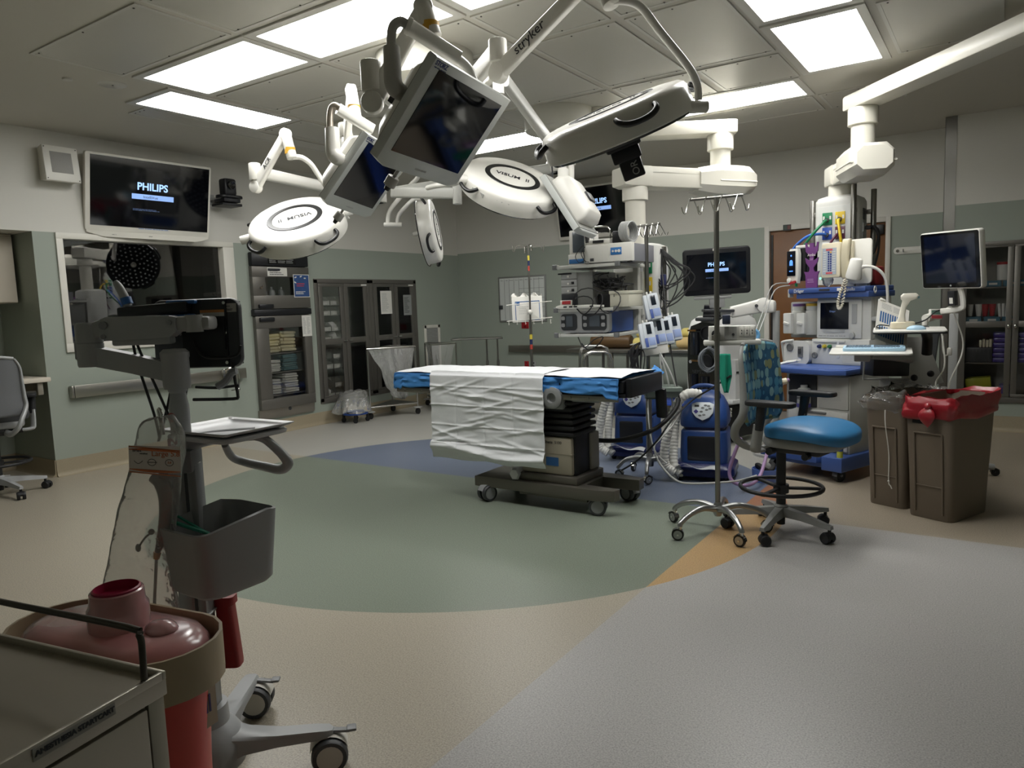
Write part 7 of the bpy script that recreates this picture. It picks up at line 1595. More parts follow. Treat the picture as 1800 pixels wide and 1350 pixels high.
q = V((-1.534, 4.498, 1.034))
for k in range(9):
    r_ = .06+.012*random.random(); o = V((random.uniform(-.012, .012), random.uniform(-.02, .02), random.uniform(-.012, .012)))
    b.tube([q+o+VR*r_*.8*math.cos(a)+V((0, 0, r_*1.05*math.sin(a))) for a in [2*PI*j/18 for j in range(18)]], .004, 6, closed=True)
b.tube([q+V((0, 0, .06)), q+V((.01, 0, .1)), q+V((.0, .03, .14))], .014, 8)
solo('cable_coil', 'coil of grey monitoring cables hanging under the module rack', 'cables', b, mat('cable_grey', '#7a7f86', .45), q, kind='stuff')
b = B(); q0 = V((-1.571, 4.958, 1.036)); b.grid(lambda u, v: q0+VR*((u-.5)*.085*(1-.75*max(0, v-.55)/.45)-.01+.012*v)+V((0, 0, -.27*v))+VF*(.014*math.sin(u*9+v*2)), 14, 20)
solo('green_cloth', 'small green cloth hanging beside the chair back', 'cloth', b, mat('surgical_green', '#158a70', .8), q0, thick=.002)

# ------------------------------------------------------------------ anaesthesia machine
AM = TR(-1.575, 6.0, 0, -21) @ Matrix.Diagonal((.9, .92, 1, 1))
bm = mat('machine_grey', '#b9b9b3', .4); bm2 = mat('machine_light', '#cfcfca', .4); mblue = mat('machine_blue', '#3d5794', .38)
t = thing('anaesthesia_machine', 'large grey and blue anaesthesia machine behind the blue chair', 'anaesthesia machine', (-1.2, 6.2, 0)); am = t
FA = lambda x, z, y: AM @ frame((x, y, z), (1, 0, 0), z=(0, -1, 0))
b = B(AM); b.prism([(-.02, .06), (.52, .06), (.56, -.02), (.74, -.02), (.74, .78), (-.02, .78)], .09, .20, bev=.012); b.prism([(-.06, .0), (.5, .0), (.54, .08), (-.06, .08)], .13, .19, bev=.01); part(t, 'base', b, mblue)
for x in (.04, .66):
    for y in (.06, .7): p = AM @ V((x, y, 0)); swivel(t, p.x, p.y, .05, .035, 60, grey_p, rubber, False, .1)
b = B(AM); b.b2((.12, .16, .2), (.70, .76, .80), .008); b.b2((.0, .3, .2), (.13, .76, .80), .008); part(t, 'cabinet', b, bm)
for k, (z0, z1) in enumerate(((.43, .52), (.33, .42), (.22, .32))):
    b = B(AM); b.b2((.13, .14, z0), (.69, .162, z1), .004); dr = part(t, 'drawer', b, bm2)
    b = B(AM); b.b2((.3, .13, z1-.025), (.5, .142, z1-.01), .003); part(dr, 'pull', b, grey_p)
b = B(AM); b.b2((.13, .148, .54), (.40, .162, .79), .003); b.m(1).b2((.42, .15, .54), (.69, .161, .79), .003); part(t, 'lower_panel', b, [mat('recess_dark', '#2d2f31', .5), bm])
b = scribble(B(), FA(.55, .64, .149), .2, .07, 6, .25, .1); part(t, 'panel_print', b, lgrey_p)
b = B(AM @ TR(.30, .12, .545)); b.lathe([(.055, 0), (.058, .01), (.058, .12), (.052, .14), (.03, .15), (.03, .17), (0, .17)], None, 22); part(t, 'absorber_canister', b, mat('absorber_clear', '#b7bab6', .25))
b = B(AM @ TR(.30, .12, .54)); b.lathe([(.06, 0), (.061, .03), (.0, .03)], None, 22); part(t, 'canister_band', b, mat('violet_band', '#4f4a92', .4))
b = scribble(B(), FA(.30, .62, .06), .07, .035, 3, .5, .3); part(t, 'canister_print', b, ink)
# table top
b = B(AM); b.prism([(-.02, .0), (.60, -.0), (.72, .06), (.72, .5), (-.02, .5)], .812, .852, bev=.008); b.prism([(.02, .04), (.58, .04), (.68, .09), (.68, .46), (.02, .46)], .852, .854); part(t, 'table_top', b, mblue)
b = B(AM); b.b2((.10, .3, .76), (.66, .5, .812)); part(t, 'table_support', b, grey_p)
# flow panel
b = B(AM); b.b2((.16, .44, .855), (.70, .78, 1.06), .008); b.b2((.18, .43, 1.03), (.48, .445, 1.05), .004); part(t, 'flow_panel', b, bm2)
for x, c_ in ((.245, 'navy_knob'), (.295, 'yellow_knob'), (.345, 'green_knob')):
    b = B(FA(x, 1.0, .437)); b.lathe([(.016, 0), (.016, .018), (.011, .024), (.011, .034), (0, .034)], None, 16); part(t, 'flow_knob', b, mat(c_, {'navy_knob': '#23305f', 'yellow_knob': '#c3b035', 'green_knob': '#2c6b3f'}[c_], .4))
b = B(AM); b.box((.42, .436, .98), (.022, .012, .14), .003); part(t, 'flow_tube', b, mat('tube_clear', '#dfe0de', .1))
b = B(FA(.195, .925, .44)); b.lathe([(.026, 0), (.026, .012), (.018, .016), (0, .01)], None, 20); part(t, 'gas_switch', b, grey_p)
b = B(AM); b.b2((.46, .436, .87), (.68, .442, .97), .004); part(t, 'lower_drawer', b, bm)
# ventilator block on the left
b = B(AM); b.loft([[V((x, y, z)) for x, z in rrect(.26, .19, .05, 4, .03, .945)] for y in (.40, .7)]); part(t, 'ventilator_block', b, bm2)
b = B(FA(-.03, .99, .398)); b.lathe([(.034, 0), (.034, .012), (.026, .016), (.024, .008), (0, .008)], None, 22); part(t, 'pressure_gauge', b, grey_p)
b = B(AM); b.b2((.055, .385, .91), (.10, .40, .995), .008); b.m(1).b2((.065, .37, .94), (.09, .385, .98), .004); part(t, 'apl_valve', b, [grey_p, dgrey])
b = B(AM); b.tube([(-.13, .45, .86), (-.13, .42, 1.0), (-.11, .4, 1.03), (.0, .4, 1.045)], .012, 8, 3); part(t, 'grab_bar', b, bm2)
b = B(AM); b.b2((-.1, .1, .80), (.04, .3, .85), .012); b.tube([(-.08, .2, .83), (.02, .25, .87), (.12, .26, .885), (.18, .22, .90)], .02, 8, 4, flat=.6); part(t, 'white_wrap', b, paper)
# vaporisers
for k, (x, cm) in enumerate(((-.055, 'vapor_purple'), (.085, 'vapor_yellow'))):
    b = B(AM); b.b2((x-.07, .42, 1.10), (x+.012, .56, 1.27), .008); v_ = part(t, 'vaporiser', b, bm2)
    b = B(AM @ TR(x+.03, .52, 1.09)); b.lathe([(.055, 0), (.06, .006), (.06, .19), (.055, .2), (0, .2)], None, 24); part(v_, 'cylinder', b, bm)
    b = B(AM @ TR(x+.03, .52, 1.29)); b.lathe([(.05, 0), (.055, .01), (.055, .05), (.05, .055), (0, .055)], None, 24); part(v_, 'dial', b, bm2)
    b = B(AM @ TR(x+.03, .52, 1.325)); b.lathe([(.0565, 0), (.0565, .018), (.05, .022), (0, .022)], None, 24); part(v_, 'colour_ring', b, mat(cm, '#6b4a88' if k == 0 else '#d9b13a', .4))
    b = B(AM); b.box((x-.03, .41, 1.185), (.05, .03, .022), .006, rot=(0, 20, 25)); part(v_, 'lock_lever', b, paper)
b = B(AM); b.b2((-.14, .56, 1.06), (.2, .66, 1.36), .01); part(t, 'vaporiser_bar', b, lgrey_p)
# screen unit
b = B(AM); b.b2((.20, .46, 1.055), (.70, .78, 1.39), .01); b.b2((.205, .445, 1.065), (.625, .465, 1.375), .008); part(t, 'display_unit', b, bm2)
b = B(AM); b.box((.375, .4435, 1.245), (.265, .006, .21)); part(t, 'screen', b, screen_dark)
text(t, 'screen_name', 'Dräger', FA(.36, 1.28, .4403), .02, glow_dim)
b = B(AM); b.box((.56, .443, 1.26), (.045, .005, .15)); b.m(1).box((.375, .443, 1.125), (.2, .005, .025)); part(t, 'key_panel', b, [lgrey_p, mat('keys_mid', '#a7a9a8', .5)])
b = scribble(B(), FA(.375, 1.085, .444), .3, .014, 1, .6, .05); part(t, 'soft_keys', b, lgrey_p)
b = B(FA(.545, 1.09, .444)); b.lathe([(.026, 0), (.026, .014), (.022, .018), (0, .018)], None, 22); part(t, 'rotary_knob', b, lgrey_p)
b = B(AM); b.b2((.63, .50, 1.06), (.702, .505, 1.38)); part(t, 'side_trim', b, bm)
b = scribble(B(), AM @ frame((.7025, .62, 1.345), (0, 1, 0), z=(1, 0, 0)), .14, .025, 3, .35, .1); part(t, 'side_print', b, grey_p)
b = B(AM @ frame((.703, .6, 1.25), (0, 1, 0), z=(1, 0, 0))); b.prism([(-.014, -.012), (.014, -.012), (0, .012)], -.001, .001); part(t, 'warning_triangle', b, mat('triangle_ochre', '#6b5a2f', .5))
# top shelf
b = B(AM); b.b2((-.03, .36, 1.43), (.70, .82, 1.472), .01); b.b2((.04, .38, 1.388), (.72, .80, 1.432), .006); b.m(1).b2((-.05, .38, 1.40), (-.025, .44, 1.47), .008); part(t, 'top_shelf', b, [mblue, white_p])
text(t, 'maker_print', 'Dräger', FA(.08, 1.450, .3595), .036, paper, bold=.0005); text(t, 'model_print', 'Apollo', FA(.565, 1.450, .3595), .034, paper)
b = B(AM); b.box((.33, .358, 1.452), (.1, .004, .016)); b.m(1).box((.475, .358, 1.452), (.05, .004, .022)); part(t, 'front_label', b, [ink, paper])
b = B(AM @ frame((.722, .47, 1.44), (0, 1, 0), z=(1, 0, 0))); b.lathe([(.02, 0), (.02, .006), (.012, .006), (.012, 0)], None, 18, caps=False, sy=1.4); part(t, 'shelf_lock', b, paper)
# things on the shelf
t = thing('side_monitor', 'white-edged monitor with a dark screen on the left of the anaesthesia machine shelf', 'monitor', AM @ V((.1, .55, 1.5)))
b = B(AM); b.prism(rrect(.26, .29, .02, 4), 0, .08, M=FA(.135, 1.665, .50), bev=.008); part(t, 'casing', b, white_p)
b = B(AM); b.box((.115, .419, 1.665), (.215, .004, .265)); b.m(1).box((.17, .4165, 1.62), (.10, .003, .12)); part(t, 'screen', b, [screen_off, mat('dim_screen_grey', '#2a2c30', .2)])
b = B(AM); b.cyl((.255, .418, 1.545), (.255, .413, 1.545), .009, seg=12); part(t, 'power_light', b, mat('green_light', '#79e0b4', .4, emit=1.2))
b = B(AM); b.b2((-.02, .45, 1.80), (.10, .52, 1.825), .008); b.b2((.09, .45, 1.473), (.15, .55, 1.53), .005); part(t, 'top_adapter', b, white_p)
t = thing('transport_monitor', 'slim white patient monitor with a blue lit screen clipped to the side monitor', 'monitor', AM @ V((.01, .38, 1.53)))
b = B(); b.prism([(-.05, -.14), (.045, -.14), (.055, -.08), (.055, .1), (.045, .14), (-.03, .14), (-.05, .11), (-.06, .0)], 0, .05, M=FA(.015, 1.655, .41), bev=.006); part(t, 'casing', b, white_p)
b = B(FA(.012, 1.665, .355)); b.box((-.005, .012, .005), (.085, .2, .003), .0); part(t, 'screen', b, screen_dark)
b = B(FA(.008, 1.665, .352)); b.box((0, .01, .005), (.032, .03, .002)); b.ball((0, .025, .005), .016, 12, (1, 1, .1)); b.box((0, -.05, .005), (.035, .008, .002)); b.ball((0, .075, .005), .008, 10, (1, 1, .1)); part(t, 'screen_glow', b, mat('screen_blue_lit', '#4a7fe0', .4, emit=.9))
b = B(FA(-.01, 1.54, .35)); b.lathe([(.02, 0), (.02, .014), (0, .018)], None, 16); b.m(1).box((.03, -.02, .0), (.07, .022, .02), .004, rot=(0, 0, 12)); part(t, 'connector', b, [white_p, red_p])
b = B(); b.tube([AM @ V((-.02, .34, 1.52)), (-1.547, 6.067, 1.497), (-1.591, 5.949, 1.288), (-1.586, 5.688, 1.121), (-1.552, 5.464, 1.091)], .004, 6, 4); b.tube([AM @ V((.0, .34, 1.5)), (-1.527, 6.076, 1.465), (-1.572, 5.959, 1.265), (-1.574, 5.691, 1.086)], .004, 6, 4)
solo('sensor_cables', 'thin pale cables dropping from the slim monitor towards the mask', 'cables', b, lgrey_p, AM @ V((-.02, .34, 1.5)), kind='stuff')
t = thing('tube_rack', 'purple cut-out tube rack with white lettering on the anaesthesia machine shelf', 'rack', AM @ V((.2, .39, 1.473)))
pl = [(-.055, 0), (.055, 0), (.06, .10), (.075, .13), (.03, .125), (.02, .14), (.02, .16), (.055, .20), (.065, .24), (.02, .215), (.015, .225), (.02, .25), (.058, .29), (.065, .36), (.05, .36), (.045, .33), (.02, .32), (.02, .355), (-.012, .355)]
pl = pl[:-1]+[(-.02, .355), (-.02, .32), (-.045, .33), (-.05, .36), (-.065, .36), (-.058, .29), (-.02, .25), (-.015, .225), (-.02, .215), (-.065, .24), (-.055, .20), (-.02, .16), (-.02, .14), (-.03, .125), (-.075, .13), (-.06, .10)]
b = B(FA(.195, 1.474, .385)); b.prism(pl, 0, .012); part(t, 'rack_plate', b, mat('purple_card', '#6d3a78', .4))
text(t, 'maker_print', 'Ambu', FA(.195, 1.735, .372), .032, paper); 
b = scribble(B(), FA(.195, 1.70, .3725), .05, .018, 2, .3, .3); b = scribble(b, FA(.195, 1.53, .3725), .08, .035, 3, .25, .2); part(t, 'print', b, mat('lilac_print', '#c9a9d0', .5))
t = thing('wall_phone', 'cream telephone with a key panel and handset hung before the service head', 'telephone', AM @ V((.4, .38, 1.6)))
b = B(); b.prism(rrect(.175, .27, .015, 3), 0, .06, M=FA(.385, 1.68, .42), bev=.008); part(t, 'base', b, cream)
b = B(FA(.375, 1.672, .358)); b.box((0, 0, 0), (.13, .205, .003)); part(t, 'key_card', b, mat('key_card_grey', '#a9b2bd', .5))
b = B(FA(.375, 1.672, .3555))
for s in (-1, 1): b.box((0, s*.09, 0), (.06, .014, .002), .0)
part(t, 'red_labels', b, mat('label_red', '#c7555a', .5))
for r_ in range(9):
    for c_ in range(2): b = B(FA(.369+.02*c_, 1.742-.0175*r_, .3562)); b.box((0, 0, 0), (.014, .013, .005), .002); part(t, 'speed_key', b, mat('key_orange', '#d99a3c', .5) if (r_, c_) == (0, 1) else mat('key_navy', '#1c2f7d', .5))
b = scribble(B(), FA(.335, 1.672, .3558), .03, .165, 9, .3, .1); b = scribble(b, FA(.42, 1.672, .3558), .035, .165, 9, .3, .1); part(t, 'key_names', b, paper)
b = B(FA(.52, 1.68, .40)); b.loft([[V((x, y, z)) for x, z in rrect(.07, d_, .02, 3, 0, o)] for y, d_, o in ((-.15, .03, .01), (-.14, .055, .015), (-.10, .045, .03), (0, .035, .045), (.10, .045, .03), (.14, .055, .015), (.155, .03, .01))]); part(t, 'handset', b, mat('handset_cream', '#c2b99f', .45))
b = B(); b.b2((.475, .40, 1.55), (.56, .44, 1.82), .01, M=AM); part(t, 'cradle', b, cream)
b = B(); c0 = [AM @ V(p) for p in ((.52, .36, 1.53), (.515, .33, 1.47), (.5, .31, 1.40), (.495, .3, 1.33), (.51, .30, 1.30), (.53, .31, 1.34), (.53, .34, 1.44), (.53, .37, 1.52))]
sp = spline(c0, 24); b.tube([p+V((.007*math.cos(k*1.1), .007*math.sin(k*1.1), 0)) for k, p in enumerate(sp)], .0055, 6); part(t, 'curly_cord', b, mat('cord_cream', '#c9c3b4', .5))
b = B(); b.b2((.46, .47, 1.47), (.54, .52, 1.60), .004, M=AM); part(t, 'stand_leg', b, bm2)
t = thing('backing_board', 'flat white panel standing behind the cream telephone', 'board', AM @ V((.6, .48, 1.5)))
b = B(); b.prism(rrect(.20, .34, .03, 4), 0, .02, M=FA(.60, 1.66, .47), bev=.004); part(t, 'plate', b, white_p)
b = B(); b.b2((.55, .47, 1.472), (.65, .53, 1.5), .004, M=AM); part(t, 'foot', b, lgrey_p)
t = thing('gooseneck_lamp', 'white cone lamp on a bent tube at the right of the telephone', 'lamp', AM @ V((.7, .5, 1.4)))
b = B(); b.lathe([(.062, -.07), (.064, -.06), (.048, .07), (.04, .078), (0, .08)], AM @ TR(.625, .33, 1.60, 0, 6, 14), 24); part(t, 'lamp_shade', b, white_arm)
b = B(AM); b.tube([(.66, .34, 1.61), (.72, .36, 1.615), (.78, .40, 1.59), (.82, .45, 1.52), (.825, .48, 1.4), (.815, .5, 1.28), (.81, .5, 1.22)], .012, 10, 5); b.cyl((.65, .335, 1.61), (.69, .35, 1.615), .016, seg=12); part(t, 'gooseneck', b, white_arm)
b = B(AM); b.b2((.70, .46, 1.2), (.84, .54, 1.235), .008); part(t, 'clamp', b, lgrey_p)
b = B(AM); random.seed(4)
b.grid(lambda u, v: V((.285+.05*math.cos(2*PI*u)*(math.sin(PI*v)**.6)*(1+.4*noise.noise(V((u*9, v*6, 1)))), .48+.04*math.sin(2*PI*u)*(math.sin(PI*v)**.6), 1.473+.12*v)), 24, 14, closeu=True); solo('plastic_bag', 'crumpled clear bag beside the purple tube rack', 'bag', b, film('clear_bag_small', '#c9cacb', .55, .12, bump=.6, bscale=30), AM @ V((.285, .48, 1.473)))
b = B(AM); b.b2((.58, .56, 1.473), (.68, .7, 1.62), .02); solo('red_pouch', 'dark red pouch at the back right of the anaesthesia machine shelf', 'pouch', b, mat('pouch_red', '#7c1618', .7), AM @ V((.63, .63, 1.473)))
b = B(AM); b.b2((.46, .58, 1.473), (.56, .72, 1.58), .008); solo('black_device', 'black box behind the telephone on the machine shelf', 'device', b, black, AM @ V((.51, .65, 1.473)))
# mask, breathing hoses
t = thing('breathing_mask', 'clear mask with a blue cushion resting at the top of the chair back', 'mask', V((-1.525, 5.367, 1.138)))
mq = V((-1.525, 5.366, 1.130)); MQ = frame(mq, VR*.7+V((0, 0, .5)), z=-VF+VR*.5+V((0, 0, .3)))
b = B(MQ); b.lathe([(.02, -.03), (.03, -.01), (.055, .02), (.06, .03)], None, 20, caps=False, sy=.8); part(t, 'mask_shell', b, film('mask_film', '#dfe6ea', .5, .1))
b = B(MQ); b.tube([(.055*math.cos(a), .044*math.sin(a), .035) for a in [2*PI*k/18 for k in range(18)]], .014, 8, closed=True); part(t, 'blue_cushion', b, mat('cushion_blue', '#6fa9d6', .25))
b = B(MQ); b.cyl((0, 0, -.07), (0, 0, -.02), .017, seg=14); part(t, 'elbow', b, bag_m)
b = B(); b.tube([(-1.541, 5.409, 1.081), (-1.491, 5.498, 1.038), (-1.470, 5.687, 0.9816), (-1.460, 5.867, 0.9146), (-1.461, 5.923, 0.8829)], .018, 12, 4); solo('grey_hose', 'grey breathing hose bending from the mask to the machine', 'hose', b, lgrey_p, (-1.487, 5.559, 1.021))
b = B(); lil = mat('lilac_tube', '#a98bb5', .3)
b.tube([(-1.496, 5.308, 0.9975), (-1.463, 5.319, 0.9147), (-1.432, 5.326, 0.8117), (-1.415, 5.322, 0.6889), (-1.417, 5.377, 0.6609)], .016, 10, 5); b.tube([(-1.431, 5.428, 0.6496), (-1.400, 5.516, 0.7075), (-1.378, 5.658, 0.752), (-1.357, 5.797, 0.7726)], .016, 10, 3)
b.tube([(-1.527, 5.150, 0.419), (-1.579, 5.159, 0.2889), (-1.618, 5.176, 0.1559), (-1.588, 5.186, 0.0806), (-1.516, 5.291, 0.0436), (-1.462, 5.394, 0.0906), (-1.454, 5.536, 0.2052), (-1.468, 5.653, 0.2477)], .013, 10, 5); solo('lilac_hose', 'lilac breathing tube looping behind and under the blue chair', 'hose', b, lil, (-1.491, 5.277, 0.2737), kind='stuff')
b = B(); 
q = V((-1.388, 5.595, 0.7759)); b.cyl(q+VR*-.06+V((0, 0, -.03)), q+VR*-.01, .024, seg=16); b.cyl(q+VR*.02, q+VR*.07+V((0, 0, .01)), .024, seg=16); b.m(1).lathe([(.04, 0), (.044, .012), (.04, .024)], frame(q, (0, 0, 1), z=VR), 18); solo('hose_connector', 'white and pale blue hose connector beside the machine table', 'connector', b, [cream, mat('pale_blue_ring', '#b9c6dc', .4)], q)
b = B(); q = V((-1.527, 5.825, 0.9351)); b.lathe([(.035, -.12), (.045, -.11), (.048, .0), (.0, .0)], TR(*q), 18); b.m(1).lathe([(.05, 0), (.052, .03), (.03, .05), (0, .05)], TR(*q), 18); solo('suction_canister', 'clear suction canister with a bright blue lid left of the machine table', 'canister', b, [mat('canister_clear', '#9a9b9d', .2), mat('lid_bright_blue', '#2c50c8', .35)], q)
b = B(); q = V((-1.488, 5.652, 0)); 
b.lathe([(.09, 0), (.095, .01), (.1, .10), (.094, .10), (.088, .015), (0, .012)], TR(*q), 24); b.m(1).tube([q+V((.06*math.cos(a), .06*math.sin(a), .11+.02*math.sin(2*a))) for a in [2*PI*k/14 for k in range(14)]], .018, 8, closed=True); b.m(2).ball(q+V((.0, 0, .1)), .05, 14); solo('pedal_basin', 'pale blue basin with coiled tubing on the floor under the machine', 'basin', b, [mat('basin_blue', '#5d79bd', .4), rubber, lgrey_p], q)
b = B(AM); b.lathe([(.024, 0), (.024, .05), (0, .05)], TR(.70, .02, .20), 16); b.m(1).lathe([(.026, .05), (.026, .07), (0, .07)], TR(.70, .02, .20), 16); solo('tape_roll', 'small yellow-green pot with a blue lid on the blue machine base', 'pot', b, [mat('pot_green', '#b9bd4a', .5), mblue], AM @ V((.7, .02, .2)))

# ------------------------------------------------------------------ computer cart
KM = TR(-.42, 5.95, 0, -35)
t = thing('computer_cart', 'white computer cart with a black-faced monitor, behind the red-lined bin', 'computer cart', (-.35, 6.0, 0)); cc = t
cmq = V((-.31, 5.79, 1.617)); MM = frame(cmq, (.793, -.608, -.02), z=(-.608, -.784, -.13))
b = B(MM); b.prism(rrect(.455, .386, .02, 4), -.05, 0, bev=.008); mon = part(t, 'monitor', b, white_arm)
b = B(MM); b.prism(rrect(.44, .372, .014, 4), -.001, .002); b.m(1).box((0, .008, .0025), (.385, .325, .001)); part(mon, 'screen', b, [mat('bezel_gloss', '#08090c', .08), mat('screen_navy', '#0c1326', .06, spec=.7)])
b = B(MM); b.cyl((0, -.172, .002), (0, -.172, .004), .006, seg=12); part(mon, 'logo', b, lgrey_p)
b = B(MM); b.tube([(.04, -.19, -.03), (.05, -.24, -.035), (.05, -.30, -.04), (.04, -.33, -.04), (-.02, -.345, -.02), (-.09, -.35, .0)], .02, 8, 4, flat=.6); part(t, 'monitor_arm', b, white_arm)
b = B(MM); b.box((-.0, -.26, -.01), (.055, .1, .03), .004); b.m(1).box((.0, -.275, .006), (.026, .04, .002)); part(t, 'power_brick', b, [black, paper])
pb = V((-0.304, 6.421, 1.030))
b = B(); b.b2((pb.x-.03, pb.y-.02, .1), (pb.x+.03, pb.y+.02, 1.24), .006); part(t, 'column', b, lgrey_p)
b = B(); q0 = V((-0.3874, 6.146, 1.213)); b.loft([[V((x, y, z)) for x, y in rrect(.07, .05, .012, 3, pb.x-.12-.10*(1.12-z), pb.y-.05)] for z in (.55, .85, 1.12)]); part(t, 'rear_strut', b, dgrey)
b = B(); 
for a in (20, 140, 260): b.tube([(pb.x, pb.y, .09), (pb.x+.3*math.cos(R(a)), pb.y+.3*math.sin(R(a)), .07)], [.035, .025], 10)
part(t, 'base', b, lgrey_p)
for a in (20, 140, 260): swivel(t, pb.x+.3*math.cos(R(a)), pb.y+.3*math.sin(R(a)), .03, .025, a, black, rubber)
b = B(); b.loft([[V(p)+VR*s_*.14+VF*.05 for p in pts] for s_, pts in ((0, ((-0.6791, 5.810, 1.084), (-0.5447, 5.902, 1.095), (-0.4268, 5.939, 0.7672), (-0.5335, 5.863, 0.7314))), (1, ((-0.6791, 5.810, 1.084), (-0.5447, 5.902, 1.095), (-0.4268, 5.939, 0.7672), (-0.5335, 5.863, 0.7314))))]); part(t, 'side_housing', b, mat('housing_grey', '#a5a49f', .4))
for px2 in ((1610,664),): 
    b = B(); b.ball(V((-0.5023, 5.773, 0.8149)), .024, 12); part(t, 'black_knob', b, black)
    b = B(); b.ball(V((-0.4088, 5.863, 0.8363)), .024, 12); part(t, 'black_knob', b, black)
# trays: flat plates with their own tilt
def tray_plate(c, ax, w, d, m, nm, tilt=0, lip=False):
    M_ = frame(c, ax, z=V((0, 0, 1))+tilt*V((-.4, -.8, 0))); b = B(M_); b.prism(rrect(w, d, .03, 4), -.012, 0, bev=.003)
    if lip: b.box((0, d/2-.01, .008), (w*.9, .02, .02), .005)
    return part(cc, nm, b, m), M_
k0, KT = tray_plate((-0.7404, 5.458, 1.028), (.84, .10, 0), .50, .34, white_arm, 'keyboard_tray', .07, True)
b = B(KT); b.box((-.05, -.0, -.04), (.1, .06, .07), .01); b.tube([(0, .0, -.03), (.12, .15, -.06), (.25, .3, -.1)], .03, 10, 3); part(cc, 'tray_arm', b, lgrey_p)
k1, WT = tray_plate((-0.532, 5.677, 1.162), (.84, .10, 0), .44, .30, white_arm, 'mouse_tray', .06)
b = B(WT); b.prism(rrect(.446, .306, .03, 4), -.022, -.0125); b.tube([(.1, .1, -.02), (.12, .18, -.08), (.12, .22, -.2)], .035, 10, 3); part(cc, 'tray_edge', b, mat('edge_black', '#1b1c1e', .4))
b = B(); b.loft([[V((x, y, z)) for x, y in rrect(.16, .12, .02, 3, (-0.7234, 6.229, 0.802)[0] if False else 0, 0)] for z in (0, .01)]) if False else None
b = B(); cq = V((-0.6971, 5.835, 0.9025)); b.M = frame(cq, VR, z=(0, 0, 1)); b.box((0, 0, 0), (.26, .2, .16), .01); b.m(1).box((-.06, -.102, .05), (.07, .003, .02)); part(cc, 'computer_box', b, [black, paper])
b = B(); b.M = frame(cq+V((0, 0, -.1)), VR, z=(0, 0, 1)); b.tube([(-.2, -.1, .22), (-.2, -.1, .0), (.12, -.1, .0)], .008, 8); b.box((.08, 0, -.06), (.16, .16, .10), .008); part(cc, 'computer_shelf', b, lgrey_p)
kb = mat('keyboard_blue', '#a9c9de', .4)
t = thing('keyboard', 'pale blue washable keyboard on the cart tray', 'keyboard', KT @ V((0, 0, 0)))
KB = KT @ TR(.02, .02, .001)
b = B(KB); b.prism(rrect(.38, .16, .015, 3), 0, .022, bev=.005); part(t, 'base', b, kb)
random.seed(2)
for r_ in range(5):
    for c_ in range(18):
        if c_ in (13, 14) and r_ in (3,): continue
        b = B(KB); b.box((-.165+.0195*c_, -.055+.026*r_, .0245), (.016, .02, .005), .0); part(t, 'key', b, kb)
b = scribble(B(), KB @ TR(0, -.003, .0275), .34, .13, 10, .28, .05, 2, .06); part(t, 'key_print', b, ink)
t = thing('mouse', 'pale blue mouse on the upper cart tray', 'mouse', WT @ V((.02, -.07, 0)))
b = B(WT); b.ball((.04, -.07, .004), .035, 18, (1.7, .9, .75)); part(t, 'shell', b, kb)
t = thing('barcode_scanner', 'cream handheld scanner standing in its cradle on the cart tray', 'scanner', WT @ V((-.05, .04, 0)))
b = B(WT); b.prism(rrect(.15, .09, .03, 4), 0, .045, TR(-.04, .03, .001, 10), bev=.008); part(t, 'cradle', b, cream)
b = B(WT); b.loft([[V((x+o, y+.03, z)) for x, y in rrect(w, d, .014, 3)] for o, w, d, z in ((-.05, .06, .05, .04), (-.045, .04, .035, .09), (-.035, .036, .032, .15), (-.02, .05, .045, .19), (-.005, .10, .055, .205), (.0, .11, .055, .225), (.0, .08, .045, .24))]); part(t, 'body', b, mat('scanner_cream', '#d9d4c6', .4))
b = B(WT); b.box((.045, .03, .213), (.03, .04, .018), .005); part(t, 'window', b, mat('scanner_teal', '#5b7f85', .3))
b = B(WT); b.tube([(-.12, .02, .02), (-.18, .0, .03), (-.2, -.01, .015), (-.16, -.03, .01)], .004, 6, 4); b.tube([(.03, .05, .03), (.1, .1, .05), (.16, .16, .1), (.2, .2, .11)], .005, 6, 4); part(t, 'cable', b, rubber)
SPm = frame((-0.6453, 5.750, 1.192), VR*.94+V((0, 0, -.36)), z=-VF+V((0, 0, .55)))
t = thing('instruction_sheet', 'tilted laminated sheet with blue blocks of print behind the scanner', 'sheet', SPm @ V((0, 0, 0)))
b = B(SPm); b.box((0, 0, 0), (.24, .34, .002)); part(t, 'sheet', b, paper)
b = B(SPm)
for j, y in enumerate((.03, -.09)):
    for k in range(11): b.box((-.09+.018*k, y, .0015), (.011, .09, .001))
part(t, 'blue_blocks', b, blue_ink)
b = scribble(B(), SPm @ TR(.0, .125, .0015), .18, .05, 5, .35, .2, 2); part(t, 'print', b, lgrey_p)
b = B(SPm); b.box((-.09, .172, .004), (.04, .016, .012), .003); part(t, 'clip', b, white_p)
t = thing('asset_card', 'small green and red card fixed on the cart by the monitor arm', 'card', V((-0.4021, 6.139, 1.242)))
b = B(); b.M = frame((-0.3912, 6.026, 1.249), VR, z=-VF); b.box((0, 0, -.02), (.085, .075, .03), .006); part(t, 'holder', b, white_p)
b = B(); b.M = frame((-0.3897, 6.003, 1.250), VR, z=-VF); b.box((0, .012, .0), (.075, .03, .003)); b.m(1).box((0, -.02, .0), (.075, .024, .003)); part(t, 'card', b, [mat('card_green', '#5f7f72', .5), mat('card_red', '#a83f47', .5)])
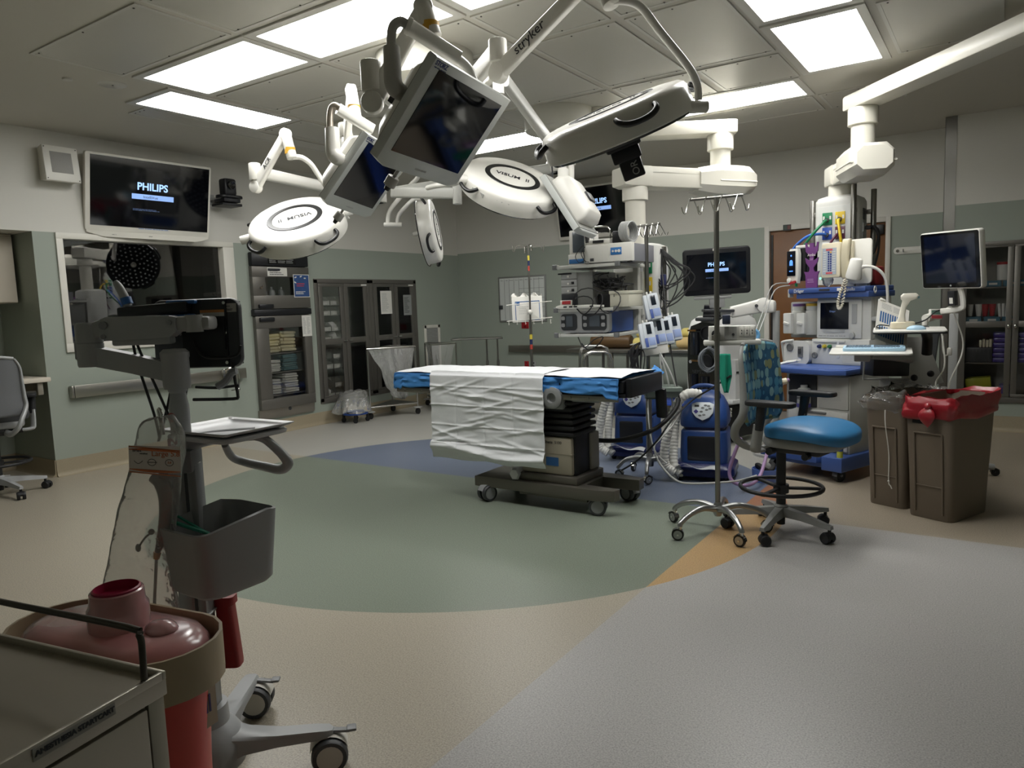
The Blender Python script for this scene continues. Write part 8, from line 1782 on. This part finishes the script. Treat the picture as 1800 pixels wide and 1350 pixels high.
b = B(); b.cyl(V((-0.4577, 5.978, 1.220)), V((-0.4183, 6.067, 1.232)), .03, seg=18); b.cyl(V((-0.4596, 5.970, 1.172)), V((-0.4611, 5.975, 1.220)), .02, seg=14); solo('webcam', 'small white rounded device beside the asset card on the cart', 'device', b, white_p, V((-0.4473, 5.983, 1.211)))
b = B(); b.tube([(-0.3483, 6.059, 1.276), (-0.3084, 6.088, 1.294), (-0.279, 6.097, 1.212), (-0.2341, 6.109, 1.069), (-0.2371, 6.091, 0.9486), (-0.2872, 5.917, 0.8018), (-0.3045, 5.773, 0.718), (-0.3499, 5.742, 0.72), (-0.3719, 5.796, 0.7842), (-0.3325, 5.957, 0.8774), (-0.3475, 6.028, 1.034), (-0.3601, 6.030, 1.115)], .0055, 6, 5); b.tube([(-0.2984, 6.053, 0.9714), (-0.3315, 6.028, 0.9526), (-0.3463, 6.023, 0.9935), (-0.3528, 6.032, 1.095)], .0055, 6, 4); b.box(V((-0.3088, 6.047, 0.9799)), (.03, .03, .055), .008)
solo('white_cable', 'white cable looping from the cart down into the red-lined bin', 'cable', b, white_p, (-0.3077, 6.057, 1.052))
# grey chair in the alcove
make_chair(TR(-6.86, 2.52, 0, 158), (-6.86, 2.52, 0), 'grey task chair cut off at the left edge in front of the alcove counter', mat('grey_fabric', '#6e7073', .8, bump=.2, bscale=200), mat('grey_seat', '#55575a', .7), mat('chair_light_grey', '#a9abac', .4))

# ------------------------------------------------------------------ camera and view
cd = bpy.data.cameras.new('camera'); cam = bpy.data.objects.new('camera', cd); COL.objects.link(cam)
cam.matrix_world = Matrix(((.83012, -.030793, .556733, 0), (.556463, .109043, -.823686, 0), (-.035344, .99356, .107654, 1.42), (0, 0, 0, 1)))
cd.sensor_width = 36; cd.lens = 25.6; cd.clip_start = .05
scn.camera = cam
wd = bpy.data.worlds.new('world'); scn.world = wd; wd.use_nodes = True
wd.node_tree.nodes['Background'].inputs[0].default_value = (.02, .02, .02, 1)
wd.node_tree.nodes['Background'].inputs[1].default_value = 1
scn.view_settings.view_transform = 'Standard'; scn.view_settings.look = 'None'
scn.view_settings.exposure = 0.75; scn.view_settings.gamma = 1; scn.view_settings.use_curve_mapping = False
scn.cycles.use_denoising = True; scn.cycles.max_bounces = 10; scn.cycles.transparent_max_bounces = 24
